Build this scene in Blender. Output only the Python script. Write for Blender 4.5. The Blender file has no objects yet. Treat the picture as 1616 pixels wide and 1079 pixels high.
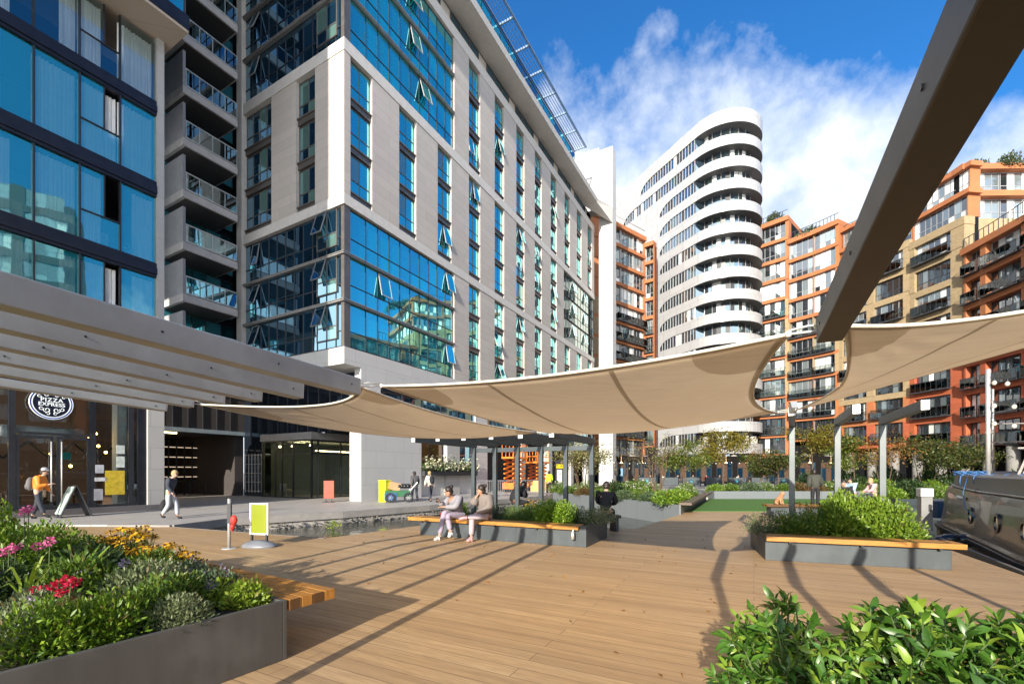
import bpy, math, random
import numpy as np
from mathutils import Vector, Matrix
random.seed(7); rng = np.random.default_rng(7)
R = math.radians
scene = bpy.context.scene
col = scene.collection
CH = 1.65; F = 718.0; CX = 808.0; HY = 745.0
def gp(x, y, z=0.0):
    Y = F*(CH-z)/(y-HY); return Vector(((x-CX)/F*Y, Y, z))
def wp(x, y, Y):
    return Vector(((x-CX)/F*Y, Y, CH+(HY-y)/F*Y))
# ------------------------------------------------------------------ materials
def rgb(c): return (c[0], c[1], c[2], 1.0)
def nodes_of(name):
    m = bpy.data.materials.new(name); m.use_nodes = True
    nt = m.node_tree; b = nt.nodes['Principled BSDF']; return m, nt, b
def N(nt, t, **kw):
    n = nt.nodes.new(t)
    for k, v in kw.items():
        if k.startswith('i_'):
            n.inputs[k[2:].replace('_', ' ')].default_value = v
        else: setattr(n, k, v)
    return n
def mathn(nt, op, a, b=None, c=None):
    n = nt.nodes.new('ShaderNodeMath'); n.operation = op
    for i, x in enumerate((a, b, c)):
        if x is None: continue
        if isinstance(x, (int, float)): n.inputs[i].default_value = x
        else: nt.links.new(x, n.inputs[i])
    return n.outputs[0]
def mixc(nt, fac, a, b, mode='MIX'):
    n = nt.nodes.new('ShaderNodeMix'); n.data_type = 'RGBA'; n.blend_type = mode
    for i, x in ((0, fac), (6, a), (7, b)):
        if isinstance(x, (int, float)): n.inputs[i].default_value = x
        elif isinstance(x, (tuple, list)): n.inputs[i].default_value = rgb(x)
        else: nt.links.new(x, n.inputs[i])
    return n.outputs[2]
def coords(nt, scale=(1, 1, 1), rot=(0, 0, 0)):
    t = nt.nodes.new('ShaderNodeTexCoord'); m = nt.nodes.new('ShaderNodeMapping')
    m.inputs['Scale'].default_value = scale; m.inputs['Rotation'].default_value = rot
    nt.links.new(t.outputs['Object'], m.inputs[0]); return m.outputs[0]
def noise(nt, vec, scale, detail=4, rough=.6, dist=0):
    n = N(nt, 'ShaderNodeTexNoise'); n.inputs['Scale'].default_value = scale; n.inputs['Detail'].default_value = detail
    n.inputs['Roughness'].default_value = rough; n.inputs['Distortion'].default_value = dist
    if vec is not None: nt.links.new(vec, n.inputs['Vector'])
    return n.outputs['Fac']
def ramp(nt, fac, stops):
    n = nt.nodes.new('ShaderNodeValToRGB'); cr = n.color_ramp
    while len(cr.elements) < len(stops): cr.elements.new(.5)
    for e, (p, c) in zip(cr.elements, stops):
        e.position = p; e.color = rgb(c) if not isinstance(c, (int, float)) else (c, c, c, 1)
    nt.links.new(fac, n.inputs[0]); return n.outputs[0]
def bump(nt, b, h, strength=.2, dist=.02):
    n = nt.nodes.new('ShaderNodeBump'); n.inputs['Strength'].default_value = strength; n.inputs['Distance'].default_value = dist
    nt.links.new(h, n.inputs['Height']); nt.links.new(n.outputs[0], b.inputs['Normal'])
def M(name, c, rough=.6, metal=0.0, sc=3.0, var=.14, bm=.15, sc2=None, spec=.5, coat=0):
    m, nt, b = nodes_of(name); v = coords(nt)
    f1 = noise(nt, v, sc, 5); f2 = noise(nt, v, sc*9 if sc2 is None else sc2, 3)
    lo = tuple(max(0, x*(1-var)) for x in c); hi = tuple(min(1, x*(1+var)) for x in c)
    cc = mixc(nt, ramp(nt, f1, [(.3, 0.), (.7, 1.)]), lo, hi)
    cc = mixc(nt, mathn(nt, 'MULTIPLY', f2, var), cc, tuple(x*.55 for x in c))
    nt.links.new(cc, b.inputs['Base Color'])
    r = nt.nodes.new('ShaderNodeMapRange'); nt.links.new(f1, r.inputs[0]); r.inputs[3].default_value = max(0, rough-.08); r.inputs[4].default_value = min(1, rough+.1)
    nt.links.new(r.outputs[0], b.inputs['Roughness'])
    b.inputs['Metallic'].default_value = metal; b.inputs['Specular IOR Level'].default_value = spec
    b.inputs['Coat Weight'].default_value = coat
    if bm: bump(nt, b, f2, bm, .01)
    return m
def wallvec(nt):
    t = nt.nodes.new('ShaderNodeTexCoord'); s = nt.nodes.new('ShaderNodeSeparateXYZ'); c = nt.nodes.new('ShaderNodeCombineXYZ')
    nt.links.new(t.outputs['Object'], s.inputs[0])
    nt.links.new(mathn(nt, 'ADD', s.outputs[0], s.outputs[1]), c.inputs[0]); nt.links.new(s.outputs[2], c.inputs[1])
    return c.outputs[0], t.outputs['Object']
def panel_mat(name, c, bw, bh, mortar=.008, rough=.6, var=.1, mort=None, off=.5, bm=.25):
    m, nt, b = nodes_of(name); v, ob = wallvec(nt)
    br = N(nt, 'ShaderNodeTexBrick'); br.offset = off
    for k, x in (('Scale', 1), ('Mortar Size', mortar), ('Mortar Smooth', .1), ('Bias', 0), ('Brick Width', bw), ('Row Height', bh)): br.inputs[k].default_value = x
    br.inputs['Color1'].default_value = rgb([x*(1-var) for x in c]); br.inputs['Color2'].default_value = rgb([min(1, x*(1+var)) for x in c])
    br.inputs['Mortar'].default_value = rgb(mort if mort else [x*.45 for x in c])
    nt.links.new(v, br.inputs['Vector'])
    f = noise(nt, ob, 1.3, 6); f2 = noise(nt, ob, 24, 4)
    cc = mixc(nt, mathn(nt, 'MULTIPLY', f, .35), br.outputs[0], tuple(x*.6 for x in c))
    cc = mixc(nt, mathn(nt, 'MULTIPLY', f2, .25), cc, tuple(x*.6 for x in c))
    nt.links.new(cc, b.inputs['Base Color']); b.inputs['Roughness'].default_value = rough
    bump(nt, b, mathn(nt, 'SUBTRACT', mathn(nt, 'MULTIPLY', f2, .25), br.outputs['Fac']), bm, .01)
    return m
def glass_mat(name, tint, body, refl=.75, rough=.02, wave=.05, wsc=.7):
    m, nt, b = nodes_of(name)
    g = N(nt, 'ShaderNodeBsdfGlossy'); g.inputs['Color'].default_value = rgb(tint); g.inputs['Roughness'].default_value = rough
    d = N(nt, 'ShaderNodeBsdfDiffuse')
    gi = N(nt, 'ShaderNodeNewGeometry')
    dc = mixc(nt, gi.outputs['Random Per Island'], tuple(x*.5 for x in body), tuple(min(1, x*1.6) for x in body)); nt.links.new(dc, d.inputs['Color'])
    fr = N(nt, 'ShaderNodeLayerWeight'); fr.inputs[0].default_value = .35
    k = mathn(nt, 'ADD', mathn(nt, 'MULTIPLY', fr.outputs['Fresnel'], 1-refl), refl)
    mx = N(nt, 'ShaderNodeMixShader'); nt.links.new(k, mx.inputs[0]); nt.links.new(d.outputs[0], mx.inputs[1]); nt.links.new(g.outputs[0], mx.inputs[2])
    bn = N(nt, 'ShaderNodeBump'); bn.inputs['Strength'].default_value = wave; bn.inputs['Distance'].default_value = .1
    nt.links.new(noise(nt, coords(nt), wsc, 2, .5), bn.inputs['Height']); nt.links.new(bn.outputs[0], g.inputs['Normal'])
    nt.links.new(mx.outputs[0], nt.nodes['Material Output'].inputs[0]); return m
def clear_mat(name, tint=(.75, .9, .95), refl=.3, tr=(.75, .88, .9), painted_sky=None):
    m, nt, b = nodes_of(name)
    g = N(nt, 'ShaderNodeBsdfGlossy'); g.inputs['Color'].default_value = rgb(tint); g.inputs['Roughness'].default_value = .01
    t = N(nt, 'ShaderNodeBsdfTransparent'); t.inputs[0].default_value = rgb(tr)
    fr = N(nt, 'ShaderNodeLayerWeight'); fr.inputs[0].default_value = .4
    k = mathn(nt, 'ADD', mathn(nt, 'MULTIPLY', fr.outputs['Fresnel'], 1-refl), refl)
    bn = N(nt, 'ShaderNodeBump'); bn.inputs['Strength'].default_value = .03; bn.inputs['Distance'].default_value = .1
    nt.links.new(noise(nt, coords(nt), .8, 2, .5), bn.inputs['Height']); nt.links.new(bn.outputs[0], g.inputs['Normal'])
    mx = N(nt, 'ShaderNodeMixShader'); nt.links.new(k, mx.inputs[0]); nt.links.new(t.outputs[0], mx.inputs[1]); nt.links.new(g.outputs[0], mx.inputs[2])
    if painted_sky:
        d = N(nt, 'ShaderNodeBsdfDiffuse'); d.inputs[0].default_value = rgb(painted_sky); m2 = N(nt, 'ShaderNodeMixShader'); m2.inputs[0].default_value = .24  # even diffuse layer painting in the brightness of reflected sky
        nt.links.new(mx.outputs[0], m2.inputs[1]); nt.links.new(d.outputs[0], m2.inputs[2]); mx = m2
    nt.links.new(mx.outputs[0], nt.nodes['Material Output'].inputs[0]); return m
def leaf_mat(name, c1, c2, c3=None, trans=.35, rough=.45):
    m, nt, b = nodes_of(name); g = N(nt, 'ShaderNodeNewGeometry')
    st = [(0., c1), (.6, c2), (.955, c3 or c2), (.975, (.16, .09, .03))]
    cc = ramp(nt, g.outputs['Random Per Island'], st)
    cc = mixc(nt, mathn(nt, 'MULTIPLY', noise(nt, coords(nt), 5, 2), .5), cc, tuple(x*.5 for x in c1))
    nt.links.new(cc, b.inputs['Base Color']); b.inputs['Roughness'].default_value = rough
    t = N(nt, 'ShaderNodeBsdfTranslucent'); nt.links.new(mixc(nt, .5, cc, c2), t.inputs[0])
    mx = N(nt, 'ShaderNodeMixShader'); mx.inputs[0].default_value = trans
    nt.links.new(b.outputs[0], mx.inputs[1]); nt.links.new(t.outputs[0], mx.inputs[2]); nt.links.new(mx.outputs[0], nt.nodes['Material Output'].inputs[0])
    return m
def emit_mat(name, c, s):
    m, nt, b = nodes_of(name); b.inputs['Base Color'].default_value = rgb(c); b.inputs['Emission Color'].default_value = rgb(c); b.inputs['Emission Strength'].default_value = s; return m
# ------------------------------------------------------------------ mesh helpers
class MB:
    def __init__(s): s.v = []; s.f = []; s.m = []
    def face(s, pts, mi=0):
        i = len(s.v); s.v += [tuple(p) for p in pts]; s.f.append(tuple(range(i, i+len(pts)))); s.m.append(mi)
    def box(s, x0, x1, y0, y1, z0, z1, mi=0, bev=0):
        i = len(s.v)
        s.v += [(x0,y0,z0),(x1,y0,z0),(x1,y1,z0),(x0,y1,z0),(x0,y0,z1),(x1,y0,z1),(x1,y1,z1),(x0,y1,z1)]
        for q in ((3,2,1,0),(4,5,6,7),(0,1,5,4),(1,2,6,5),(2,3,7,6),(3,0,4,7)): s.f.append(tuple(i+k for k in q)); s.m.append(mi)
    def prism(s, pts, z0, z1, mi=0, top=None):
        n = len(pts); i = len(s.v)
        a = sum(pts[k][0]*pts[(k+1) % n][1]-pts[(k+1) % n][0]*pts[k][1] for k in range(n))
        if a < 0: pts = pts[::-1]
        s.v += [(p[0], p[1], z0) for p in pts]+[(p[0], p[1], z1) for p in pts]
        s.f.append(tuple(range(i+n-1, i-1, -1))); s.m.append(mi); s.f.append(tuple(range(i+n, i+2*n))); s.m.append(mi if top is None else top)
        for k in range(n): s.f.append((i+k, i+(k+1) % n, i+n+(k+1) % n, i+n+k)); s.m.append(mi)
    def bar(s, p, q, w, h, mi=0, up=(0, 0, 1)):
        p = Vector(p); q = Vector(q); d = (q-p).normalized(); u = Vector(up)
        if abs(d.dot(u)) > .99: u = Vector((1, 0, 0))
        x = d.cross(u).normalized()*w/2; y = x.cross(d).normalized()*h/2; i = len(s.v)
        for e in (p, q): s.v += [tuple(e-x-y), tuple(e+x-y), tuple(e+x+y), tuple(e-x+y)]
        for k in ((0,1,2,3),(7,6,5,4),(1,0,4,5),(2,1,5,6),(3,2,6,7),(0,3,7,4)): s.f.append(tuple(i+j for j in k)); s.m.append(mi)
    def tube(s, pts, r, n=8, mi=0, cap=True):
        pts = [Vector(p) for p in pts]; rs = r if isinstance(r, (list, tuple)) else [r]*len(pts); i0 = len(s.v); prev = None
        for k, p in enumerate(pts):
            d = (pts[min(k+1, len(pts)-1)]-pts[max(k-1, 0)]).normalized()
            a = d.cross(Vector((0, 0, 1)) if abs(d.z) < .95 else Vector((1, 0, 0))).normalized()
            if prev is not None:
                a = (prev-d*prev.dot(d)).normalized()
            prev = a; b = d.cross(a)
            for j in range(n):
                t = 2*math.pi*j/n; s.v.append(tuple(p+(a*math.cos(t)+b*math.sin(t))*rs[k]))
        for k in range(len(pts)-1):
            for j in range(n):
                a = i0+k*n+j; b = i0+k*n+(j+1) % n; s.f.append((a, b, b+n, a+n)); s.m.append(mi)
        if cap:
            s.f.append(tuple(range(i0+n-1, i0-1, -1))); s.m.append(mi); e = i0+(len(pts)-1)*n; s.f.append(tuple(range(e, e+n))); s.m.append(mi)
    def ball(s, c, r, n=10, k=6, mi=0):
        r = r if isinstance(r, (tuple, list)) else (r, r, r); i0 = len(s.v)
        for a in range(1, k):
            t = math.pi*a/k
            for j in range(n):
                p = 2*math.pi*j/n; s.v.append((c[0]+r[0]*math.sin(t)*math.cos(p), c[1]+r[1]*math.sin(t)*math.sin(p), c[2]+r[2]*math.cos(t)))
        s.v += [(c[0], c[1], c[2]+r[2]), (c[0], c[1], c[2]-r[2])]; T = len(s.v)-2
        for a in range(k-2):
            for j in range(n):
                p = i0+a*n+j; q = i0+a*n+(j+1) % n; s.f.append((p, p+n, q+n, q)); s.m.append(mi)
        for j in range(n):
            s.f.append((T, i0+j, i0+(j+1) % n)); s.m.append(mi); e = i0+(k-2)*n; s.f.append((T+1, e+(j+1) % n, e+j)); s.m.append(mi)
    def lathe(s, c, prof, n=16, mi=0):
        i0 = len(s.v)
        for r, z in prof:
            for j in range(n):
                t = 2*math.pi*j/n; s.v.append((c[0]+r*math.cos(t), c[1]+r*math.sin(t), c[2]+z))
        for k in range(len(prof)-1):
            for j in range(n):
                a = i0+k*n+j; b = i0+k*n+(j+1) % n; s.f.append((a, b, b+n, a+n)); s.m.append(mi)
    def mesh(s, name, mats, smooth=False):
        me = bpy.data.meshes.new(name); me.from_pydata(s.v, [], s.f)
        for m in (mats if isinstance(mats, (list, tuple)) else [mats]): me.materials.append(m)
        me.polygons.foreach_set('material_index', s.m)
        if smooth: me.polygons.foreach_set('use_smooth', [True]*len(s.f))
        me.update(); return me
    def build(s, name, mats, parent=None, smooth=False, bevel=0):
        o = bpy.data.objects.new(name, s.mesh(name, mats, smooth)); col.objects.link(o); o.parent = parent
        if bevel:
            b = o.modifiers.new('bevel', 'BEVEL'); b.width = bevel; b.segments = 2; b.limit_method = 'ANGLE'; b.angle_limit = R(40)
        return o
def _split(s, name, mats, parent=None, smooth=False, bevel=0):
    par = list(range(len(s.v)))
    def find(a):
        while par[a] != a: par[a] = par[par[a]]; a = par[a]
        return a
    for f in s.f:
        r = find(f[0])
        for k in f[1:]: par[find(k)] = r
    grp = {}
    for f, mi in zip(s.f, s.m): grp.setdefault(find(f[0]), []).append((f, mi))
    out = []
    for fs in grp.values():
        ids = sorted({k for f, _ in fs for k in f}); mp = {k: i for i, k in enumerate(ids)}; q = MB(); q.v = [s.v[k] for k in ids]; q.f = [tuple(mp[k] for k in f) for f, _ in fs]; q.m = [mi for _, mi in fs]
        out.append(q.build(name, mats, parent, smooth, bevel))
    return out
MB.split = _split
def place(me, name, parent=None, loc=(0, 0, 0), rz=0, rot=None, sc=None):
    o = bpy.data.objects.new(name, me); col.objects.link(o); o.parent = parent; o.location = loc
    o.rotation_euler = rot if rot else (0, 0, rz)
    if sc: o.scale = (sc, sc, sc) if isinstance(sc, (int, float)) else sc
    return o
def tag(o, label, cat, group=None):
    o['label'] = label; o['category'] = cat
    if group: o['group'] = group
    return o
def thing(name, label, cat, loc=(0, 0, 0), rz=0, group=None):
    o = bpy.data.objects.new(name, None); o.empty_display_size = .2; col.objects.link(o); o.location = loc; o.rotation_euler = (0, 0, rz)
    return tag(o, label, cat, group)
def struct(o): o['kind'] = 'structure'; return o
def dup(o, loc, rz, label, sc=None):
    c = o.copy(); col.objects.link(c); c.location = loc; c.rotation_euler = (0, 0, rz); c['label'] = label
    if sc: c.scale = (sc, sc, sc)
    for k in o.children:
        d = k.copy(); col.objects.link(d); d.parent = c
        for g in k.children:
            e = g.copy(); col.objects.link(e); e.parent = d
    return c
def unit(a): return a/np.maximum(np.linalg.norm(a, axis=1, keepdims=True), 1e-9)
def leaf_mesh(name, P, D, L, W, mats, big=False, fold=.35, mi=None):
    n = len(P); D = unit(D); rv = rng.normal(size=(n, 3)); rv[:, 2] += 1.2
    S = unit(np.cross(D, rv)); Nn = np.cross(S, D); L = np.broadcast_to(L, (n,))[:, None]; W = np.broadcast_to(W, (n,))[:, None]
    Nn = np.where(Nn[:, 2:3] < 0, -Nn, Nn)
    if not big:
        V = np.stack([P, P+D*L*.45+S*W*.5+Nn*fold*W*.5, P+D*L, P+D*L*.45-S*W*.5+Nn*fold*W*.5], 1).reshape(-1, 3)
        b = np.arange(n)[:, None]*4; Fc = np.concatenate([b+np.array([0, 2, 1]), b+np.array([0, 3, 2])], 1).reshape(-1, 3)
    else:
        dr = -Nn*L*.06
        c = [P, P+D*L*.35+dr*-.6, P+D*L*.7, P+D*L+dr*2.4]
        V = np.stack(c+[c[1]+S*W*.5+Nn*W*fold*.5, c[2]+S*W*.42+Nn*W*fold*.42, c[1]-S*W*.5+Nn*W*fold*.5, c[2]-S*W*.42+Nn*W*fold*.42], 1).reshape(-1, 3)
        b = np.arange(n)[:, None]*8
        Fc = np.concatenate([b+np.array(q) for q in ([0,1,4],[1,2,5],[1,5,4],[2,3,5],[0,6,1],[1,6,7],[1,7,2],[2,7,3])], 1).reshape(-1, 3)
    me = bpy.data.meshes.new(name); nf = len(Fc)
    me.vertices.add(len(V)); me.vertices.foreach_set('co', V.astype(np.float32).ravel())
    me.loops.add(nf*3); me.loops.foreach_set('vertex_index', Fc.astype(np.int32).ravel())
    me.polygons.add(nf); me.polygons.foreach_set('loop_start', np.arange(nf, dtype=np.int32)*3)
    for m in (mats if isinstance(mats, (list, tuple)) else [mats]): me.materials.append(m)
    if mi is not None: me.polygons.foreach_set('material_index', np.repeat(mi, nf//n).astype(np.int32))
    if big: me.polygons.foreach_set('use_smooth', np.ones(nf, dtype=bool))
    me.update(calc_edges=True); return me
def blob(n, r, k=14, shell=.75, flat=False, spread=.3, hemi=True):
    """clumped points in an ellipsoid of radii r standing on z=0 and outward directions"""
    r = np.array(r); c = unit(rng.normal(size=(k, 3))); c[:, 2] = np.abs(c[:, 2]) if hemi else c[:, 2]
    c *= rng.uniform(.35, .8, size=(k, 1)); q = c[rng.integers(0, k, n)]+rng.normal(size=(n, 3))*spread
    l = np.linalg.norm(q, axis=1, keepdims=True); q = np.where(l > 1, q/l*rng.uniform(.75, 1.05, (n, 1)), q)
    if hemi: q[:, 2] = np.abs(q[:, 2])
    d = unit(q+rng.normal(size=(n, 3))*.6+np.array([0, 0, .5])); return q*r, d
# ------------------------------------------------------------------ palette
white_clad = panel_mat('white_cladding', (.60, .59, .575), 1.5, .95, .006, .45, .03)
stone = panel_mat('pinkish_stone', (.52, .475, .43), 2.2, .55, .006, .65, .06)
beam_white = M('pale_precast', (.56, .535, .50), .6, var=.08)
grey_stone = panel_mat('grey_stone', (.46, .45, .43), 1.2, .9, .006, .6, .05)
dark_metal = M('dark_metal', (.035, .038, .045), .4, .3, var=.2)
blue_metal = M('blue_black_metal', (.022, .023, .034), .35, .4, var=.2)
mid_metal = M('bronze_grey_metal', (.16, .145, .135), .4, .5, var=.15)
silver = M('brushed_steel', (.66, .65, .63), .45, .6, var=.1)
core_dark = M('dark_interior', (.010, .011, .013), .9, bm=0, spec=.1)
core_warm = M('brown_interior', (.07, .035, .018), .8, bm=0)
blue_glass = glass_mat('blue_solar_glass', (.42, 1.0, .95), (.004, .19, .27), .6, .01, .035, .55)
dark_glass = glass_mat('dark_green_glass', (.48, .78, .96), (.006, .024, .048), .42, .01, .04, .6)
green_glass = glass_mat('grey_green_glass', (.62, .72, .70), (.03, .05, .05), .5, .02, .05, .7)
clear_glass = clear_mat('clear_glass', (.5, 1.0, 1.0), .40, (.90, .97, .98), (.03, .46, .58)); loggia_glass = clear_mat('loggia_glass', (.6, .95, 1.0), .16, (.86, .95, .97))  # cyan colour stands in for bright sky mirrored in the panes
shop_glass = clear_mat('shop_glass', (.6, .75, .8), .03, (.84, .9, .9))
rail_glass = clear_mat('balustrade_glass', (.8, .95, 1.0), .22, (.82, .93, .95)); far_rail = clear_mat('far_balustrade_glass', (.7, .75, .75), .05, (.82, .86, .85))
curtain_m = M('sheer_curtain', (.95, .95, .92), .9, sc=2, var=.06, bm=.05)
curtain_m.node_tree.nodes['Principled BSDF'].inputs['Roughness'].default_value = .9
teal_blind = glass_mat('blind_behind_glass', (.5, .85, .9), (.10, .19, .175), .3, .02, .03, .6)
blind_white = M('white_blind', (.62, .64, .62), .7, var=.1)
orange_wall = M('orange_render', (.37, .135, .052), .75, sc=.7, var=.1, bm=.1)
red_wall = panel_mat('red_shaded_panel', (.42, .105, .045), 1.4, .5, .006, .7, .07)  # red lower floors, with their shade put into the tone
brick_y = panel_mat('yellow_stock_brick', (.335, .24, .122), .23, .08, .008, .85, .2, (.42, .36, .27))
tower_white = panel_mat('white_aluminium', (.40, .405, .415), 1.5, 1.45, .02, .3, .06, (.22, .225, .23))
concrete = M('balcony_concrete', (.55, .54, .535), .75, sc=1.5, var=.14)
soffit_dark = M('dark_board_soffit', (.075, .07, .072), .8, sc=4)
beige_soffit = panel_mat('beige_soffit', (.50, .42, .34), 2.4, 1.6, .01, .6, .03)
# ------------------------------------------------------------------ window meshes
def win_mesh(name, w, h, vs, hs, fr=.05, dep=.07, fm=None, gms=(None,), pick=None, glass_y=.03):
    """frame mesh and pane mesh of a window of width w, height h; vs, hs are inner mullion positions"""
    a = MB(); b = MB(); xs = [0]+list(vs)+[w]; zs = [0]+list(hs)+[h]
    for i, x in enumerate(xs):
        x0 = 0 if i == 0 else (w-fr if i == len(xs)-1 else x-fr/2); a.box(x0, x0+fr, 0, dep, 0, h)
    for i, z in enumerate(zs):
        z0 = 0 if i == 0 else (h-fr if i == len(zs)-1 else z-fr/2)
        for k in range(len(xs)-1): a.box(xs[k]+(fr if k == 0 else fr/2), xs[k+1]-(fr if k == len(xs)-2 else fr/2), .002, dep-.002, z0, z0+fr)
    for k in range(len(xs)-1):
        for j in range(len(zs)-1):
            t = [random.uniform(-.003, .003) for _ in range(3)]
            mi = 0 if len(gms) == 1 else (pick(k, j) if pick else random.randrange(len(gms)))
            b.face([(xs[k], glass_y+t[0], zs[j]), (xs[k+1], glass_y+t[1], zs[j]), (xs[k+1], glass_y+t[2], zs[j+1]), (xs[k], glass_y+t[0]+t[2]-t[1], zs[j+1])], mi)
    return a.mesh(name, fm), b.mesh('pane', list(gms))
def put_win(wm, parent, loc, rz=0, name='window', label=None):
    o = place(wm[0], name, parent, loc, rz); place(wm[1], 'pane', o)
    if label: o['label'] = label
    return o
def sash(parent, w, h, loc, tilt, fm, gm, me=[]):
    o = place(sash_fr[(w, h)][0], 'open_sash', parent, loc, rot=(-tilt, 0, 0)); place(sash_fr[(w, h)][1], 'pane', o); return o
sash_fr = {}
def sash_make(w, h, fm, gm):
    a = MB(); f = .05
    a.box(0, w, 0, .05, -f, 0); a.box(0, w, 0, .05, -h, -h+f); a.box(0, f, 0, .05, -h+f, -f); a.box(w-f, w, 0, .05, -h+f, -f)
    b = MB(); b.box(f, w-f, .015, .03, -h+f, -f); sash_fr[(w, h)] = (a.mesh('open_sash', fm), b.mesh('pane', gm))
# ================================================================== HOTEL (main white and blue glass block)
th = R(29.2); U = Vector((math.sin(th), math.cos(th), 0)); U2 = Vector((-math.cos(th), math.sin(th), 0))
C0 = Vector((-8.84, 23.96, 0)); G0 = .05
def loc_h(x, y, z=0): return C0+U*x+U2*y+Vector((0, 0, z))
hotel = thing('hotel_block', 'tall hotel block with pale stone piers and bright blue glass bands beside the water', 'building', C0, R(60.8))
LX = 39.9; LY = 9.3; LH = 34.6
m = MB(); m.box(.5, LX, .5, 9.2, 8.3, LH+.4); m.box(.6, LX, 9.2, 16, 7.9, LH); m.box(9.9, LX, 3.2, 14, .05, 8.3); m.box(2.2, 9.9, .95, 14, 7.5, 8.3); m.build('core', core_dark, hotel)
beams = [(7.39, 8.29), (15.8, 16.35), (23.9, 24.55), (32.6, 33.4)]
for i, (z0, z1) in enumerate(beams):
    m = MB(); pr = .04
    if i == 0:
        m.box(0, LX, 0, .5, 7.39, 8.29); m.box(1.15, LX, 0.003, .5, 6.62, 7.388)
        m.box(0, .5, .5, LY, 7.39, 8.29); m.box(.5, 2.2, .5, LY, 7.39, 7.5)
        m.build('base_fascia', white_clad, hotel)
    else:
        m.box(-pr, LX, -pr, .5, z0, z1); m.box(-pr, .5, .5, LY, z0, z1); m.build('beam', beam_white, hotel)
bays = [.42+3.7*k for k in range(11)]
WW = 1.53
fl_low = [8.29, 10.80, 13.30]; fl_mid = [16.35, 18.87, 21.39]; fl_up = [24.55, 27.23, 29.92]
zone = {'low': (8.29, 15.8, fl_low), 'mid': (16.35, 23.9, fl_mid), 'up': (24.55, 32.6, fl_up)}
# piers
def piers(z0, z1, ks, xstart, xend):
    m = MB(); x = xstart
    for k in ks:
        m.box(x, bays[k], 0, .5, z0, z1); x = bays[k]+WW
    if xend > x: m.box(x, xend, 0, .5, z0, z1)
    return m
piers(*zone['mid'][:2], range(0, 8), .0, 29.8).split('stone_pier', stone, hotel)
piers(*zone['low'][:2], range(3, 11), 9.7, LX).split('stone_pier', stone, hotel)
piers(*zone['up'][:2], range(3, 11), 9.7, LX).split('stone_pier', stone, hotel)
m = MB(); m.box(0, .5, .5, 2.32, 16.35, 23.9); m.box(.003, .5, 3.96, 6.24, 16.35, 23.9); m.split('stone_pier', stone, hotel)
m = MB(); m.box(-.12, .5, LY-.25, LY+.3, 7.4, 33.4); m.build('corner_post', beam_white, hotel)
m = MB(); m.box(.05, .45, .05, .3, 8.29, 15.8); m.box(.05, .45, .05, .3, 24.55, 32.6); m.split('corner_mullion', mid_metal, hotel)
Wn = [win_mesh('window', WW, 2.05, [WW/2], [.72], fm=mid_metal, gms=(blue_glass, dark_glass), pick=lambda k, j: 0) for _ in range(2)]
Wc = win_mesh('window', WW, 2.05, [WW/2], [.72], fm=mid_metal, gms=(blue_glass, teal_blind, dark_glass), pick=lambda k, j: 1 if k == 0 and j == 1 else 0)
Wd = win_mesh('window', 1.64, 2.05, [.82], [.72], fm=mid_metal, gms=(dark_glass, teal_blind), pick=lambda k, j: 1 if (k+j) % 2 else 0)
Wl = win_mesh('window', 2.86, 2.05, [.7, 1.4, 2.1], [.72], fm=mid_metal, gms=(dark_glass, teal_blind), pick=lambda k, j: 1 if k == 2 and j == 1 else 0)
sash_make(.74, 1.33, M('sash_frame', (.5, .5, .5), .4, .4), blue_glass)
sash_make(.82, 1.33, M('sash_frame_dark', (.3, .3, .3), .4, .4), dark_glass)
spm = MB(); spm.box(0, WW, -.08, .12, -.4, -.003); spm.box(0, WW, -.16, -.08, -.1, -.02); spm = spm.mesh('spandrel', mid_metal)
def bays_fill(zn, ks):
    for zb in zone[zn][2]:
        for k in ks:
            w = put_win(random.choice(Wn+[Wn[0], Wc]), hotel, (bays[k], .17, zb+.4))
            if random.random() < (.24 if k > 3 else .2):
                sash(hotel if False else w, .74, 1.33, (random.choice([.02, .78]), -.02, 2.03), R(random.uniform(8, 20)), None, None)
            place(spm, 'spandrel', w)
bays_fill('mid', range(0, 8)); bays_fill('low', range(3, 11)); bays_fill('up', range(3, 11))
for zb in fl_mid:
    for (t0, t1, W) in ((2.32, 3.96, Wd), (6.24, 9.1, Wl)):
        w = put_win(W, hotel, (.2, t1, zb+.4), R(-90))
        if random.random() < .3: sash(w, .82, 1.33, (.0 if t0 < 3 else 1.4, -.02, 2.03), R(18), None, None)
        place(spm, 'spandrel', w, sc=((t1-t0)/WW, 1, 1))
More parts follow.
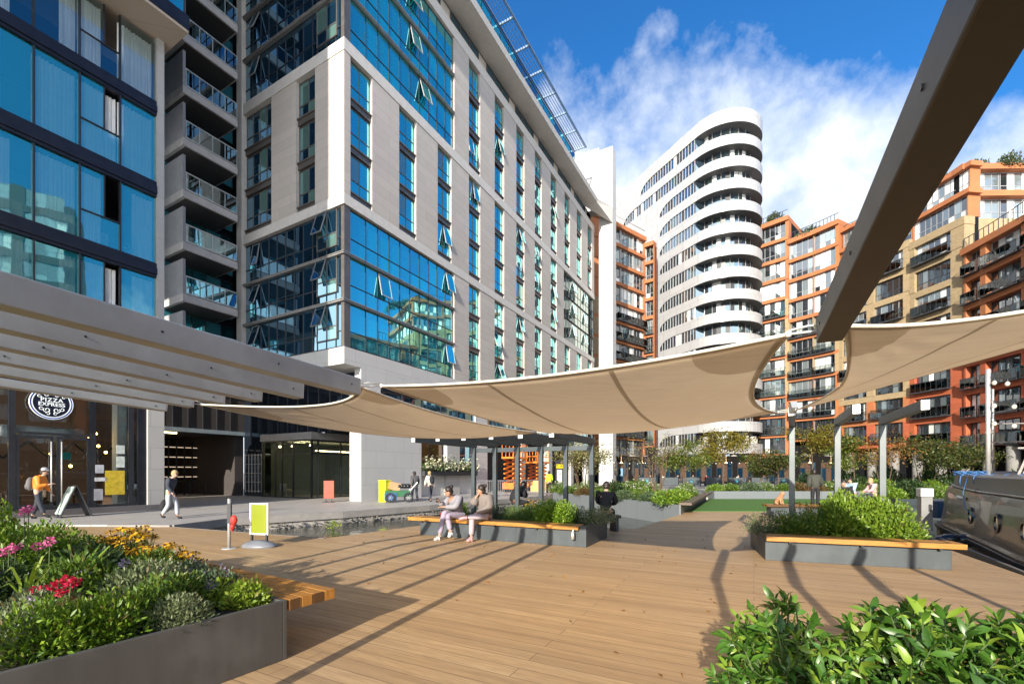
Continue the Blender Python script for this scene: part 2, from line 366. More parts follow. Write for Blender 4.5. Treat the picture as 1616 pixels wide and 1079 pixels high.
# curtain walling
XM = [.3, 1.6, 2.5, 3.4, 4.3, 5.2, 6.1, 7.0, 7.9, 8.8, 9.65]
def curtain_wall(xs, zb, h, gm, loc, rz=0, opens=(), sw=.82, gs=None):
    w = xs[-1]-xs[0]; wm = win_mesh('curtain_wall', w, h, [x-xs[0] for x in xs[1:-1]], [.85], fr=.045, dep=.06, fm=dark_metal, gms=gs or (gm,), pick=(lambda k, j: (1 if random.random() < .22 else 0)))
    o = put_win(wm, hotel, loc, rz, 'curtain_wall')
    for k in opens:
        sash(o, sw, 1.33, (xs[k]-xs[0]+.03, -.03, h-.12), R(random.uniform(9, 20)), None, None)
    return o
sash_make(.86, 1.33, sash_fr[(.74, 1.33)][0].materials[0], blue_glass)
sash_make(.7, 1.33, sash_fr[(.82, 1.33)][0].materials[0], dark_glass)
led = MB()
for zn in ('low', 'up'):
    z0, z1, fl = zone[zn]
    for i, zb in enumerate(fl):
        zt = fl[i+1] if i < 2 else z1
        curtain_wall(XM, zb, zt-zb-.12, blue_glass, (.3, .12, zb+.06), 0, random.sample([2, 3, 5, 6, 9], 1), .86, (blue_glass, blue_glass))
        xl = [.15, 1.0, 1.8, 2.6, 3.4, 4.2, 5.0, 5.8, 6.6, 7.0, 7.75, 8.5, 9.2]
        o = curtain_wall(xl, zb, zt-zb-.12, dark_glass, (.12, LY-.15, zb+.06), R(-90), [1], .7, (dark_glass, dark_glass))
        # two bright bedroom windows with pale blinds near the corner
        place(Wd[0], 'bedroom_window', o, (6.85, -.05, .45)); place(Wd[1], 'pane', o, (6.85, -.05, .45))
        if random.random() < .7: sash(o, .82, 1.33, (6.87, -.08, 2.48), R(17), None, None)
        if i > 0:
            led.box(-.06, 9.68, -.03, .3, zb-.1, zb+.05); led.box(-.06, .2, .3, LY-.25, zb-.1, zb+.05)
            led.box(-.1, 9.68, -.07, .0, zb-.02, zb+.02); led.box(-.1, -.06, 0, LY-.25, zb-.02, zb+.02)
led.split('floor_ledge', M('ledge_metal', (.30, .29, .28), .4, .4), hotel)
XF = [29.8+.92*k for k in range(12)]; XF[-1] = LX-.05
for zb in fl_mid: curtain_wall(XF, zb, 2.38, green_glass, (29.8, .12, zb+.06), 0, (3, 7), .86)
# attic strip, wing eave, penthouse and louvre
wm = win_mesh('attic_strip', LX-2, 1.2, [1.2*k for k in range(1, 32)], [], fr=.12, dep=.1, fm=mid_metal, gms=(dark_glass, beam_white), pick=lambda k, j: 1 if k % 4 == 3 else 0)
put_win(wm, hotel, (0, .25, 33.45), 0, 'attic_strip'); 
m = MB(); prof = [(.5, 34.66), (-1.5, 34.35), (-1.62, 34.75), (.5, 35.35)]
for x0, x1, s1 in ((-1.5, 36.5, 1), ):
    A = [(x0, y, z) for y, z in prof]; B = [(x1, y, z) for y, z in prof]
    m.face(A); m.face(B[::-1])
    for k in range(4): m.face([A[k], B[k], B[(k+1) % 4], A[(k+1) % 4]])
E = [(36.5, y, z) for y, z in prof]; Fn = [(40.0, -2.2, 33.4), (40.0, -2.4, 33.2), (40.0, -2.4, 35.2), (40.0, .5, 35.6)]
for k in range(4): m.face([E[k], Fn[k], Fn[(k+1) % 4], E[(k+1) % 4]])
m.build('wing_eave', beam_white, hotel)
m = MB(); m.box(-1.5, .5, .5, 9, 34.4, 35.3); m.build('eave_return', beam_white, hotel)
wm = win_mesh('penthouse_glazing', 36, 5.4, [1.5*k for k in range(1, 24)], [2.6], fr=.08, dep=.1, fm=dark_metal, gms=(blue_glass, dark_glass))
put_win(wm, hotel, (0, 1.15, 35.4), 0, 'penthouse_glazing')
m = MB(); m.box(0, 36, 1.3, 9, 35.2, 41.1); m.build('penthouse_core', core_dark, hotel)
m = MB()
for k in range(13): m.box(3*k-.06, 3*k+.06, -.2, 1.15, 41.1, 41.3)
m.box(-.1, 36.2, -.32, -.2, 41.1, 41.28); m.box(-.1, 36.2, 1.15, 1.27, 41.1, 41.28)
for j in range(5): m.box(0, 36, -.12+.26*j, -.08+.26*j, 41.16, 41.22)
m.build('sun_louvre', M('louvre_blue_grey', (.22, .30, .42), .35, .5), hotel)
m = MB(); m.box(40, 41.5, -2.4, -.6, 0.05, 43); m.box(40.01, 41.5, -.6, 3.2, 35.6, 43.4); m.build('end_wall', white_clad, hotel)
# base storey
m = MB(); m.box(1.15, 6.15, 0, .9, G0, 5.35); m.box(1.153, 2.6, .003, .897, 5.35, 6.62); m.box(6.15, 12.5, .004, .5, 4.55, 5.35); m.box(12.4, 14.1, -.003, .6, G0, 6.62)
m.build('base_wall', white_clad, hotel)
m = MB(); m.box(9.0, 10.5, .1, .7, G0, 4.55)
for x in (20, 26, 32, 37.5): m.box(x, x+.8, .05, .75, G0, 4.6)
m.split('column', grey_stone, hotel)
wm = win_mesh('strip_window', 9.85, 1.25, [1.9, 3.8, 5.7, 7.6], [], fr=.06, fm=dark_metal, gms=(dark_glass,)); put_win(wm, hotel, (2.62, .1, 5.36), 0, 'strip_window')
wm = win_mesh('strip_window', LX-14.15, 1.9, [1.3*k for k in range(1, 20)], [], fr=.06, fm=dark_metal, gms=(dark_glass, green_glass)); put_win(wm, hotel, (14.12, .15, 4.65), 0, 'strip_window')
wm = win_mesh('bar_window', 2.8, 3.1, [1.4], [], fr=.06, fm=dark_metal, gms=(glass_mat('brown_glass', (.6, .5, .4), (.10, .045, .02), .2),)); put_win(wm, hotel, (6.17, .45, 1.45), 0, 'bar_window')
wm = win_mesh('bar_window', 1.9, 3.1, [], [], fr=.06, fm=dark_metal, gms=(dark_glass,)); put_win(wm, hotel, (10.5, .45, 1.45), 0, 'bar_window')
m = MB(); m.box(6.15, 12.4, .35, .55, G0, 1.45); m.build('low_wall', white_clad, hotel)
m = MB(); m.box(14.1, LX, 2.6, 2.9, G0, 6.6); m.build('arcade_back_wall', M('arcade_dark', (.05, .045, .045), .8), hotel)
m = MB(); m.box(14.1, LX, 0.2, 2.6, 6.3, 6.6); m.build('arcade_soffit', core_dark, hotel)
# reception box under the overhang
wm = win_mesh('reception_glazing', 5.0, 3.6, [1.4, 2.1, 3.2], [2.75], fr=.07, dep=.1, fm=dark_metal, gms=(shop_glass,)); put_win(wm, hotel, (1.5, 9.6, G0), R(-90), 'reception_glazing')
wm = win_mesh('reception_glazing', 8, 3.6, [.5, 2.2, 3.9, 5.6], [2.75], fr=.07, dep=.1, fm=dark_metal, gms=(shop_glass,)); put_win(wm, hotel, (1.5, 4.6, G0), 0, 'reception_glazing')
m = MB(); m.box(1.4, 9.5, 4.5, 9.6, 3.66, 4.1); m.build('reception_fascia', M('grey_fascia', (.26, .25, .25), .5, .2), hotel)
m = MB(); m.box(1.75, 2.1, .92, 13, 4.1, 7.39); m.box(1.76, 2.15, 9.6, 12, G0, 4.1); m.build('dark_frieze', glass_mat('frieze_glass', (.3, .4, .5), (.01, .013, .02), .15), hotel)
m = MB()
for k in range(12): m.box(1.70, 1.75, 1.2+k, 1.26+k, 4.1, 7.39)
m.build('frieze_mullion', dark_metal, hotel)
m = MB()
for k in range(6):
    m.bar((1.62, 9.8+.36*k, .3), (1.62, 9.8+.36*k, 2.9), .04, .04)
for z in (.4, 1.0, 1.6, 2.2, 2.8): m.bar((1.62, 9.7, z), (1.62, 11.8, z), .03, .03)
m.build('wall_cage', silver, hotel)
lampm = emit_mat('warm_strip_light', (1., .74, .36), 9)
m = MB(); m.box(2.6, 8.5, 5.6, 5.68, 3.0, 3.05); m.build('ceiling_strip_light', lampm, hotel)
for y in (5.6, 7.4, 8.7):
    m = MB(); m.lathe((2.2, y, 3.3), [(0, .1), (.06, .1), (.09, 0), (0, 0)], 10); m.build('downlight', lampm, hotel)
m = MB(); m.box(6.5, 6.6, 4.7, 9.6, G0, 3.55); m.box(1.62, 6.5, 9.62, 9.75, G0, 3.6); m.box(2.0, 6.5, 4.65, 9.55, 3.55, 3.64); m.build('reception_lining', M('reception_wall', (.22, .27, .27), .7), hotel)
m = MB(); m.ball((2.6, 8.6, .45), (.35, .35, .12)); m.lathe((2.6, 8.6, .05), [(.2, 0), (.03, .03), (.03, .3)], 10); m.box(2.3, 2.4, 8.3, 8.9, .45, .9); m.build('lobby_chair', blind_white, hotel, True)
# tunnel beside the reception
m = MB(); m.box(-6, 2.0, 12.0, 12.5, 4.3, 7.9); m.box(1.4, 2.0, 12.5, 24, G0, 4.3); m.box(-8, 2, 22, 22.4, G0, 4.3); m.box(-8, -7.6, 12.5, 22, G0, 4.3); m.box(-7.6, 1.4, 12.5, 22, 4.25, 4.35)
m.build('tunnel_wall', M('dark_brick', (.05, .043, .042), .8, sc=6), hotel)
m = MB(); m.box(-6, 1.9, 11.9, 12.0, 4.15, 4.4); m.build('tunnel_lintel', M('pale_lintel', (.35, .42, .46), .4, .4), hotel)
m = MB()
for k in range(9): m.box(-6+.85*k, -5.95+.85*k, 11.93, 12.0, 4.4, 7.9)
m.build('frieze_mullion', dark_metal, hotel)
m = MB()
for k in range(8): m.box(-2.6+.5*k, -2.53+.5*k, 17.0, 17.1, G0, 3.9)
m.split('screen_post', dark_metal, hotel)
m = MB()
for z in (1.3, 2.0, 2.7, 3.4): m.box(-2.7, 1.3, 17.12, 17.2, z, z+.06)
m.split('lit_shelf', emit_mat('lit_shelf_strip', (.9, .7, .5), .35), hotel)
m = MB(); m.box(-5.5, -1.8, 13.2, 13.3, 4.1, 4.18); m.box(-5.5, -2.4, 14.8, 14.9, 4.1, 4.18); m.split('tunnel_strip_light', lampm, hotel)
m = MB(); m.tube([(-2.8, 15.8, 1.15), (1.2, 15.8, .95)], .03); m.tube([(-2.8, 15.8, .7), (1.2, 15.8, .5)], .02)
for k in range(5): m.tube([(-2.8+k, 15.8, .05), (-2.8+k, 15.8, 1.15-.05*k)], .03)
m.build('handrail', dark_metal, hotel)
# ================================================================== BALCONY STACK
bal = thing('balcony_stack', 'stack of concrete balconies with glass fronts between the two glass buildings', 'building', loc_h(-3.45, 8.9), R(60.8))
m = MB(); m.box(-3.5, 4.2, 2.5, 8, 7.9, 40); m.build('wall', blue_metal, bal)
wbm = win_mesh('glazed_screen', 5.2, 2.5, [.9, 1.8, 2.7, 3.5, 4.4], [.9], fm=dark_metal, gms=(glass_mat('balcony_back_glass', (.5, 1, 1), (.06, .30, .40), .25, .02, .03, .6), blue_glass))
slab = MB(); slab.box(0, 3.0, 0, 2.45, -.42, 0); slab = slab.mesh('balcony_slab', concrete)
side = MB(); side.box(0, .14, .02, 2.4, 0, 1.95); side = side.mesh('side_screen', M('grey_side_screen', (.36, .37, .40), .6))
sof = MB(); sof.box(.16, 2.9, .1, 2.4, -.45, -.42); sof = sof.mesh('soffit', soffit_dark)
gl = MB()
for k in range(4): gl.box(.2+.7*k, .88+.7*k, .05, .065, .12, 1.0)
gl = gl.mesh('balustrade', rail_glass)
rl = MB(); rl.box(.14, 3.0, .03, .09, 1.0, 1.05); rl.box(2.94, 3.0, .09, 2.4, 1.0, 1.05); rl.box(.14, 3.0, .03, .09, .06, .12)
for k in range(5): rl.box(.17+.7*k, .2+.7*k, .04, .08, .12, 1.0)
rl = rl.mesh('handrail', silver)
furn = MB(); furn.box(.5, 1.2, .8, 1.4, .05, .5); furn.box(.5, 1.2, 1.3, 1.42, .5, 1.0); furn.box(1.7, 2.5, .5, 1.3, .4, .45); furn = furn.mesh('garden_chair', blind_white)
for k in range(10):
    z = 8.7+2.9*k
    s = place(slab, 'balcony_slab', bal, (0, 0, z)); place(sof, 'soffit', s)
    place(side, 'side_screen', bal, (0, 0, z)); r = place(rl, 'balustrade', bal, (0, 0, z)); place(gl, 'pane', r)
    if k < 9: put_win(wbm, bal, (-1.1, 2.4, z), 0, 'glazed_screen')
    if k in (1, 2, 4): place(furn, 'garden_chair', bal, (0, 0, z))
# ================================================================== LEFT GLASS APARTMENTS
Lc = Vector((-15.18, 19.8, 0))
apt = thing('glass_apartment_block', 'dark framed glass apartment block with sheer curtains above a restaurant front', 'building', Lc, R(60.8))
m = MB(); m.box(-.26, 0, -.1, 1.0, 6.3, 40); m.box(-.6, 0, -.1, .9, .28, 6.297); m.build('end_pier', grey_stone, apt)
m = MB(); m.box(-22, 0, 3.0, 3.3, 6, 40); m.box(-22, 0, 3.3, 14, 20, 40); m.build('core', core_dark, apt)
m = MB()
rows = [(7.2, 10.0), (10.6, 13.45), (14.1, 16.95), (17.55, 20.2)]
zz = [6.3, 7.2, 10.0, 10.6, 13.45, 14.1, 16.95, 17.55, 20.2]
for a, b in ((6.3, 7.2), (10.0, 10.6), (13.45, 14.1), (16.95, 17.55)):
    m.box(-18, -.263, -.06, .25, a, b); m.box(-18, -.263, -.12, -.06, a+.12, b-.22); m.box(-18, -.02, .25, 3, a+.1, b-.1)
m.build('spandrel', blue_metal, apt)
edges = [.28+1.25*k for k in range(13)]
panes = {}
for w in (1.25,):
    a = MB(); a.box(0, .05, -.03, .1, 0, 2.9); a.box(.05, 1.25, .02, .08, 0, .05)
    a2 = MB(); a2.box(0, .05, -.03, .1, 0, 2.9); a2.box(.05, 1.25, .02, .08, 0, .05); a2.box(.05, 1.25, .0, .06, 1.15, 1.2); a2.box(.75, .8, .02, .08, 1.2, 2.9)
    g = MB(); g.face([(.05, .05, .03), (1.25, .05, .03), (1.25, .05, 2.88), (.05, .05, 2.88)])
    g2 = MB(); g2.face([(.05, .05, .03), (1.25, .05, .03), (1.25, .05, 1.15), (.05, .05, 1.15)]); g2.face([(.05, .045, 1.2), (.75, .045, 1.2), (.75, .045, 2.88), (.05, .045, 2.88)])
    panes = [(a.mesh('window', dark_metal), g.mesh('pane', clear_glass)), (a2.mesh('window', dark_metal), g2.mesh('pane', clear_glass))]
loggia = [p[1].copy() for p in panes]
for p in loggia: p.materials[0] = loggia_glass
def wavy(w, h, name='curtain', amp=.045, n=60, per=.12):
    m = MB(); pts = [(w*i/n, amp*math.sin(2*math.pi*w*i/n/per+math.sin(i*.37))*(1+.3*math.sin(i*.11))) for i in range(n+1)]
    for i in range(n): m.face([(pts[i][0], pts[i][1], 0), (pts[i+1][0], pts[i+1][1], 0), (pts[i+1][0], pts[i+1][1], h), (pts[i][0], pts[i][1], h)])
    return m.mesh(name, curtain_m, True)
cur = [wavy(1.2, 2.75), wavy(.7, 2.75), wavy(.45, 2.75)]
m = MB(); m.box(0, 1.2, 0, .04, 0, .9); m.box(.1, .5, .1, .5, 0, .55); back_bits = m.mesh('sideboard', M('pale_wood', (.4, .3, .2), .6))
for ri, (a, b) in enumerate(rows):
    for k in range(8):
        x = -edges[k+1]; op = (k % 4 == 1)
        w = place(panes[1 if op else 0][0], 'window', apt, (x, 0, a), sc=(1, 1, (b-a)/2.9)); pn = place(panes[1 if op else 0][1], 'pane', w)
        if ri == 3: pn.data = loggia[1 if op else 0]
        c = [[1, 0, 2, 0], [1, 1, 0, 1], [0, 0, 0, 2], [0, 1, 2, 1]][ri][k % 4]
        if c < 3: place(cur[c], 'curtain', w, (.03 if k % 2 else 1.22-[1.2, .7, .45][c], .3, .02))
        if k % 3 == 1: place(cur[2], 'curtain', w, (.1, .34, .02))
        if ri in (0, 1) and k % 2 == 1: place(back_bits, 'sideboard', w, (.0, .9, .02))
m = MB(); m.box(-18, .3, -1.45, 3, 20.3, 20.42); m.build('bay_soffit', beige_soffit, apt)
m = MB(); m.box(-18, .32, -1.5, 2.9, 20.42, 21.0); m.box(-18, .32, -1.5, 2.9, 24.0, 24.5); m.box(-18, .32, -1.5, 2.9, 27.6, 40); m.build('bay_frame', blue_metal, apt)
wm = win_mesh('bay_window', 18.2, 3.0, [1.3*k for k in range(1, 14)], [], fm=dark_metal, gms=(blue_glass,))
put_win(wm, apt, (-18, -1.4, 21.0), 0, 'bay_window'); put_win(wm, apt, (-18, -1.4, 24.5), 0, 'bay_window')
m = MB(); m.box(-18, .2, -1.2, 2.8, 20.9, 27.7); m.build('bay_core', core_dark, apt)
m = MB(); m.box(-24, -13.4, -5.2, 3, 13.5, 40); m.build('added_shade_block', white_clad, apt)  # unseen block added to throw shade on the hotel's left face
# planters on the window ledge
for x in (-1.0, -.55):
    m = MB(); m.lathe((x, .5, 10.62), [(0, 0), (.1, 0), (.14, .22), (.12, .22)], 12); p = m.build('ledge_pot', M('terracotta', (.45, .14, .07), .8), apt, True)
    P, D = blob(160, (.2, .2, .4), 6); place(leaf_mesh('foliage', P+np.array([x, .5, 10.84]), D, .09, .04, leaf_mat('ledge_plant', (.25, .4, .2), (.7, .7, .6))), 'foliage', p)
# restaurant front
wm1 = [(-.6, 0., [], 'pier_glass')]
ex = [.55, 1.12, 2.34, 4.53, 6.0, 8.2, 10.4]
for i in range(len(ex)-1):
    w = ex[i+1]-ex[i]; door = i in (2, 4)
    hs = [2.75] if door else []
    vs = [w*.5] if i in (2,) else ([w*.5] if w > 1.6 else [])
    wm = win_mesh('door' if door else 'shop_window', w, 6.0, vs if not door else [], [2.78] if door else [], fr=.09, dep=.14, fm=dark_metal, gms=(shop_glass,))
    o = put_win(wm, apt, (-ex[i+1], .05, .28), 0, 'entrance_screen' if door else 'shop_window')
    if door:
        m = MB()
        for s in (0, 1):
            x0 = .1+s*(w/2-.05); x1 = x0+w/2-.15
            m.box(x0, x0+.08, .0, .06, .02, 2.7); m.box(x1-.08, x1, .0, .06, .02, 2.7); m.box(x0+.08, x1-.08, .0, .06, 2.6, 2.7); m.box(x0+.08, x1-.08, .0, .06, .02, .2)
        d = m.build('door', dark_metal, o)
        m = MB(); m.tube([(w/2-.12, -.08, .3), (w/2-.12, -.08, 2.5)], .022); m.tube([(w/2+.16, -.08, .3), (w/2+.16, -.08, 2.5)], .022); m.build('handle', silver, d, True)
m = MB(); m.box(-12, 0, -.15, .4, G0, .28); m.build('plinth', M('dark_granite', (.14, .13, .13), .5), apt)
m = MB(); m.box(-.9, -.603, .02, .3, .28, 6.28); m.box(-14, -.603, .05, 3, 6.28, 6.4); m.build('reveal', blue_metal, apt)
m = MB(); m.box(-14, 0, 6.5, 6.7, .05, 6.3); m.box(-14, 0, .2, 6.5, .03, .06); m.box(-.2, 0, .4, 6.5, .05, 6.3); m.build('dining_room', core_warm, apt)
m = MB(); m.box(-1.35, -1.12+.1, .7, 1.2, .1, 6.2); m.box(-.98, -.7, .8, 1.1, .1, 6.2); m.split('interior_pillar', blind_white, apt)
m = MB(); m.tube([(-4.6, .9, 3.15), (-2.4, .9, 3.15)], .22, 14); m.build('white_duct', blind_white, apt, True)
m = MB()
for k in range(6):
    x = -9+1.4*k; m.bar((x, 3.0, 2.9), (x+.7, 3.0, 2.2), .25, .06); m.bar((x+.7, 3.0, 2.2), (x+1.4, 3.0, 2.9), .25, .06)
m.build('zigzag_lining', dark_metal, apt)
bulb = emit_mat('warm_bulb', (1., .6, .14), 14)
for (x, y, z) in ((-2.05, 1.3, 3.1), (-1.85, 1.3, 3.25), (-1.7, 1.5, 2.75), (-1.42, 1.6, 2.5), (-3.0, 2, 2.4), (-4.1, 1.6, 2.7), (-2.9, 2.4, 2.4), (-2.6, 1.4, 1.9), (-5.2, 2, 2.7)):
    m = MB(); m.ball((x, y, z), .055, 8, 6); b_ = m.build('pendant_lamp', bulb, apt, True)
    m = MB(); m.tube([(x, y, z+.05), (x, y, 6.2)], .008, 5); m.build('flex', dark_metal, b_)
for k in range(5):
    m = MB(); x = -9+1.6*k; m.box(x, x+.8, 2, 2.8, .72, .76); m.box(x+.37, x+.43, 2.37, 2.43, .06, .72); m.box(x-.5, x-.1, 2.2, 2.6, .06, .48); m.box(x-.5, x-.45, 2.2, 2.6, .48, .95); m.build('dining_table', core_warm, apt)
def poster(x0, x1, z0, z1, c, nm='poster', y=.04):
    m = MB(); m.box(x0, x1, y-.012, y, z0, z1); return m.build(nm, M('poster_ink', c, .6, sc=7, var=.25), apt)
poster(-1.98, -1.35, .75, 1.72, (.62, .45, .03)); poster(-1.62, -1.35, 1.85, 2.3, (.6, .66, .6)); poster(-1.62, -1.35, 2.4, 2.75, (.55, .6, .55)); poster(-2.28, -2.02, 1.62, 1.95, (.5, .52, .55)); poster(-2.32, -2.05, .55, 1.0, (.4, .4, .42)); poster(-2.3, -1.9, 1.3, 1.45, (.7, .7, .7))
poster(-3.0, -2.65, 2.15, 2.45, (.05, .5, .5), 'till_screen', 1.2)
# round hanging sign
sg = thing('round_sign', 'round dark sign with white lettering and a blue rim on the restaurant glass', 'sign', Lc+U*-3.57+Vector((.873*.12, -.488*.12, 4.17)), R(60.8))
m = MB(); pr = [(math.cos(t)*.59, math.sin(t)*.59) for t in np.linspace(0, 2*math.pi, 48, endpoint=False)]
def disc(r0, r1, y0, y1, n=48):
    m = MB()
    for k in range(n):
        a, b = 2*math.pi*k/n, 2*math.pi*(k+1)/n
        q = lambda r, t, y: (r*math.cos(t), y, r*math.sin(t))
        m.face([q(r0, a, y0), q(r0, b, y0), q(r1, b, y0), q(r1, a, y0)]); m.face([q(r1, a, y0), q(r1, b, y0), q(r1, b, y1), q(r1, a, y1)])
        if r0 > 0: m.face([q(r0, b, y0), q(r0, a, y0), q(r0, a, y1), q(r0, b, y1)])
    return m
sign_w = M('sign_white', (.8, .85, .85), .4, bm=0); sign_w.node_tree.nodes['Principled BSDF'].inputs['Emission Color'].default_value = (.8, .9, .9, 1); sign_w.node_tree.nodes['Principled BSDF'].inputs['Emission Strength'].default_value = .25
disc(0, .5, 0, .05).build('face', M('sign_navy', (.006, .01, .03), .4), sg)
disc(.5, .53, -.012, .05).build('inner_rim', sign_w, sg); disc(.53, .575, -.005, .05).build('blue_rim', M('sign_blue', (.02, .07, .4), .4), sg); disc(.575, .59, -.012, .05).build('outer_rim', sign_w, sg)
def text(s, size, parent, loc, mat, name='lettering', ext=.008, rot=(R(90), 0, 0), sp=1.0):
    cu = bpy.data.curves.new(name, 'FONT'); cu.body = s; cu.size = size; cu.extrude = ext; cu.align_x = 'CENTER'; cu.align_y = 'CENTER'; cu.offset = size*.012; cu.space_character = sp
    o = bpy.data.objects.new(name, cu); col.objects.link(o); bpy.context.view_layer.update()
    me = bpy.data.meshes.new_from_object(o.evaluated_get(bpy.context.evaluated_depsgraph_get())); bpy.data.objects.remove(o)
    me.materials.clear(); me.materials.append(mat); q = place(me, name, parent, loc, rot=rot); return q
text('PIZZA', .2, sg, (0, -.015, .11), sign_w, sp=1.15); text('EXPRESS', .185, sg, (0, -.015, -.05), sign_w, sp=1.05)
m = MB()
def swirl(cx, cz, r, a0, a1, n=18, k=.0):
    m.tube([(cx+r*(1-k*i/n)*math.cos(a0+(a1-a0)*i/n), -.012, cz+r*(1-k*i/n)*math.sin(a0+(a1-a0)*i/n)) for i in range(n+1)], .011, 5)
for s in (-1, 1):
    swirl(s*.13, -.25, .1, R(90-s*90), R(90-s*90)+s*R(-400), 22, .7); swirl(s*.28, -.2, .07, R(90+s*90), R(90+s*90)+s*R(360), 20, .6); swirl(s*.1, -.38, .06, R(90-s*80), R(90-s*80)+s*R(330), 18, .5)
    swirl(s*.15, .3, .09, R(90-s*80), R(90-s*80)+s*R(360), 20, .6); swirl(s*.33, .24, .06, 0, s*R(340), 18, .6)
m.build('scrollwork', sign_w, sg, True)
# ================================================================== WHITE CURVED TOWER
tower = thing('curved_white_tower', 'tall white tower with curved bands of balconies and a rounded nose', 'building', (32.9, 71.5, 0), 0)
ta = Vector((-.4, .917)); tl = Vector((-.917, -.4)); TR = 5.5
def outline(off, tmax=26, tr=26, n=22, bulge=0):
    r = TR+off; pts = []
    for t in np.linspace(tmax, 0, 6): p = tl*r+ta*t; pts.append((p.x, p.y))
    a0 = math.atan2(tl.y, tl.x)
    for k in range(1, n):
        a = a0+math.pi*k/n; e = 1+bulge*math.sin(math.pi*k/n); pts.append((r*e*math.cos(a), r*e*math.sin(a)))
    for t in np.linspace(0, tr, 4): p = -tl*r+ta*t; pts.append((p.x, p.y))
    return pts
FP = 3.2; NB = 16; ZT = 52.4
glz = [glass_mat('tower_glass', (.6, .75, .85), (.02, .035, .05), .45, .02, .04, .5), blind_white, dark_metal, green_glass, M('tower_mullion', (.3, .3, .31), .4, .4)]
soff = panel_mat('slatted_soffit', (.16, .155, .155), 1.2, .15, .01, .6, .1)
def strip(pts, z0, z1, mi=0, m=None):
    m = m or MB()
    for a, b in zip(pts[:-1], pts[1:]): m.face([(a[0], a[1], z0), (b[0], b[1], z0), (b[0], b[1], z1), (a[0], a[1], z1)], mi)
    return m
m = MB(); m.prism(outline(-1.7), .05, ZT); m.build('core', core_dark, tower)
for k in range(NB):
    zb = ZT-FP*k; h = 2.0 if k == 0 else 1.45
    if zb < 4: break
    o = outline(0, bulge=.04); i_ = outline(-.22, bulge=.04)
    m = strip(o, zb, zb+h); strip(i_, zb+.3, zb+h, 0, m)
    for a in range(len(o)-1):
        m.face([(o[a][0], o[a][1], zb+h), (o[a+1][0], o[a+1][1], zb+h), (i_[a+1][0], i_[a+1][1], zb+h), (i_[a][0], i_[a][1], zb+h)])
    if k == 0: m.face([(x, y, zb+h-.4) for x, y in i_])
    b = m.build('parapet_band', tower_white, tower)
    m = MB(); m.face([(x, y, zb+.004) for x, y in o][::-1]); m.face([(x, y, zb+.29) for x, y in i_]); m.build('soffit', soff, b)
    # glazing of the floor below the band: flush on the flat flank, set back behind the nose
    g0 = zb-FP+1.45-.3; g1 = zb+.004
    fl = outline(-.12); tmax = {0: 12.6, 1: 17.5}.get(k, 7.8)
    m = MB(); nb = outline(-1.35, bulge=.05)
    tt = [tmax-.62*j for j in range(int(tmax/.62)+1)]+[0]
    for j in range(len(tt)-1):
        p = tl*(TR-.14)+ta*tt[j]; q = tl*(TR-.14)+ta*tt[j+1]
        m.face([(p.x, p.y, g0), (q.x, q.y, g0), (q.x, q.y, g1), (p.x, p.y, g1)], random.choices([0, 1, 2, 3], [5, 1.0, 2.4, 3])[0])
    arc = nb[6:6+21]
    p = tl*(TR-.14); m.face([(p.x, p.y, g0), (arc[0][0], arc[0][1], g0), (arc[0][0], arc[0][1], g1), (p.x, p.y, g1)], 0)
    for a, c in zip(arc[:-1], arc[1:]):
        m.face([(a[0], a[1], g0), (c[0], c[1], g0), (c[0], c[1], g1), (a[0], a[1], g1)], random.choices([0, 1, 2, 3], [5, 1, 3, 2])[0])
    for j in range(0, len(tt)-1):
        p = tl*(TR-.1)+ta*tt[j]; m.box(p.x-.05, p.x+.05, p.y-.05, p.y+.05, g0, g1, 4)
    for a in arc[::2]: m.box(a[0]-.05, a[0]+.05, a[1]-.05, a[1]+.05, g0, g1, 4)
    m.build('window_strip', glz, tower)
    # solid white flank with a rounded end to the strip
    zt = zb; zl = zb-FP+1.45; rr = (zt-zl); m = MB()
    def fp(t, z): p = tl*(TR-.004)+ta*t; return (p.x, p.y, z)
    prev = None; Z = []
    for j in range(9):
        a = math.pi/2*j/8; Z.append((tmax-rr*.9*(1-math.cos(math.pi/2-a)) if False else tmax-3.2*(1-math.sqrt(max(0, 1-(j/8)**2))), zl+(zt-zl)*j/8))
    for j in range(8): m.face([fp(26, Z[j][1]), fp(26, Z[j+1][1]), fp(Z[j+1][0], Z[j+1][1]), fp(Z[j][0], Z[j][1])])
    m.build('flank_panel', tower_white, tower)
m = MB()
for k in range(7):
    a = -2.9+k*.42; m.tube([(4.6*math.cos(a), 4.6*math.sin(a), .05), (4.6*math.cos(a), 4.6*math.sin(a), 7)], .45, 12)
m.split('column', grey_stone, tower, True)
# ================================================================== ORANGE APARTMENTS
win_lib = {}
gset = [glass_mat('apt_glass_dark', (.55, .6, .65), (.02, .025, .03), .30, .02, .05, .6), blind_white, glass_mat('apt_glass_pale', (.6, .7, .75), (.16, .19, .2), .35, .02, .05, .6), curtain_m]
grey_frame = M('grey_window_frame', (.30, .31, .33), .5, .2)
dark_frame = M('charcoal_window_frame', (.05, .053, .06), .5, .2)
def apt_win(w, h, npan, seed, shade=False):
    key = (round(w, 1), h, npan, seed, shade)
    if key not in win_lib:
        random.seed(seed*13+npan)
        wts = [5, .6, 2.2, .5] if shade else [4.2, 1.3, 3.6, 1.1]
        pk = [random.choices([0, 1, 2, 3], wts)[0] for _ in range(npan)]
        win_lib[key] = win_mesh('window', w, h, [w*i/npan for i in range(1, npan)], [.78], fr=.07, dep=.12, fm=dark_frame if shade else grey_frame, gms=tuple(gset), pick=lambda k, j: pk[(k*3+j*5+j*k) % npan] if random.random() < .3 else pk[k])
    return win_lib[key]
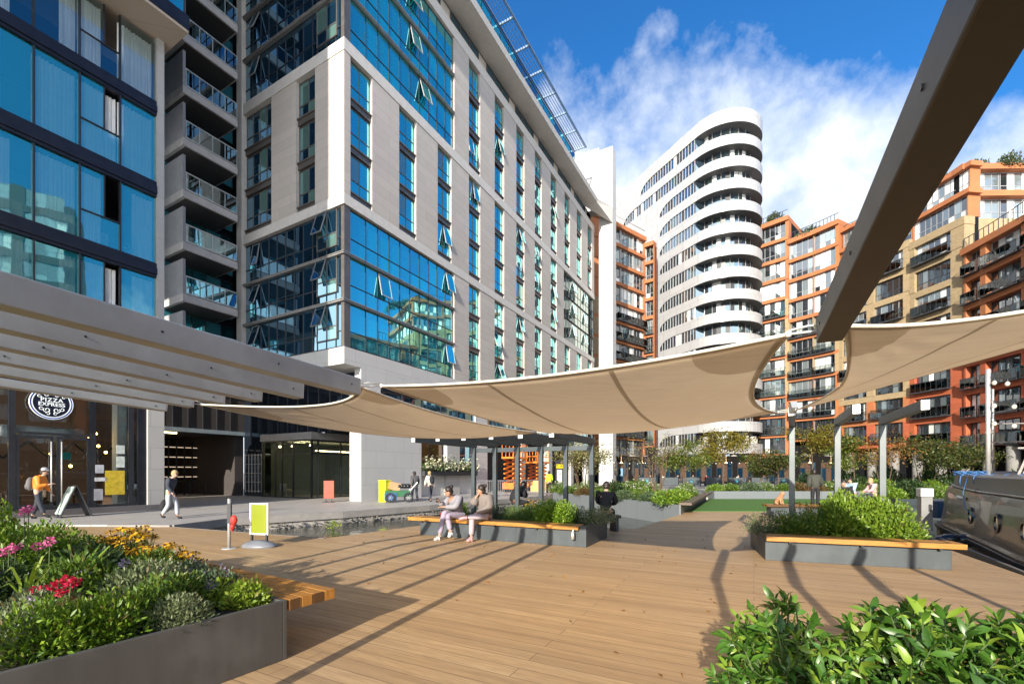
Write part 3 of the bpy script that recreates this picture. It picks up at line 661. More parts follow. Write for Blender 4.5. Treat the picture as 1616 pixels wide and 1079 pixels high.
def rail_mesh(w, n=None, dep=.55):
    key = ('rail', round(w, 1))
    if key not in win_lib:
        a = MB(); a.box(-.1, w+.1, -dep, 0, -.12, 0); a.box(-.1, w+.1, -dep, -dep+.05, 1.0, 1.05)
        n = int(w/.5)
        for k in range(n+1): a.box(-.1+(w+.17)*k/n, -.07+(w+.17)*k/n, -dep+.01, -dep+.04, 0, 1.0)
        for s in (-.1, w+.07): a.box(s, s+.03, -dep+.05, 0, 1.0, 1.05)
        g = MB(); g.box(-.05, w+.05, -dep+.015, -dep+.025, .08, .98)
        win_lib[key] = (a.mesh('balcony', dark_frame), g.mesh('balustrade_pane', far_rail))
    return win_lib[key]
class Facade:
    def __init__(s, root, p0, p1, budget):
        s.root = root; d = Vector((p1[0]-p0[0], p1[1]-p0[1])); s.L = d.length; s.rz = math.atan2(d.y, d.x); s.p0 = Vector((p0[0], p0[1], 0)); s.d = Vector((d.x, d.y, 0))/s.L; s.n = Vector((-s.d.y, s.d.x, 0)); s.mb = {}; s.far = MB(); s.budget = budget; s.D = 9
    def W(s, x, y, z): return s.p0+s.d*x+s.n*y+Vector((0, 0, z))   # +y into the building
    def box(s, key, x0, x1, y0, y1, z0, z1):
        m = s.mb.setdefault(key, MB()); i = len(m.v)
        m.v += [tuple(s.W(x, y, z)) for z in (z0, z1) for x, y in ((x0, y0), (x1, y0), (x1, y1), (x0, y1))]
        for q in ((3,2,1,0),(4,5,6,7),(0,1,5,4),(1,2,6,5),(2,3,7,6),(3,0,4,7)): m.f.append(tuple(i+k for k in q)); m.m.append(0)
    def win(s, x, z, w, h, n, seed, bal=False, shade=False, y=.28):
        wm = apt_win(w, h, n, seed, shade)
        if s.budget[0] > 0:
            s.budget[0] -= 1; o = place(wm[0], 'window', s.root, s.W(x, y, z), s.rz); place(wm[1], 'pane', o)
        else: s.budget[1].append((wm, s.W(x, y, z), s.rz))
        if bal:
            rm = rail_mesh(w)
            if s.budget[2] > 0:
                s.budget[2] -= 1; o = place(rm[0], 'balcony', s.root, s.W(x, .0, z), s.rz); place(rm[1], 'balustrade_pane', o)
            else: s.budget[3].append((rm, s.W(x, .0, z), s.rz))
    def done(s):
        for (nm, mat), m in s.mb.items(): m.build(nm, mat, s.root)
def merge(lst, name, root):
    vs = []; fs = []; ms = []; mats = []
    for wm, loc, rz in lst:
        T = Matrix.Translation(loc) @ Matrix.Rotation(rz, 4, 'Z')
        for me in wm:
            b = len(vs); vs += [tuple(T @ v.co) for v in me.vertices]
            for p in me.polygons:
                fs.append(tuple(b+i for i in p.vertices)); mt = me.materials[p.material_index]
                if mt not in mats: mats.append(mt)
                ms.append(mats.index(mt))
    if not fs: return
    me = bpy.data.meshes.new(name); me.from_pydata(vs, [], fs)
    for mt in mats: me.materials.append(mt)
    me.polygons.foreach_set('material_index', ms); o = place(me, name, root); o['kind'] = 'stuff'
FH = 2.95
crescent = thing('orange_crescent_block', 'long curving apartment block of orange bands and yellow brick around the garden', 'building', (0, 0, 0))
bud = [100, [], 70, []]
OW = ('orange_wall', orange_wall); BW = ('brick_wall', brick_y); RW = ('red_wall', red_wall); AB = ('arcade', core_dark)
cc = Vector((18, 50)); 
def cp(a, r=29.3): return (cc.x+r*math.cos(R(a)), cc.y+r*math.sin(R(a)))
# far wing with orange bands
GP = ('window_pier', M('pale_window_pier', (.33, .33, .33), .6))
def banded(f, x0, x1, bays_, ztop, zlow, brick_to, pier_key, seed, D=9):
    n = int((ztop-4.2)/FH)
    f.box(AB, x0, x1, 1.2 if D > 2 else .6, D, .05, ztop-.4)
    for k in range(n):
        zf = ztop-.55-FH*(k+1)
        up = k < 4
        key = OW if (up or zf < 13.5) else OW
        f.box(key, x0, x1, -.14, 1.2, zf-.2 if zf > 4.6 else 4.2, zf+.3)
        xs = x0
        for (b0, b1, np_) in bays_:
            pk = OW if up or zf < 12.5 else pier_key
            if b0 > xs+.01: f.box(GP if pk is OW else pk, xs, b0, .2 if pk is OW else -.16, 1.2, zf+.3, zf+FH-.2)
            f.win(b0, zf+.3, b1-b0, FH-.5, np_, seed+k*7+int(b0), bal=(not up and zf > 5), shade=zf < 8)
            xs = b1
        if x1 > xs+.01: f.box(OW if up or zf < 12.5 else pier_key, xs, x1, -.02 if (up or zf < 12.5) else -.16, 1.2, zf+.3, zf+FH-.2)
    f.box(OW, x0-.02, x1+.02, -.3, D, ztop-.85, ztop-.2)
f = Facade(crescent, cp(56), cp(47), bud)
banded(f, 0, f.L, [(.04, 1.6, 2), (1.75, f.L-.04, 4)], 40.1, 4, 25, BW, 3); f.done()
f = Facade(crescent, cp(47), cp(37.5), bud)
banded(f, 0, f.L, [(.04, f.L-.45, 6)], 40.1, 4, 25, BW, 8); f.done()
f = Facade(crescent, cp(37.5), cp(31), bud)
banded(f, 0, f.L, [(.2, f.L-.04, 4)], 36.4, 4, 25, BW, 5); f.done()
f = Facade(crescent, cp(31), cp(24.5), bud)
banded(f, 0, f.L, [(.04, f.L-.45, 4)], 36.4, 4, 25, BW, 9); f.done()
# brick bays
def brickbays(f, bays_, ztop, zbrick, seed, D=9):
    f.box(AB, 0, f.L, 1.2, D, .05, ztop-.4); n = int((zbrick-4.2)/FH)
    for k in range(n+1):
        zf = zbrick-.4-FH*(k+1); low = zf < 11
        if zf < 3.5: break
        xs = 0; key = OW if low else BW
        if low: key = RW if (seed > 10 or zf < 6) else OW
        f.box(key, 0, f.L, 0, 1.2, max(4.2, zf-.45), zf+.25)
        for (b0, b1, np_) in bays_:
            if b0 > xs: f.box(key, xs, b0, -.05, 1.2, zf+.25, zf+FH-.45)
            f.win(b0, zf+.25, b1-b0, FH-.7, np_, seed+k*5+int(b0), bal=(k % 2 == 0 or low), shade=low or k % 2 == 1)
            xs = b1
        f.box(key, xs, f.L, -.05, 1.2, zf+.25, zf+FH-.45)
    f.box(BW, -.05, f.L+.05, -.1, 1.2, zbrick-.85, zbrick)
    z = zbrick; j = 0
    while z+2.6 < ztop+.2:
        xs = 0; st = .4+.25*j
        f.win(.12, z+.05, f.L-.24, 2.2, 9, seed+j, y=st+.1); f.box(OW, 0, .1, st, 1.2, z, z+2.3); f.box(OW, f.L-.1, f.L+.02, st, 1.9, z, z+2.3)
        f.box(OW, -.1, f.L+(.1 if D > 5 else .4), st-.4, D, z+2.3, z+2.8); z += 2.85; j += 1
f = Facade(crescent, cp(24.5), cp(7.5), bud); brickbays(f, [(.5, 3.7, 5), (4.6, f.L-.7, 5)], 35.0, 29.2, 4); f.done()
f = Facade(crescent, cp(7.5), (47.75, 48.0), bud); brickbays(f, [(.6, f.L-1.35, 6)], 34.4, 28.7, 16, 1.7); f.done()
f = Facade(crescent, (48.3, 48.6), (64, 48.3), bud); f.box(BW, 0, f.L, 0, 9, 20, 28.7); f.win(4.5, 25.6, 5, 2.2, 5, 77, y=-.06)
for z in (28.7, 31.55):
    for k in range(4): f.win(.2+3.9*k, z+.05, 3.8, 2.2, 5, 70+k, y=.35)
    f.box(OW, -.5, f.L, -.35, 6, z+2.25, z+2.85); f.box(AB, 0, f.L, .6, 6, z, z+2.25)
f.done()
# nearest orange wing, lower and stepping forward
def nearwing(f, bays_, ztop, seed):
    n = int((ztop-4.2)/FH); f.box(AB, 0, f.L, 1.3, 9, .05, ztop-.4)
    for k in range(n):
        zf = ztop-.45-FH*(k+1); key = OW if k < 3 else RW; xs = 0
        f.box(key, 0, f.L, -.1, 1.3, max(4.3, zf-.5), zf+.1)
        for (b0, b1, np_) in bays_:
            if b0 > xs: f.box(key, xs, b0, -.05, 1.3, zf+.1, zf+FH-.5)
            f.win(b0, zf+.12, b1-b0, FH-.62, np_, seed+k*3+int(b0), bal=True, shade=k > 0, y=.5); xs = b1
        if f.L > xs: f.box(key, xs, f.L, -.05, 1.3, zf+.1, zf+FH-.5)
    f.box(OW, -.15, f.L+.2, -.3, 9, ztop-.95, ztop-.3)
f = Facade(crescent, (47.6, 47.9), (46.9, 41.6), bud); nearwing(f, [(.25, 1.9, 3), (2.5, f.L-.3, 5)], 25.4, 21); f.done()
f = Facade(crescent, (46.9, 41.6), (45.4, 36), bud); nearwing(f, [(.3, 2.6, 4), (3.1, f.L-.2, 4)], 25.4, 31); f.done()
f = Facade(crescent, (45.4, 36), (42.5, 29.5), bud); nearwing(f, [(.5, 3.3, 4), (4, f.L-.2, 5)], 25.4, 41); f.done()
quay = thing('quayside_block', 'long red and yellow block across the canal beyond the right edge', 'building', (0, 0, 0)); bq_ = [60, [], 0, []]
QB = ('shaded_brown_brick_wall', M('shaded_brown_brick', (.10, .062, .045), .85, sc=4))  # brown brick with shade put into its colour for the reflections
f = Facade(quay, (41.5, 26), (39.5, 5), bq_); nearwing(f, [(.5, 4, 4), (5, 9, 4), (10, 14, 4), (15, 20, 5)], 21.5, 61); f.done()
f = Facade(quay, (39.5, 5), (37, -24), bq_)
for k in range(11):
    z = 4.2+2.95*k; f.box(QB, 0, f.L, -.1, 4, z, z+.9)
    for j in range(6): f.win(.8+4.8*j, z+.9, 3.6, 2.05, 4, 80+k+j, y=.2); f.box(QB, 4.4+4.8*j, 5.6+4.8*j, -.05, 1, z+.9, z+2.95)
f.box(AB, 0, f.L, 1.2, 9, .05, 36); f.done(); merge(bq_[1], 'far_windows', quay); merge(bq_[3], 'far_balconies', quay)
merge(bud[1], 'far_windows', crescent); merge(bud[3], 'far_balconies', crescent)
m = MB()
for a in np.linspace(54, -14, 14):
    p = cp(a, 30.0); m.tube([(p[0], p[1], .05), (p[0], p[1], 4.3)], .5, 12)
m.split('arcade_column', M('arcade_concrete', (.2, .195, .185), .8), crescent, True)
m = MB()
for a0, a1, z, r in ((55, 38, 39.95, 29.6), (37, 25, 36.2, 29.6), (24, 1, 34.3, 30.2), (-4, -18, 25.1, 29.7)):
    m = MB()
    for q in np.linspace(a0, a1, 14)[:-1]:
        p = cp(q, r); p2 = cp(q+(a1-a0)/13, r); m.bar((*p, z), (*p, z+1.1), .05, .05); m.bar((*p, z+1.1), (*p2, z+1.1), .06, .06)
    m.build('roof_railing', dark_frame, crescent)
rf_leaf = leaf_mat('roof_plants', (.03, .06, .02), (.09, .13, .05), (.16, .15, .08))
for i, (a, r, z, n, sx, sz) in enumerate(((45.5, 30.5, 40, 500, 1.0, 1.0), (42, 30.5, 40, 900, 1.3, 2.1), (47.5, 30.5, 40, 300, .8, .7), (33, 30.5, 36.3, 700, 1.8, 1.4), (20, 31.2, 34.8, 500, 1.2, 1.5), (3, 31.5, 34.4, 500, 1.0, 1.3), (0, 33, 34.4, 700, 1.3, 1.7), (-2.6, 35, 34.4, 600, 1.1, 1.5), (-4.5, 37, 34.4, 700, 1.3, 1.7), (-6.3, 38.8, 34.4, 600, 1.1, 1.5))):
    P, D = blob(n, (sx, sx, sz), 9); p = cp(a, r); o = place(leaf_mesh('roof_shrub', P, D, .32, .16, rf_leaf), 'roof_shrub', None, (p[0], p[1], z-.35))
    tag(o, ['small bush low on the far orange roof', 'tallest dark bush on the peak of the far orange roof', 'tiny bush nearest the white tower on the orange roof', 'broad brownish shrub on the middle orange roof', 'shrub on the brick roof beside the overhead beam', 'rounded roof terrace bush, first past the overhead beam', 'rounded roof terrace bush, second past the overhead beam', 'rounded roof terrace bush, third past the overhead beam', 'widest roof terrace bush near the far right', 'last roof terrace bush at the right edge'][i], 'shrub', 'shrubs on the roof terraces')
# wing left of the tower
wing = thing('orange_wing_block', 'narrow orange banded apartment wing between the hotel end wall and white tower', 'building', (0, 0, 0))
bud2 = [100, [], 60, []]
f = Facade(wing, (13.0, 67.2), (21.6, 73.9), bud2); banded(f, 0, f.L, [(.2, 4.9, 4), (5.2, 8.0, 4), (8.3, f.L-.2, 3)], 39.9, 4, 25, OW, 51); f.done()
f = Facade(wing, (21.6, 73.9), (22.75, 72.95), bud2); banded(f, 0, f.L, [(.1, f.L-.1, 2)], 38.9, 4, 25, OW, 57, 1.0); f.done()
f = Facade(wing, (4.0, 62), (13.0, 67.2), bud2); banded(f, 0, f.L, [(.5, 2.1, 2), (5, 8, 3)], 39.9, 4, 25, BW, 59); f.done()
merge(bud2[1], 'far_windows', wing); merge(bud2[3], 'far_balconies', wing)
m = MB()
for t in np.linspace(0, 1, 10):
    p = (13+8.6*t, 67.2+6.7*t); m.tube([(p[0], p[1]-.3, .05), (p[0], p[1]-.3, 4.3)], .45, 10) if int(t*9) % 3 == 0 else None
    m.bar((*p, 39.7), (*p, 40.8), .05, .05)
m.bar((13, 67.2, 40.8), (21.6, 73.9, 40.8), .06, .06); m.split('column', grey_stone, wing, True)
random.seed(11)
# ================================================================== GROUND, WATER, DECK
def plane_poly(name, pts, z0, z1, mat):
    m = MB(); m.prism(pts, z0, z1); return struct(m.build(name, mat))
def paving_mat():
    m, nt, b = nodes_of('grey_paving'); v = coords(nt, rot=(0, 0, R(-60.8)))
    br = N(nt, 'ShaderNodeTexBrick')
    for k, x in (('Scale', 1), ('Mortar Size', .006), ('Brick Width', .9), ('Row Height', .45)): br.inputs[k].default_value = x
    br.inputs['Color1'].default_value = rgb((.40, .375, .35)); br.inputs['Color2'].default_value = rgb((.48, .455, .43)); br.inputs['Mortar'].default_value = rgb((.15, .14, .13))
    nt.links.new(v, br.inputs['Vector']); f = noise(nt, v, .6, 6); f2 = noise(nt, v, 30, 3)
    cc = mixc(nt, mathn(nt, 'MULTIPLY', f, .5), br.outputs[0], (.31, .285, .265)); cc = mixc(nt, mathn(nt, 'MULTIPLY', f2, .3), cc, (.2, .19, .18))
    nt.links.new(cc, b.inputs['Base Color']); b.inputs['Roughness'].default_value = .6; bump(nt, b, mathn(nt, 'SUBTRACT', f2, br.outputs['Fac']), .2, .005); return m
paving = paving_mat()
edge = [(-12.3, 13.9), (-10.35, 13.84), (-9.9, 15.95), (-6.94, 18.6), (-4.06, 22.1), (-1.7, 25.5), (4, 34), (9.5, 34), (11, 29.2), (26, 29.2), (27, 33), (70, 33)]
plane_poly('pavement', edge+[(400, 33), (400, 500), (-400, 500), (-400, 13.9)], -1.0, .05, paving)
m = MB()
for a, b in zip(edge[:-5], edge[1:-4]):
    a, b = Vector((*a, 0)), Vector((*b, 0)); d = (b-a).normalized(); n = Vector((d.y, -d.x, 0))
    m.bar(a+n*.03+Vector((0, 0, -.08)), b+n*.03+Vector((0, 0, -.08)), .12, .27)
struct(m.build('kerb', M('canal_coping', (.27, .255, .24), .7, sc=2, var=.2)))
m = MB(); random.seed(5)
for a, b in zip(edge[1:-5], edge[2:-4]):
    a, b = Vector((*a, 0)), Vector((*b, 0)); L = (b-a).length; d = (b-a)/L; n = Vector((d.y, -d.x, 0))
    for k in range(int(L*26)):
        p = a+d*random.uniform(0, L)+n*random.uniform(.02, .3)+Vector((0, 0, -.46+random.uniform(0, .2))); r = random.uniform(.025, .055); m.ball(p, (r, r*.8, r*.6), 6, 4)
st = m.build('canal_edge_stones', M('dark_stones', (.17, .16, .145), .8, sc=8, var=.4)); st['kind'] = 'stuff'; st['label'] = 'rough dark stones lining the canal edge'
def water_mat():
    m, nt, b = nodes_of('canal_water'); b.inputs['Base Color'].default_value = rgb((.018, .026, .018)); b.inputs['Roughness'].default_value = .03; b.inputs['Specular IOR Level'].default_value = .6
    v = coords(nt); h = mathn(nt, 'ADD', noise(nt, v, 2.2, 3, .5, .6), mathn(nt, 'MULTIPLY', noise(nt, v, 9, 2), .3)); bump(nt, b, h, .35, .06); return m
m = MB(); m.face([(-14, -20, -.45), (90, -20, -.45), (90, 40, -.45), (-14, 40, -.45)]); struct(m.build('water', water_mat()))
def deck_mat():
    m, nt, b = nodes_of('timber_deck'); v = coords(nt, rot=(0, 0, R(28)))
    br = N(nt, 'ShaderNodeTexBrick'); br.offset = .5
    for k, x in (('Scale', 1), ('Mortar Size', .0035), ('Mortar Smooth', .3), ('Brick Width', 3.5), ('Row Height', .18)): br.inputs[k].default_value = x
    br.inputs['Color1'].default_value = rgb((0, 0, 0)); br.inputs['Color2'].default_value = rgb((1, 1, 1)); br.inputs['Mortar'].default_value = rgb((.5, .5, .5))
    nt.links.new(v, br.inputs['Vector'])
    mp = N(nt, 'ShaderNodeMapping'); mp.inputs['Scale'].default_value = (.9, 16, 1); nt.links.new(v, mp.inputs[0])
    # each board shifts the grain
    ad = N(nt, 'ShaderNodeVectorMath'); ad.operation = 'ADD'; sc = N(nt, 'ShaderNodeVectorMath'); sc.operation = 'SCALE'; sc.inputs[3].default_value = 37
    nt.links.new(br.outputs[0], sc.inputs[0]); nt.links.new(mp.outputs[0], ad.inputs[0]); nt.links.new(sc.outputs[0], ad.inputs[1])
    g = noise(nt, ad.outputs[0], 1.6, 7, .65, .8); g2 = noise(nt, ad.outputs[0], 6, 4, .6, .3); big = noise(nt, v, .35, 4)
    cc = ramp(nt, br.outputs[0], [(0., (.44, .28, .14)), (.5, (.52, .34, .172)), (1., (.58, .39, .205))])
    cc = mixc(nt, ramp(nt, g, [(.35, 0.), (.62, .85)]), cc, (.35, .225, .115)); cc = mixc(nt, ramp(nt, g2, [(.48, 0.), (.72, .6)]), cc, (.26, .16, .08))
    mp2 = N(nt, 'ShaderNodeMapping'); mp2.inputs['Scale'].default_value = (.16, 5.5, 1); nt.links.new(v, mp2.inputs[0]); g3 = noise(nt, mp2.outputs[0], 1.0, 6, .6, .5)
    cc = mixc(nt, ramp(nt, g3, [(.52, 0.), (.70, .6)]), cc, (.25, .155, .08)); cc = mixc(nt, ramp(nt, g3, [(.25, .45), (.42, 0.)]), cc, (.58, .42, .25))
    cc = mixc(nt, ramp(nt, big, [(.42, 0.), (.72, .42)]), cc, (.36, .265, .17))
    cc = mixc(nt, br.outputs['Fac'], cc, (.12, .075, .05)); nt.links.new(cc, b.inputs['Base Color'])
    b.inputs['Roughness'].default_value = .55; b.inputs['Specular IOR Level'].default_value = .35
    bump(nt, b, mathn(nt, 'SUBTRACT', mathn(nt, 'MULTIPLY', g2, .4), br.outputs['Fac']), .35, .006); return m
deckm = deck_mat()
plane_poly('deck', [(-10.3, 13.8), (-4.68, 11.4), (-2.6, 14.5), (1.2, 13.0), (2.4, 14.0), (3.6, 13.2), (4.28, 14.3), (6.56, 17.8), (7.4, 19.2), (16.6, 19.2), (13.0, 15.5), (9.3, 9.63), (8.18, 7.27), (5.9, 2.4), (4.2, -4), (-20, -4), (-20, 13.85), (-12.3, 13.85)], -.22, 0, deckm)
m = MB(); m.bar((8.24, 7.25, -.05), (13.06, 15.47, -.05), .06, .18); m.bar((8.24, 7.25, -.05), (5.95, 2.4, -.05), .06, .18); m.bar((-4.68, 11.37, -.11), (-10.3, 13.76, -.11), .05, .24); struct(m.build('deck_edge', M('deck_edge_grey', (.16, .15, .14), .6)))
def lawn_mat():
    m, nt, b = nodes_of('green_turf'); v = coords(nt); cc = ramp(nt, noise(nt, v, 60, 4), [(.3, (.03, .10, .008)), (.7, (.075, .20, .02))]); cc = mixc(nt, mathn(nt, 'MULTIPLY', noise(nt, v, .8, 4), .4), cc, (.08, .15, .02))
    nt.links.new(cc, b.inputs['Base Color']); b.inputs['Roughness'].default_value = .9; bump(nt, b, noise(nt, v, 90, 2), .6, .02); return m
plane_poly('lawn', [(7.42, 19.2), (12.2, 28), (21, 28), (14.4, 19.2)], -.3, .02, lawn_mat())
# ================================================================== PLANTERS
def scuffed(name, c):
    m, nt, b = nodes_of(name); a = noise(nt, coords(nt, (5, 5, .5)), 1.6, 6, .65); p = noise(nt, coords(nt), 2.2, 6); q = noise(nt, coords(nt), 55, 2)
    cc = mixc(nt, ramp(nt, a, [(.4, 0.), (.75, .55)]), c, tuple(x*.62 for x in c)); cc = mixc(nt, ramp(nt, p, [(.5, 0.), (.8, .5)]), cc, tuple(min(1, x*1.7+.01) for x in c))
    cc = mixc(nt, ramp(nt, q, [(.74, 0.), (.78, .6)]), cc, (.32, .29, .26)); nt.links.new(cc, b.inputs['Base Color']); nt.links.new(ramp(nt, p, [(.3, .38), (.7, .6)]), b.inputs['Roughness']); bump(nt, b, p, .08, .02); return m
pl_fore = scuffed('planter_fore_paint', (.075, .072, .069))
pl_dark = scuffed('planter_grey_paint', (.05, .062, .07))
pl_pale = panel_mat('planter_pale_grey', (.17, .19, .205), 1.2, 2, .006, .5, .05)
soil = M('soil', (.035, .024, .017), .95, sc=20, var=.4, bm=.6)
def wood_mat(name, rot):
    m, nt, b = nodes_of(name); v = coords(nt, rot=(0, 0, rot)); mp = N(nt, 'ShaderNodeMapping'); mp.inputs['Scale'].default_value = (1, 14, 6); nt.links.new(v, mp.inputs[0])
    g = noise(nt, mp.outputs[0], 2, 6, .6, .6); br = N(nt, 'ShaderNodeTexBrick')
    for k, x in (('Scale', 1), ('Mortar Size', .004), ('Brick Width', 30), ('Row Height', .125)): br.inputs[k].default_value = x
    nt.links.new(v, br.inputs['Vector']); cc = ramp(nt, g, [(.3, (.30, .13, .025)), (.7, (.47, .215, .045))]); cc = mixc(nt, br.outputs['Fac'], cc, (.10, .05, .02))
    nt.links.new(cc, b.inputs['Base Color']); b.inputs['Roughness'].default_value = .38; bump(nt, b, mathn(nt, 'SUBTRACT', mathn(nt, 'MULTIPLY', g, .3), br.outputs['Fac']), .3, .006); return m
def planter(name, label, p0, ang, L, D, h, bench=None, mat=None, wall=.04, zb=0.0):
    """p0 = front-right corner; local +x runs along the front to the left, local +y goes back"""
    o = thing(name, label, 'planter bench' if bench else 'planter', (p0[0], p0[1], zb), ang)
    m = MB(); mt = mat or pl_dark
    m.box(0, L, 0, wall, 0, h); m.box(0, L, D-wall, D, 0, h); m.box(0, wall, wall, D-wall, 0, h); m.box(L-wall, L, wall, D-wall, 0, h)
    m.build('planter_box', mt, o, bevel=.006)
    m = MB(); m.box(wall, L-wall, wall, D-wall, 0, h-.06); m.build('soil', soil, o)
    if bench:
        x0, x1, y0, y1, z0, z1 = bench; m = MB(); n = max(1, round((y1-y0)/.125)); w = (y1-y0)/n
        for k in range(n): m.box(x0, x1, y0+w*k+.004, y0+w*(k+1)-.004, z0, z1)
        m.build('bench_seat', wood_mat('bench_wood', 0) if 'bench_wood' not in bpy.data.materials else bpy.data.materials['bench_wood'], o, bevel=.004)
        m = MB(); x = x0+.4
        while x < x1-.2: m.bar((x, y0+.03, z0-.02), (x, y1, z0-.02), .05, .035); x += 1.1
        m.build('bench_bracket', dark_metal, o)
    return o
# ang puts local +x along the left-going front edge; local +y = back (away): left-handed fix by mirrored placement
def dirang(v): return math.atan2(v[1], v[0])
# foreground flower planter: far-right corner (-1.99,4.03); long side runs back-left, depth towards the camera
fa = Vector((-.857, .515, 0)); fb = Vector((-.515, -.857, 0)); FP0 = Vector((-1.99, 4.03, 0))
flower_planter = planter('planter_bench', 'foreground dark grey planter full of flowers with a short wooden bench end', FP0, dirang(fa), 5.2, 2.45, .523, (0.0, 5.2, -.5, -.02, .42, .515), mat=pl_fore)
# planter with the two seated women: front-left (-2.43,12.04), front-right (1.625,9.97)
wr = Vector((1.625, 9.97, 0)); wl = Vector((-2.43, 12.04, 0)); wd = (wr-wl).normalized(); wang = dirang(wd); wn = Vector((-wd.y, wd.x, 0))
women_planter = planter('planter_bench', 'planter bench where two women sit, green bushes behind an orange wood seat', wl, wang, (wr-wl).length, 1.72, .47, (-.32, 4.4, -.118, .372, .385, .47))
rr_ = Vector((7.39, 7.64, 0)); rl_ = Vector((4.77, 8.57, 0)); rd = (rr_-rl_).normalized(); rang = dirang(rd); rn = Vector((-rd.y, rd.x, 0))
right_planter = planter('planter_bench', 'planter bench beside the boat with a clipped bright green hedge', rl_, rang, (rr_-rl_).length, 1.75, .46, (-.0, 2.93, -.12, .37, .375, .46))
near_planter = planter('planter', 'low dark planter under the glossy laurel at the bottom right corner', Vector((1.2, 2.42, 0)), R(-28), 2.6, 1.2, .46)
near_planter.location = (.75, 1.55, 0)
# far planters
def poly_planter(label, pts, z0, h, mat):
    o = thing('planter', label, 'planter', (pts[0][0], pts[0][1], z0)); m = MB(); q = [(p[0]-pts[0][0], p[1]-pts[0][1]) for p in pts]
    m.prism(q, 0, h-.08, 0); m.build('soil', soil, o); m = MB()
    for a, b in zip(q, q[1:]+q[:1]): m.bar((a[0], a[1], h/2), (b[0], b[1], h/2), .07, h)
    m.build('planter_box', mat, o); return o
PA = [(6.56, 17.8), (12.0, 28.2), (5, 35), (2.7, 29.6)]
poly_planter('long pale grey planter left of the lawn standing in the water', PA, -.6, .98, pl_pale)
m = MB(); m.bar((6.75, 17.7, .42), (11.9, 27.6, .42), .45, .09); tag(m.build('bench', M('weathered_bench', (.12, .085, .06), .6)), 'dark weathered bench along the lawn edge of the long planter', 'bench')
PB = [(12.6, 28.3), (22.5, 28.3), (23.5, 31), (12.6, 31)]
poly_planter('grey planter closing the far end of the lawn', PB, -.5, .98, pl_pale)
PC = [(16.5, 19.5), (26, 22), (27, 25), (17.5, 22.3)]
poly_planter('dark planter with green shrubs right of the lawn', PC, -.5, 1.0, pl_dark)
# bench behind the right planter
bn = thing('planter_bench', 'orange wooden bench on a low grey base behind the right hedge', 'bench', (9.5, 16.9, 0), R(-8))
m = MB(); m.box(0, 2.1, 0, .5, .37, .45); m.build('bench_seat', bpy.data.materials['bench_wood'], bn); m = MB(); m.box(.15, 2.0, .1, .5, 0, .365); m.build('planter_box', pl_dark, bn)
# ================================================================== PERGOLAS AND SAILS
steel = M('pergola_shade_lifted_steel', (.34, .355, .365), .38, .35, sc=2.5, var=.15, bm=.05)  # lighter copy: colour raised to offset the shade on the left beams
steel_r = M('pergola_sun_toned_steel', (.085, .098, .104), .38, .35, sc=2.5, var=.15, bm=.05)  # darker copy: colour lowered to offset direct sun on the right posts
steel_d = M('pergola_dark_steel', (.065, .08, .088), .38, .35, sc=2.5, var=.15, bm=.05)
steel_b = M('pergola_brown_steel', (.058, .05, .045), .42, .3, sc=2.5, var=.12, bm=.05)
def pergola(label, beams, posts, cross, mat, w=.11, h=.16, pw=.11, hh=None):
    h0 = h
    o = thing('pergola', label, 'pergola')
    for bi, (p, q) in enumerate(beams):
        h = hh[bi] if hh else h0
        m = MB(); m.bar(p, q, w, h); m.build('beam', mat, o, bevel=.008)
        d = (Vector(q)-Vector(p)).normalized(); m = MB(); m.bar(Vector(q)-d*.02, Vector(q)+d*.008, w*.94, h*.94); m.build('end_plate', silver, o)
        sd_ = d.cross(Vector((0, 0, 1))).normalized()
        for t_b in (.12, .9, 1.7):
            m = MB(); c_b = Vector(q)-d*t_b
            for s_b in (-1, 1): m.tube([c_b+sd_*s_b*(w/2-.002), c_b+sd_*s_b*(w/2+.004)], .008, 8)
            m.build('bolt', dark_metal, o)
    for p, zt in posts:
        m = MB(); m.bar((p[0], p[1], p[2]), (p[0], p[1], zt), pw, pw, up=(.47, .88, 0)); m.split('post', mat, o, bevel=.006)
    for p, q in cross: m = MB(); m.bar(p, q, .07, .12); m.build('cross_rail', mat, o)
    return o
# left foreground pergola
ends = [(561, 597.4, -1.465, 4.26), (472, 605.6, -2.11, 4.51), (408, 615.8, -2.71, 4.86), (350, 622.7, -3.28, 5.14), (302, 630, -3.85, 5.46), (260, 638, -4.48, 5.87)]
HB = [.155, .15, .125, .11, .10, .09]
near_y = [432, 481, 522, 552, 575, 597]; azs = [22, 24.3, 26.5, 28.7, 31, 33]
bl = []; pl = []; leftends = []
for (x, y, X, Y), ny, az in zip(ends, near_y, azs):
    zt = CH+(HY-y)/F*Y; d = Vector((math.sin(R(az)), math.cos(R(az)), 0)); k = (0-CX)/F
    t = (X-k*Y)/(d.x-k*d.y); nY = Y-d.y*t; zn = CH+(HY-ny)/F*nY; sl = (zt-zn)/t
    hb2 = HB[len(bl)]; e = Vector((X, Y, zt-hb2/2)); s = e-d*3.35-Vector((0, 0, sl*3.35)); bl.append((s, e)); leftends.append(e); pp = e-d*3.1; pl.append(((pp.x, pp.y, 0), s.z))
pergola('near left pergola of six long grey steel beams fanning towards the water', bl, pl, [], steel, h=.15, w=.12, hh=HB)
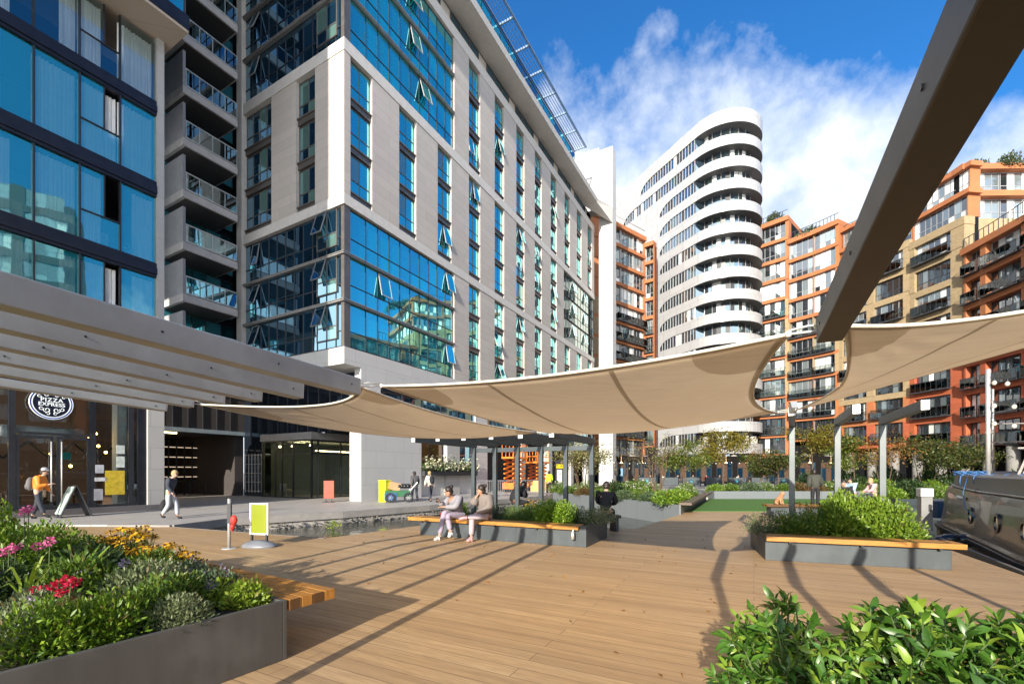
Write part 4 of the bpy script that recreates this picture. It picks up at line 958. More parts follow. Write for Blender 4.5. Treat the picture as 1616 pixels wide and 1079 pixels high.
# pergola over the women's planter
bl = []; pl = []; midends = []
for k in range(6):
    b = Vector((2.04-.899*.7*k, 11.63+.438*.7*k, 0)); d = Vector((-.462, -.887, 0)); e = b+d*2.67
    bl.append((b+Vector((0, 0, 2.44))-d*.1, e+Vector((0, 0, 2.44)))); pl.append(((b.x, b.y, .40), 2.36)); midends.append(e+Vector((0, 0, 2.44)))
a = Vector((2.04, 11.63, 2.28)); b = Vector((2.04-.899*3.5, 11.63+.438*3.5, 2.28)); pergola('dark steel pergola of six posts rising behind the two seated women', bl, pl, [(a+Vector((0, .09, 0)), b+Vector((0, .09, 0)))], steel_d)
# right pergola
bl = []; pl = []; rightends = []
for (X, Y, az, L) in ((6.09, 9.9, 31.6, 2.35), (6.88, 9.62, 29, 2.27), (7.62, 9.36, 27, 2.48)):
    d = Vector((-math.sin(R(az)), -math.cos(R(az)), 0)); b = Vector((X, Y, 0)); e = b+d*L
    bl.append((b+Vector((0, 0, 2.71))-d*.06, e+Vector((0, 0, 2.71)))); pl.append(((X, Y, .4), 2.63)); rightends.append(e+Vector((0, 0, 2.71)))
pergola('grey steel pergola of three posts standing in the right hedge planter', bl, pl, [], steel_r)
# overhead pergola at the right
bl = []; pl = []; topends = []
for k in range(3):
    e = Vector((1.80+1.0*k, 2.58-.4*k, 2.46)); d = Vector((math.sin(R(26.6)), math.cos(R(26.6)), -.066)); s = e-d*3.6; bl.append((s, e)); topends.append(e); pl.append(((s.x+.1, s.y+.2, 0), s.z-.07))
pergola('overhead brown steel beam pergola reaching in from the upper right', bl, pl, [], steel_b, w=.125, h=.15)
# sails ------------------------------------------------------------------
def sail_mat():
    m, nt, b = nodes_of('sail_canvas'); uv = N(nt, 'ShaderNodeUVMap'); s = N(nt, 'ShaderNodeSeparateXYZ'); nt.links.new(uv.outputs[0], s.inputs[0]); v = coords(nt)
    u_, v_ = s.outputs[0], s.outputs[1]
    seam = None
    for c in (.34, .67):
        k = mathn(nt, 'LESS_THAN', mathn(nt, 'ABSOLUTE', mathn(nt, 'SUBTRACT', mathn(nt, 'ADD', u_, mathn(nt, 'MULTIPLY', v_, .06)), c)), .006); seam = k if seam is None else mathn(nt, 'MAXIMUM', seam, k)
    hem = mathn(nt, 'MINIMUM', mathn(nt, 'MINIMUM', u_, mathn(nt, 'SUBTRACT', 1, u_)), mathn(nt, 'MINIMUM', v_, mathn(nt, 'SUBTRACT', 1, v_)))
    hemk = mathn(nt, 'LESS_THAN', hem, .014)
    cu = mathn(nt, 'MINIMUM', u_, mathn(nt, 'SUBTRACT', 1, u_)); cv = mathn(nt, 'MINIMUM', v_, mathn(nt, 'SUBTRACT', 1, v_))
    patch = mathn(nt, 'LESS_THAN', mathn(nt, 'SQRT', mathn(nt, 'ADD', mathn(nt, 'MULTIPLY', cu, cu), mathn(nt, 'MULTIPLY', cv, cv))), .16)
    cc = mixc(nt, noise(nt, v, 1.2, 5), (.83, .73, .585), (.89, .80, .66)); cc = mixc(nt, mathn(nt, 'MULTIPLY', noise(nt, coords(nt, (1, 6, 1)), 2.5, 6), .35), cc, (.42, .32, .21))
    cc = mixc(nt, mathn(nt, 'MULTIPLY', patch, .35), cc, (.36, .26, .16)); cc = mixc(nt, mathn(nt, 'MULTIPLY', mathn(nt, 'MAXIMUM', seam, hemk), .48), cc, (.24, .17, .10))
    st = ramp(nt, noise(nt, v, .55, 4, .55), [(.62, 0.), (.8, .22)]); cc = mixc(nt, st, cc, (.36, .27, .18))
    d = N(nt, 'ShaderNodeBsdfDiffuse'); t = N(nt, 'ShaderNodeBsdfTranslucent'); nt.links.new(cc, d.inputs[0]); nt.links.new(cc, t.inputs[0])
    bn = N(nt, 'ShaderNodeBump'); bn.inputs['Strength'].default_value = .3; bn.inputs['Distance'].default_value = .05; nt.links.new(noise(nt, coords(nt, (1, 5, 1), (0, 0, .5)), 2, 5), bn.inputs['Height']); nt.links.new(bn.outputs[0], d.inputs['Normal'])
    mx = N(nt, 'ShaderNodeMixShader'); mx.inputs[0].default_value = .64; nt.links.new(d.outputs[0], mx.inputs[1]); nt.links.new(t.outputs[0], mx.inputs[2]); nt.links.new(mx.outputs[0], nt.nodes['Material Output'].inputs[0]); return m
sailm = sail_mat(); ropem = M('white_rope', (.6, .58, .54), .6); hemm = M('sail_hem', (.62, .57, .48), .7)
def sail(label, A, B, Cc, D, bows, sags, belly, ties, n=36, tri=False):
    """corners A,B,C,D in order; edges AB,BC,CD,DA bow inward and sag"""
    P = [Vector(p) for p in (A, B, Cc, D)]; cen = sum(P, Vector())/4
    def edge_(i, t):
        a, b = P[i], P[(i+1) % 4]; p = a.lerp(b, t); k = 4*t*(1-t); inw = (cen-(a+b)/2); inw.z = 0; return p+inw*bows[i]*k-Vector((0, 0, sags[i]*k))
    o = thing('shade_sail', label, 'shade sail'); m = MB(); vs = []; uvs = []
    for j in range(n+1):
        v = j/n
        for i in range(n+1):
            u = i/n; p = (edge_(0, u)*(1-v)+edge_(2, 1-u)*v+edge_(3, 1-v)*(1-u)+edge_(1, v)*u)-((P[0]*(1-u)+P[1]*u)*(1-v)+(P[3]*(1-u)+P[2]*u)*v)
            p.z -= belly*16*u*(1-u)*v*(1-v)
            for cu_, cv_ in ((0, 0), (1, 0), (1, 1), (0, 1)):
                du, dv = abs(u-cu_), abs(v-cv_); rr_c = math.hypot(du, dv)
                if not (tri and cu_ == 0 and cv_ == 1): p.z += .006*math.exp(-((rr_c-.22)/.16)**2)*math.sin(math.atan2(dv, du+1e-6)*16)*(u*(1-u)*v*(1-v)*60 if u*(1-u)*v*(1-v)*60 < 1 else 1)
            m.v.append(tuple(p)); uvs.append((u, v*(1-.45*(1-u)) if tri else v))
    for j in range(n):
        for i in range(n): a = j*(n+1)+i; m.f.append((a, a+1, a+n+2, a+n+1)); m.m.append(0)
    me = m.mesh('canvas', sailm, True); l = me.uv_layers.new(name='UVMap')
    for lp in me.loops: l.data[lp.index].uv = uvs[lp.vertex_index]
    cv = place(me, 'canvas', o)
    so = cv.modifiers.new('thick', 'SOLIDIFY'); so.thickness = .006
    h = MB()
    for e in range(4): h.tube([edge_(e, t/24) for t in range(25)], .012, 6)
    h.build('hem_cord', hemm, o, True)
    for i, tgt in ties:
        r = MB(); p = P[i]; q = Vector(tgt); r.tube([p, q], .007, 5); r.tube([p+Vector((0, 0, .02)), p.lerp(q, .5)+Vector((0, 0, .035)), q+Vector((0, 0, .03))], .006, 5); r.ball(p, .022, 6, 4); r.build('tie_rope', ropem, o, True)
    return o
E0, E4, E5 = leftends[0], leftends[4], leftends[5]
def toward(p, q, d): p = Vector(p); return p+(Vector(q)-p).normalized()*d
mid1, mid6 = midends[0], midends[5]
cenL = (E4+E0+mid1+mid6)/4
qa = toward(E4, cenL, .1); qb = toward(E0, cenL, .12)+Vector((0, 0, .03)); qc = toward(mid1, E4, .4)
qd = qa.lerp(qc, .5); qd = qd+(qb-qd)*.06; qd.z = 2.2
sail('tan shade sail slung between the left pergola and the pergola behind the women', qa, qb, qc, qd, (.30, .14, .04, .04), (.03, .06, .06, .06), .03, ((0, E4), (1, E0), (2, mid1)), tri=True)
T1 = topends[0]; G1 = rightends[0]
sail('large tan shade sail in the middle slung across to the overhead beam', toward(E0, mid1, .25)+Vector((.08, -.02, .05)), toward(T1, E0, .20), toward(G1, mid1, .22), toward(mid1, G1, .12), (.05, .15, .06, .1), (.05, .05, .10, .12), .12, ((0, E0), (1, T1), (2, G1), (3, mid1)))
Kp = Vector((4.15, 1.0, 2.78)); ra = toward(T1, Kp, .07); rc = toward(G1, Kp, .14); rk = toward(Kp, G1, .2); rdd = ra.lerp(rc, .55); rdd = rdd+(rk-rdd)*.11; rdd.z -= .03
sail('tan shade sail at the right edge between the overhead beam and the right pergola', ra, rk, rc, rdd, (.24, .03, .08, .08), (.04, .02, .02, .02), .02, ((0, T1), (1, Kp), (2, G1)), tri=True)
ms = thing('mast', 'steel mast at the deck edge holding the outer corner of the right sail', 'mast', (4.2, .85, 0)); m = MB(); m.tube([(0, 0, 0), (0, 0, 3.1)], .05, 10); m.build('pole', steel, ms, True)
# clamp light on the right post head
m = MB(); m.bar(rightends[0]+Vector((0, 0, .02)), rightends[0]+Vector((-.03, -.12, .1)), .1, .14); m.ball(rightends[0]+Vector((0, -.02, .1)), .05, 8, 5); tag(m.build('spotlight', steel), 'small grey spotlight clamped on the head of the right pergola beam', 'spotlight')
# ================================================================== BOAT
hullm = M('boat_grey_paint', (.085, .076, .068), .33, .4, sc=1.4, var=.18, bm=.04, coat=.4)
boat = thing('canal_boat', 'dark grey steel canal boat with round brass portholes moored by the deck', 'boat', (0, 0, 0))
path = [(13.4, 14.2), (12.75, 13.4), (12.1, 12.45), (11.2, 11.15), (10.1, 9.55), (9.0, 8.0), (8.1, 6.4), (7.3, 4.4), (6.7, 2.0), (6.4, -1)]
prf = [(.0, -.75), (-.10, .02), (-.10, .12), (.0, .14), (.02, .5), (.05, 1.0), (.12, 1.14), (.2, 1.16)]     # inward offset, z
def hull_strip(prf, mat, name, mi=None):
    m = MB(); n = len(path); rows_ = []
    for k, p in enumerate(path):
        a = Vector(path[max(k-1, 0)]); b = Vector(path[min(k+1, n-1)]); d = (b-a).normalized(); inw = Vector((-d.y, d.x))
        if inw.x < 0: inw = -inw
        fl = 0.25*max(0, 1-k/2.0)
        rows_.append([(p[0]+inw.x*(o+fl*(z-.3)*.3), p[1]+inw.y*(o+fl*(z-.3)*.3), z+(.1*max(0, 1-k/3) if z > .9 else 0)) for o, z in prf])
    for a, b in zip(rows_[:-1], rows_[1:]):
        for j in range(len(prf)-1): m.face([a[j], b[j], b[j+1], a[j+1]])
    m.face([Vector(q) for q in rows_[0]]+[(rows_[0][-1][0]+2.2, rows_[0][-1][1]-.6, rows_[0][-1][2]), (rows_[0][0][0]+2.0, rows_[0][0][1]-.5, rows_[0][0][2])])
    return m.build(name, mat, boat), rows_
hb, rows_ = hull_strip(prf, hullm, 'hull')
for p in hb.data.polygons: p.use_smooth = len(p.vertices) == 4
cabm = M('boat_roof_grey', (.15, .148, .145), .4, .2, sc=2, var=.12)
hull_strip([(.2, 1.15), (.22, 1.52), (.30, 1.56), (2.4, 1.60)], cabm, 'cabin_roof'); hull_strip([(-.13, -.02), (-.13, .06), (-.02, .08)], dark_metal, 'rubbing_strake')
hull_strip([(.205, 1.15), (.15, 1.18), (.15, 1.2), (.215, 1.2)], silver, 'gunwale')
brass = M('porthole_rim', (.10, .09, .08), .25, .8); pgl = glass_mat('porthole_glass', (.8, .85, .85), (.05, .05, .04), .7, .01, .03, 3)
for t, nm in ((3.02, 0), (4.1, 1), (4.98, 2), (5.9, 3), (6.8, 3)):
    k = int(t); f = t-k; a, b = Vector((*path[k], 0)), Vector((*path[k+1], 0)); p = a.lerp(b, f); d = (b-a).normalized(); inw = Vector((-d.y, d.x, 0)); inw = inw if inw.x > 0 else -inw
    o = place(disc(.15, .205, -.03, .03, 24).mesh('porthole', brass), 'porthole', boat, p+inw*.025+Vector((0, 0, .6)), math.atan2(-d.y, -d.x)+math.pi)
    o.rotation_euler = (0, 0, math.atan2(inw.y, inw.x)-math.pi/2); place(disc(0, .15, -.012, .02, 24).mesh('pane', pgl), 'pane', o)
m = MB(); p = Vector((11.65, 11.72, .98)); m.bar(p, p+Vector((-.16, -.23, 0)), .05, .07); m.build('air_vent', dark_metal, boat)
# mast, string lights, roof clutter, rope
mast = thing('mast', 'tall pale steel mast on the boat roof carrying the bulbs', 'mast', (12.4, 11.85, 1.58)); m = MB(); m.tube([(0, 0, 0), (0, 0, 2.75)], .05, 10); m.tube([(.12, .1, 0), (.12, .1, 1.1)], .03, 8); m.bar((-.05, 0, 1.1), (.2, .1, 1.1), .05, .04); m.build('pole', silver, mast, True)
ms2 = thing('mast', 'thinner grey pole behind the tall boat mast', 'mast', (13.0, 12.3, 1.6)); m = MB(); m.tube([(0, 0, 0), (0, 0, 2.3)], .025, 8); m.build('pole', silver, ms2, True)
rail = thing('roof_rail', 'thin pipe rail frame on the roof of the boat', 'rail', (12.5, 11.9, 1.58)); m = MB(); m.tube([(.2, .1, 0), (.2, .1, 1.35), (2.6, -1.9, 1.2)], .02, 6); m.tube([(0, 0, .85), (2.4, -2.1, .85)], .016, 6); m.tube([(0, 0, 1.62), (2.2, -2.2, 2.0)], .014, 6); m.tube([(1.2, -.9, 0), (1.2, -.9, .85)], .016, 6); m.build('pipe', mid_metal, rail, True)
bulbg = M('clear_bulb', (.75, .7, .6), .1, bm=0); bulbg.node_tree.nodes['Principled BSDF'].inputs['Alpha'].default_value = .65
for j, (za, zb_, n) in enumerate(((2.55, 2.2, 6), (1.95, 1.75, 5), (1.5, 1.2, 4))):
    a = Vector((12.4, 11.85, 1.58+za)); b = Vector((12.2, 9.2, 1.58+zb_+.4)); sl = thing('string_lights', ['top string of clear bulbs running from the boat mast', 'middle string of clear bulbs running from the boat mast', 'lowest string of clear bulbs running from the boat mast'][j], 'string lights', a, 0, 'bulb strings on the boat')
    pts = [a.lerp(b, t/16)-a-Vector((0, 0, .25*4*(t/16)*(1-t/16))) for t in range(17)]; m = MB(); m.tube(pts, .006, 5); m.build('cable', dark_metal, sl)
    bm_ = MB(); bm_.ball((0, 0, -.13), (.05, .05, .06), 8, 6); bm_.lathe((0, 0, -.08), [(.02, 0), (.02, .07), (.008, .08)], 8, 1); bm_ = bm_.mesh('bulb', [bulbg, dark_metal], True)
    for k in range(n): place(bm_, 'bulb', sl, pts[1+int(15*k/n)])
table = thing('roof_table', 'small trestle table standing on the boat roof', 'table', (12.9, 11.0, 1.6), R(-40)); m = MB(); m.box(-.5, .5, -.35, .35, .62, .66); m.build('table_top', mid_metal, table); m = MB()
for s in (-1, 1): m.bar((s*.4, -.3, 0), (s*.2, -.3, .62), .05, .05); m.bar((s*.4, .3, 0), (s*.2, .3, .62), .05, .05)
m.split('leg', mid_metal, table)
gm = MB(); random.seed(3)
for k in range(26):
    c = Vector((random.uniform(-.8, .9), random.uniform(-.3, .3), random.uniform(.0, .3))); s = random.uniform(.08, .2); a = random.uniform(0, 6); gm.ball(c, (s*1.5, s, s*.45), 7, 5, random.choice([0, 0, 1]))
gt = gm.build('green_tarpaulin', [M('green_plastic', (.04, .33, .16), .35, sc=6), M('dark_green_plastic', (.02, .16, .09), .35, sc=6)], None, True); gt.location = (13.4, 10.9, 2.1); tag(gt, 'crumpled bright green sheeting piled on the boat roof rail', 'tarpaulin')
m = MB(); random.seed(9)
for k in range(14):
    x0 = random.uniform(0, .75); pts = [(11.75+.35*x0+.1*math.sin(i*.8+k), 11.95-.45*x0+.12*math.cos(i*1.1+k), 1.63+.05*math.sin(i*1.3+k*2)) for i in range(8)]; m.tube(pts, .011, 5)
for k in range(5): x = 11.55+.14*k; y = 11.73-.2*k; m.tube([(x+.25, y+.05, 1.62), (x, y-.02, 1.56), (x-.03, y-.02, 1.40), (x+.05, y, 1.3+.04*(k % 2))], .011, 5)
m.tube([(11.6, 11.6, 1.5), (11.2, 11.3, 1.15), (11.05, 11.1, .8), (11.0, 10.8, .55)], .01, 5)
tag(m.build('rope', M('blue_rope', (.05, .15, .36), .6), None, True), 'tangle of blue mooring rope hanging over the boat bow', 'rope')
m = MB(); m.tube([(11.4, 11.2, 1.2), (10.9, 10.6, .75), (10.9, 10.3, .5), (11.2, 10.9, .9), (11.5, 11.25, 1.25)], .008, 5); tag(m.build('cable', dark_metal, None, True), 'thin black cable looped down the boat side', 'cable')
m = MB()
for k in range(5): m.ball((10.75+.12*k, 11.3-.05*k, -.05+.05*(k % 2)), (.3, .25, .14), 10, 6)
tag(m.build('black_tarpaulin', M('black_plastic', (.015, .015, .017), .3, sc=5), None, True), 'heap of black sheeting between the boat bow and the deck', 'tarpaulin')
m = MB(); m.prism([(0, 0), (1.5, -.4), (1.6, .5), (.1, .8)], 0, .55); b2 = m.build('blue_cover', M('blue_boat_cover', (.015, .05, .11), .5)); b2.location = (14.4, 15.4, .1); tag(b2, 'dark blue boat cover behind the grey cabinet', 'boat cover')
# grey service cabinet
cab = thing('service_cabinet', 'grey metal service cabinet with a white sloping top beyond the right hedge', 'cabinet', (11.75, 12.95, 0), R(-20)); m = MB(); m.box(-.13, .13, -.13, .13, 0, .95); m.build('body', M('cabinet_grey', (.20, .20, .20), .5), cab, bevel=.01); m = MB(); m.box(-.15, .15, -.15, .15, .955, 1.2); m.build('lid', M('cabinet_white', (.5, .5, .49), .5), cab, bevel=.02)
m = MB(); m.box(.03, .10, -.142, -.13, .55, .75); m.build('hatch', dark_metal, cab)
# ================================================================== STREET OBJECTS
def gz(x, y, z): return gp(x, y, z)
# green sign on a rounded foot
sgp = Vector((-5.62, 10.12, 0)); sb = thing('swing_sign', 'blank lime green swing sign in a silver frame on a rounded grey foot', 'sign', sgp, R(-12))
m = MB(); m.lathe((0, 0, 0), [(.0, .15), (.16, .14), (.3, .10), (.4, .05), (.43, 0), (0, 0)], 20); bs = m.build('foot', M('grey_plastic', (.17, .18, .205), .4), sb, True); bs.scale = (1, .62, 1)
m = MB(); m.bar((-.19, 0, .12), (-.19, 0, .28), .04, .04); m.bar((.19, 0, .12), (.19, 0, .28), .04, .04); m.split('bracket', dark_metal, sb)
m = MB(); m.box(-.24, -.2, -.02, .02, .26, .97); m.box(.2, .24, -.02, .02, .26, .97); m.box(-.2, .2, -.02, .02, .93, .97); m.box(-.2, .2, -.02, .02, .26, .30); m.build('frame', silver, sb, bevel=.006)
m = MB(); m.box(-.2, .2, -.008, .008, .30, .93); m.build('panel', M('lime_panel', (.20, .24, .012), .35, sc=2, var=.06, bm=0), sb)
bo = thing('bollard', 'slim stainless steel post with a flat disc base at the deck edge', 'bollard', (-6.14, 9.88, 0)); m = MB(); m.tube([(0, 0, .01), (0, 0, 1.08)], .033, 14); m.build('tube', M('satin_steel', (.42, .41, .40), .5, .3), bo, True); m = MB(); m.lathe((0, 0, 0), [(0, .015), (.14, .012), (.15, 0)], 20); m.build('base_plate', silver, bo)
m = MB(); m.box(-.02, .06, -.05, .0, .55, .98); m.build('strap', dark_metal, bo)
m = MB(); m.ball((.1, -.03, .62), (.075, .06, .11), 10, 7); m.ball((.08, -.04, .48), (.05, .05, .06), 8, 5); m.tube([(.07, -.03, .5), (.05, -.04, .42), (.09, -.03, .38)], .018, 6); t_ = m.build('throw_bag', M('red_fabric', (.55, .03, .02), .6, sc=9), None, True); t_.location = (-6.11, 9.86, 0); tag(t_, 'red throw line bag hanging from the steel post', 'throw bag')
# red board by the reception
rb = thing('red_board', 'red poster board on small feet outside the reception glass', 'sign', gz(519, 792, .05), R(10)); m = MB(); m.box(-.26, .26, -.02, .02, .2, 1.15); m.build('panel', M('red_panel', (.62, .075, .045), .4, bm=0), rb, bevel=.01); m = MB(); m.bar((-.15, -.25, .02), (-.15, .25, .02), .05, .04); m.bar((.15, -.25, .02), (.15, .25, .02), .05, .04); m.bar((-.15, 0, .02), (-.15, 0, .2), .03, .03); m.bar((.15, 0, .02), (.15, 0, .2), .03, .03); m.box(-.3, .3, -.2, .2, 0, .02); m.split('foot', dark_metal, rb)
# menu boards
ab = thing('menu_board', 'folding menu board outside the restaurant door, green menu side and black back', 'sign', (-15.75, 16.6, .05), R(60))
m = MB(); fr0 = [(-.62, -.02), (-.22, .98)]
def slab_(x0, z0, x1, z1, y0, y1, t, mat, name):
    m = MB(); a = Vector((x0, 0, z0)); b = Vector((x1, 0, z1)); m.bar(a, b, y1-y0, t, up=((z1-z0), 0, -(x1-x0))); return m.build(name, mat, ab)
slab_(-.62, 0, -.2, 1.12, -.3, .3, .03, dark_frame, 'board'); slab_(.25, 0, -.18, 1.12, -.3, .3, .03, dark_frame, 'board'); slab_(-.60, .12, -.235, 1.08, -.26, .26, .042, M('menu_print', (.6, .75, .62), .5, sc=6, var=.35), 'menu')
# distant bits by the hotel wall
yb = thing('storage_bin', 'bright yellow green storage bin against the white hotel wall', 'bin', gz(608, 791.5, .05), R(60.8)); m = MB(); m.box(-.25, .25, -.25, .25, 0, 1.1); m.build('body', M('acid_yellow', (.62, .68, .02), .4, bm=0), yb, bevel=.03); m = MB(); m.box(-.27, .27, -.27, .27, 1.105, 1.18); m.build('lid', bpy.data.materials['acid_yellow'], yb, bevel=.02)
ct = thing('cargo_cart', 'green and blue cargo cart on wheels beside the yellow bin', 'cart', gz(631, 791.5, .05)+Vector((0, -.15, 0)), R(20))
m = MB(); m.box(-.75, .55, -.3, .3, .3, .62); m.build('crate', M('green_crate', (.03, .13, .06), .5), ct, bevel=.02); m = MB(); m.box(-.78, -.15, -.33, .0, .1, .5); m.build('crate', M('blue_crate', (.03, .1, .25), .5), ct, bevel=.02)
for x in (-.5, .45):
    o = place(disc(.16, .26, -.03, .03, 20).mesh('wheel', dark_metal), 'wheel', ct, (x, -.36, .26)); m = MB()
    for k in range(6): m.bar((0, 0, 0), (.2*math.cos(k*math.pi/3), 0, .2*math.sin(k*math.pi/3)), .012, .012)
    m.build('spoke', silver, o)
m = MB(); m.tube([(.55, -.2, .6), (.95, -.2, 1.05), (.95, .2, 1.05), (.55, .2, .6)], .025, 6); m.build('handle', silver, ct)
m = MB(); m.box(-.3, .3, -.2, .2, 0, .42); cbx = m.build('cardboard_box', M('cardboard', (.46, .27, .14), .8)); cbx.location = gz(625, 791, .05)+Vector((-.1, -.2, .64)); cbx.rotation_euler = (0, .25, .4); tag(cbx, 'tilted brown cardboard box on the cargo cart', 'box')
m = MB()
for k in range(4): m.ball((.16*k, .05*(k % 2), .1), (.16, .18, .13), 8, 6)
bg = m.build('bin_bag', bpy.data.materials['black_plastic'], None, True); bg.location = gz(634, 791, .05)+Vector((-.1, -.15, .75)); tag(bg, 'black bags heaped on the cargo cart', 'bag')
m = MB()
tr_l = leaf_mat('white_petals', (.55, .55, .42), (.8, .8, .62), (.7, .62, .25))
fbx = thing('flower_trough', 'long trough of white flowers under the hotel bar window', 'planter', loc_h(6.2, .05, 1.42), R(60.8)); m = MB(); m.box(0, 6.1, -.3, .25, 0, .32); m.build('trough', dark_frame, fbx)
P = np.stack([rng.uniform(0, 6.1, 1500), rng.uniform(-.4, .25, 1500), .32+rng.gamma(2, .11, 1500)], 1); D = rng.normal(size=(1500, 3))+np.array([0, -.4, .5]); place(leaf_mesh('foliage', P, D, .2, .1, leaf_mat('trough_green', (.05, .1, .02), (.14, .22, .05))), 'foliage', fbx)
P = np.stack([rng.uniform(0, 6.1, 900), rng.uniform(-.5, .2, 900), .36+rng.gamma(2, .14, 900)], 1); D = rng.normal(size=(900, 3))+np.array([0, -.4, .5]); place(leaf_mesh('flowers', P, D, .15, .14, tr_l), 'flowers', fbx)
# barriers
bar = MB(); bar.tube([(-1.1, 0, .15), (-1.1, 0, 1.05), (1.1, 0, 1.05), (1.1, 0, .15), (-1.1, 0, .15)], .022, 6)
for k in range(15): bar.tube([(-.98+.14*k, 0, .15), (-.98+.14*k, 0, 1.05)], .01, 5)
bar = bar.mesh('rail', M('galvanised', (.5, .5, .5), .4, .7)); bft = MB(); bft.bar((-.9, -.3, .02), (-.9, .3, .02), .05, .03); bft.bar((.9, -.3, .02), (.9, .3, .02), .05, .03); bft.bar((-.9, 0, .02), (-.9, 0, .15), .03, .03); bft.bar((.9, 0, .02), (.9, 0, .15), .03, .03); bft = bft.mesh('foot', bpy.data.materials['galvanised'])
for i, (x, y, lb) in enumerate(((770, 783.5, 'steel crowd barrier leftmost, right of the seated women'), (790, 782.5, 'steel crowd barrier in front of the orange lift'), (842, 780.5, 'steel crowd barrier behind the dark pergola posts'))):
    o = thing('crowd_barrier', lb, 'barrier', gz(x, y, .05), R(20+8*i), 'crowd barriers by the building works'); place(bar, 'rail', o); place(bft, 'foot', o)
# orange scissor lifts
orm = M('lift_orange', (.72, .20, .025), .4, sc=3)
def lift(label, loc, rz, z1):
    o = thing('scissor_lift', label, 'scissor lift', loc, rz, 'orange access lifts under the hotel'); m = MB(); m.box(-1.2, 1.2, -.5, .5, .25, .75); m.build('chassis', orm, o, bevel=.03)
    for x in (-.85, .85):
        m = MB(); m.tube([(x, -.55, .25), (x, .55, .25)], .25, 14); m.build('wheel', dark_metal, o)
    m = MB(); n = 5; h = (z1-.8)/n
    for k in range(n):
        for y in (-.4, .4):
            z = .75+h*k; m.bar((-1, y, z), (1, y, z+h), .06, .12); m.bar((1, y+.07, z), (-1, y+.07, z+h), .06, .12)
    m.build('scissor_arms', orm, o); m = MB(); m.box(-1.25, 1.25, -.55, .55, z1, z1+.15); m.build('platform', orm, o); m = MB()
    for z in (.6, 1.15): m.bar((-1.2, -.52, z1+z), (1.2, -.52, z1+z), .05, .05); m.bar((-1.2, .52, z1+z), (1.2, .52, z1+z), .05, .05); m.bar((-1.2, -.52, z1+z), (-1.2, .52, z1+z), .05, .05); m.bar((1.2, -.52, z1+z), (1.2, .52, z1+z), .05, .05)
    for x in (-1.2, -.6, 0, .6, 1.2):
        for y in (-.52, .52): m.bar((x, y, z1+.15), (x, y, z1+1.15), .05, .05)
    m.build('guard_rail', orm, o)
lift('orange scissor lift raised beneath the hotel, left one', loc_h(16.3, -1.3, .05), R(60.8), 2.7); lift('orange scissor lift raised beneath the hotel, right one with yellow load', loc_h(20.2, -1.5, .05), R(60.8), 2.4)
m = MB(); m.box(-1.0, 1.0, -.4, .4, 0, .5); m.box(-.8, .7, -.3, .3, .5, .9); tb = m.build('timber_load', M('pale_timber', (.6, .38, .12), .7, sc=5)); tb.location = loc_h(18.4, -2.6, .05); tb.rotation_euler = (0, 0, R(60.8)); tag(tb, 'stack of pale timber boards beside the orange lifts', 'timber')
# info totem
tt_ = thing('info_totem', 'tall dark board with yellow and white panels near the pergola end post', 'sign', gz(886, 779, .05), R(30)); m = MB(); m.box(-.5, .5, -.06, .06, .2, 2.5); m.build('board', dark_frame, tt_); m = MB(); m.box(-.5, .5, -.08, -.06, 1.9, 2.2); m.build('yellow_panel', M('yellow_paint', (.75, .52, .02), .5, bm=0), tt_); m = MB(); m.box(-.45, .0, -.08, -.06, .8, 1.8); m.build('white_panel', blind_white, tt_)
# restaurant terrace under the tower
par_m = M('black_canvas', (.03, .03, .032), .8)
for k in range(6):
    o = thing('closed_parasol', 'closed black parasol on the far terrace, number %s from the hotel end wall' % ['one', 'two', 'three', 'four', 'five', 'six'][k], 'parasol', (12.6+1.25*k, 55+.8*k, .05), 0, 'closed parasols on the terrace'); m = MB(); m.lathe((0, 0, 0), [(.03, 0), (.03, 1.1), (.2, 1.3), (.25, 1.5), (.12, 2.8), (.03, 3.1)], 10); m.build('canopy', par_m, o, True); m = MB(); m.lathe((0, 0, 0), [(.3, 0), (.3, .08), (.04, .1)], 12); m.build('base', dark_metal, o)
lbls = ['leftmost', 'second', 'third', 'fourth', 'fifth', 'sixth', 'rightmost']
scr = M('terrace_screen', (.07, .085, .095), .5)
for k in range(7):
    p = Vector((14.8+2.5*k, 53.5-.3*k, .05)); o = thing('terrace_screen', '%s grey windbreak screen along the far restaurant terrace' % lbls[k], 'screen', p, 0, 'windbreak screens on the terrace'); m = MB(); m.box(0, 2.2, -.03, .03, .1, 1.0); m.build('panel', scr, o); m = MB(); m.bar((.05, 0, 0), (.05, 0, 1.1), .06, .06); m.bar((2.15, 0, 0), (2.15, 0, 1.1), .06, .06); m.split('post', dark_metal, o)
    if k % 2 == 0: m = MB(); m.box(.9, 1.2, -.05, -.03, .45, .75); m.build('teal_patch', M('teal_print', (.05, .25, .3), .5, bm=0) if 'teal_print' not in bpy.data.materials else bpy.data.materials['teal_print'], o)
rfront = thing('restaurant_front', 'dark recessed restaurant front beneath the white tower', 'shopfront', (22, 63.5, 0)); m = MB(); m.box(-9, 30, 0, .3, .05, 3.9); m.build('wall', M('shaded_shopfront', (.010, .009, .009), .9, spec=.1), rfront)  # near-black wall: the shade beneath the tower is put into its colour
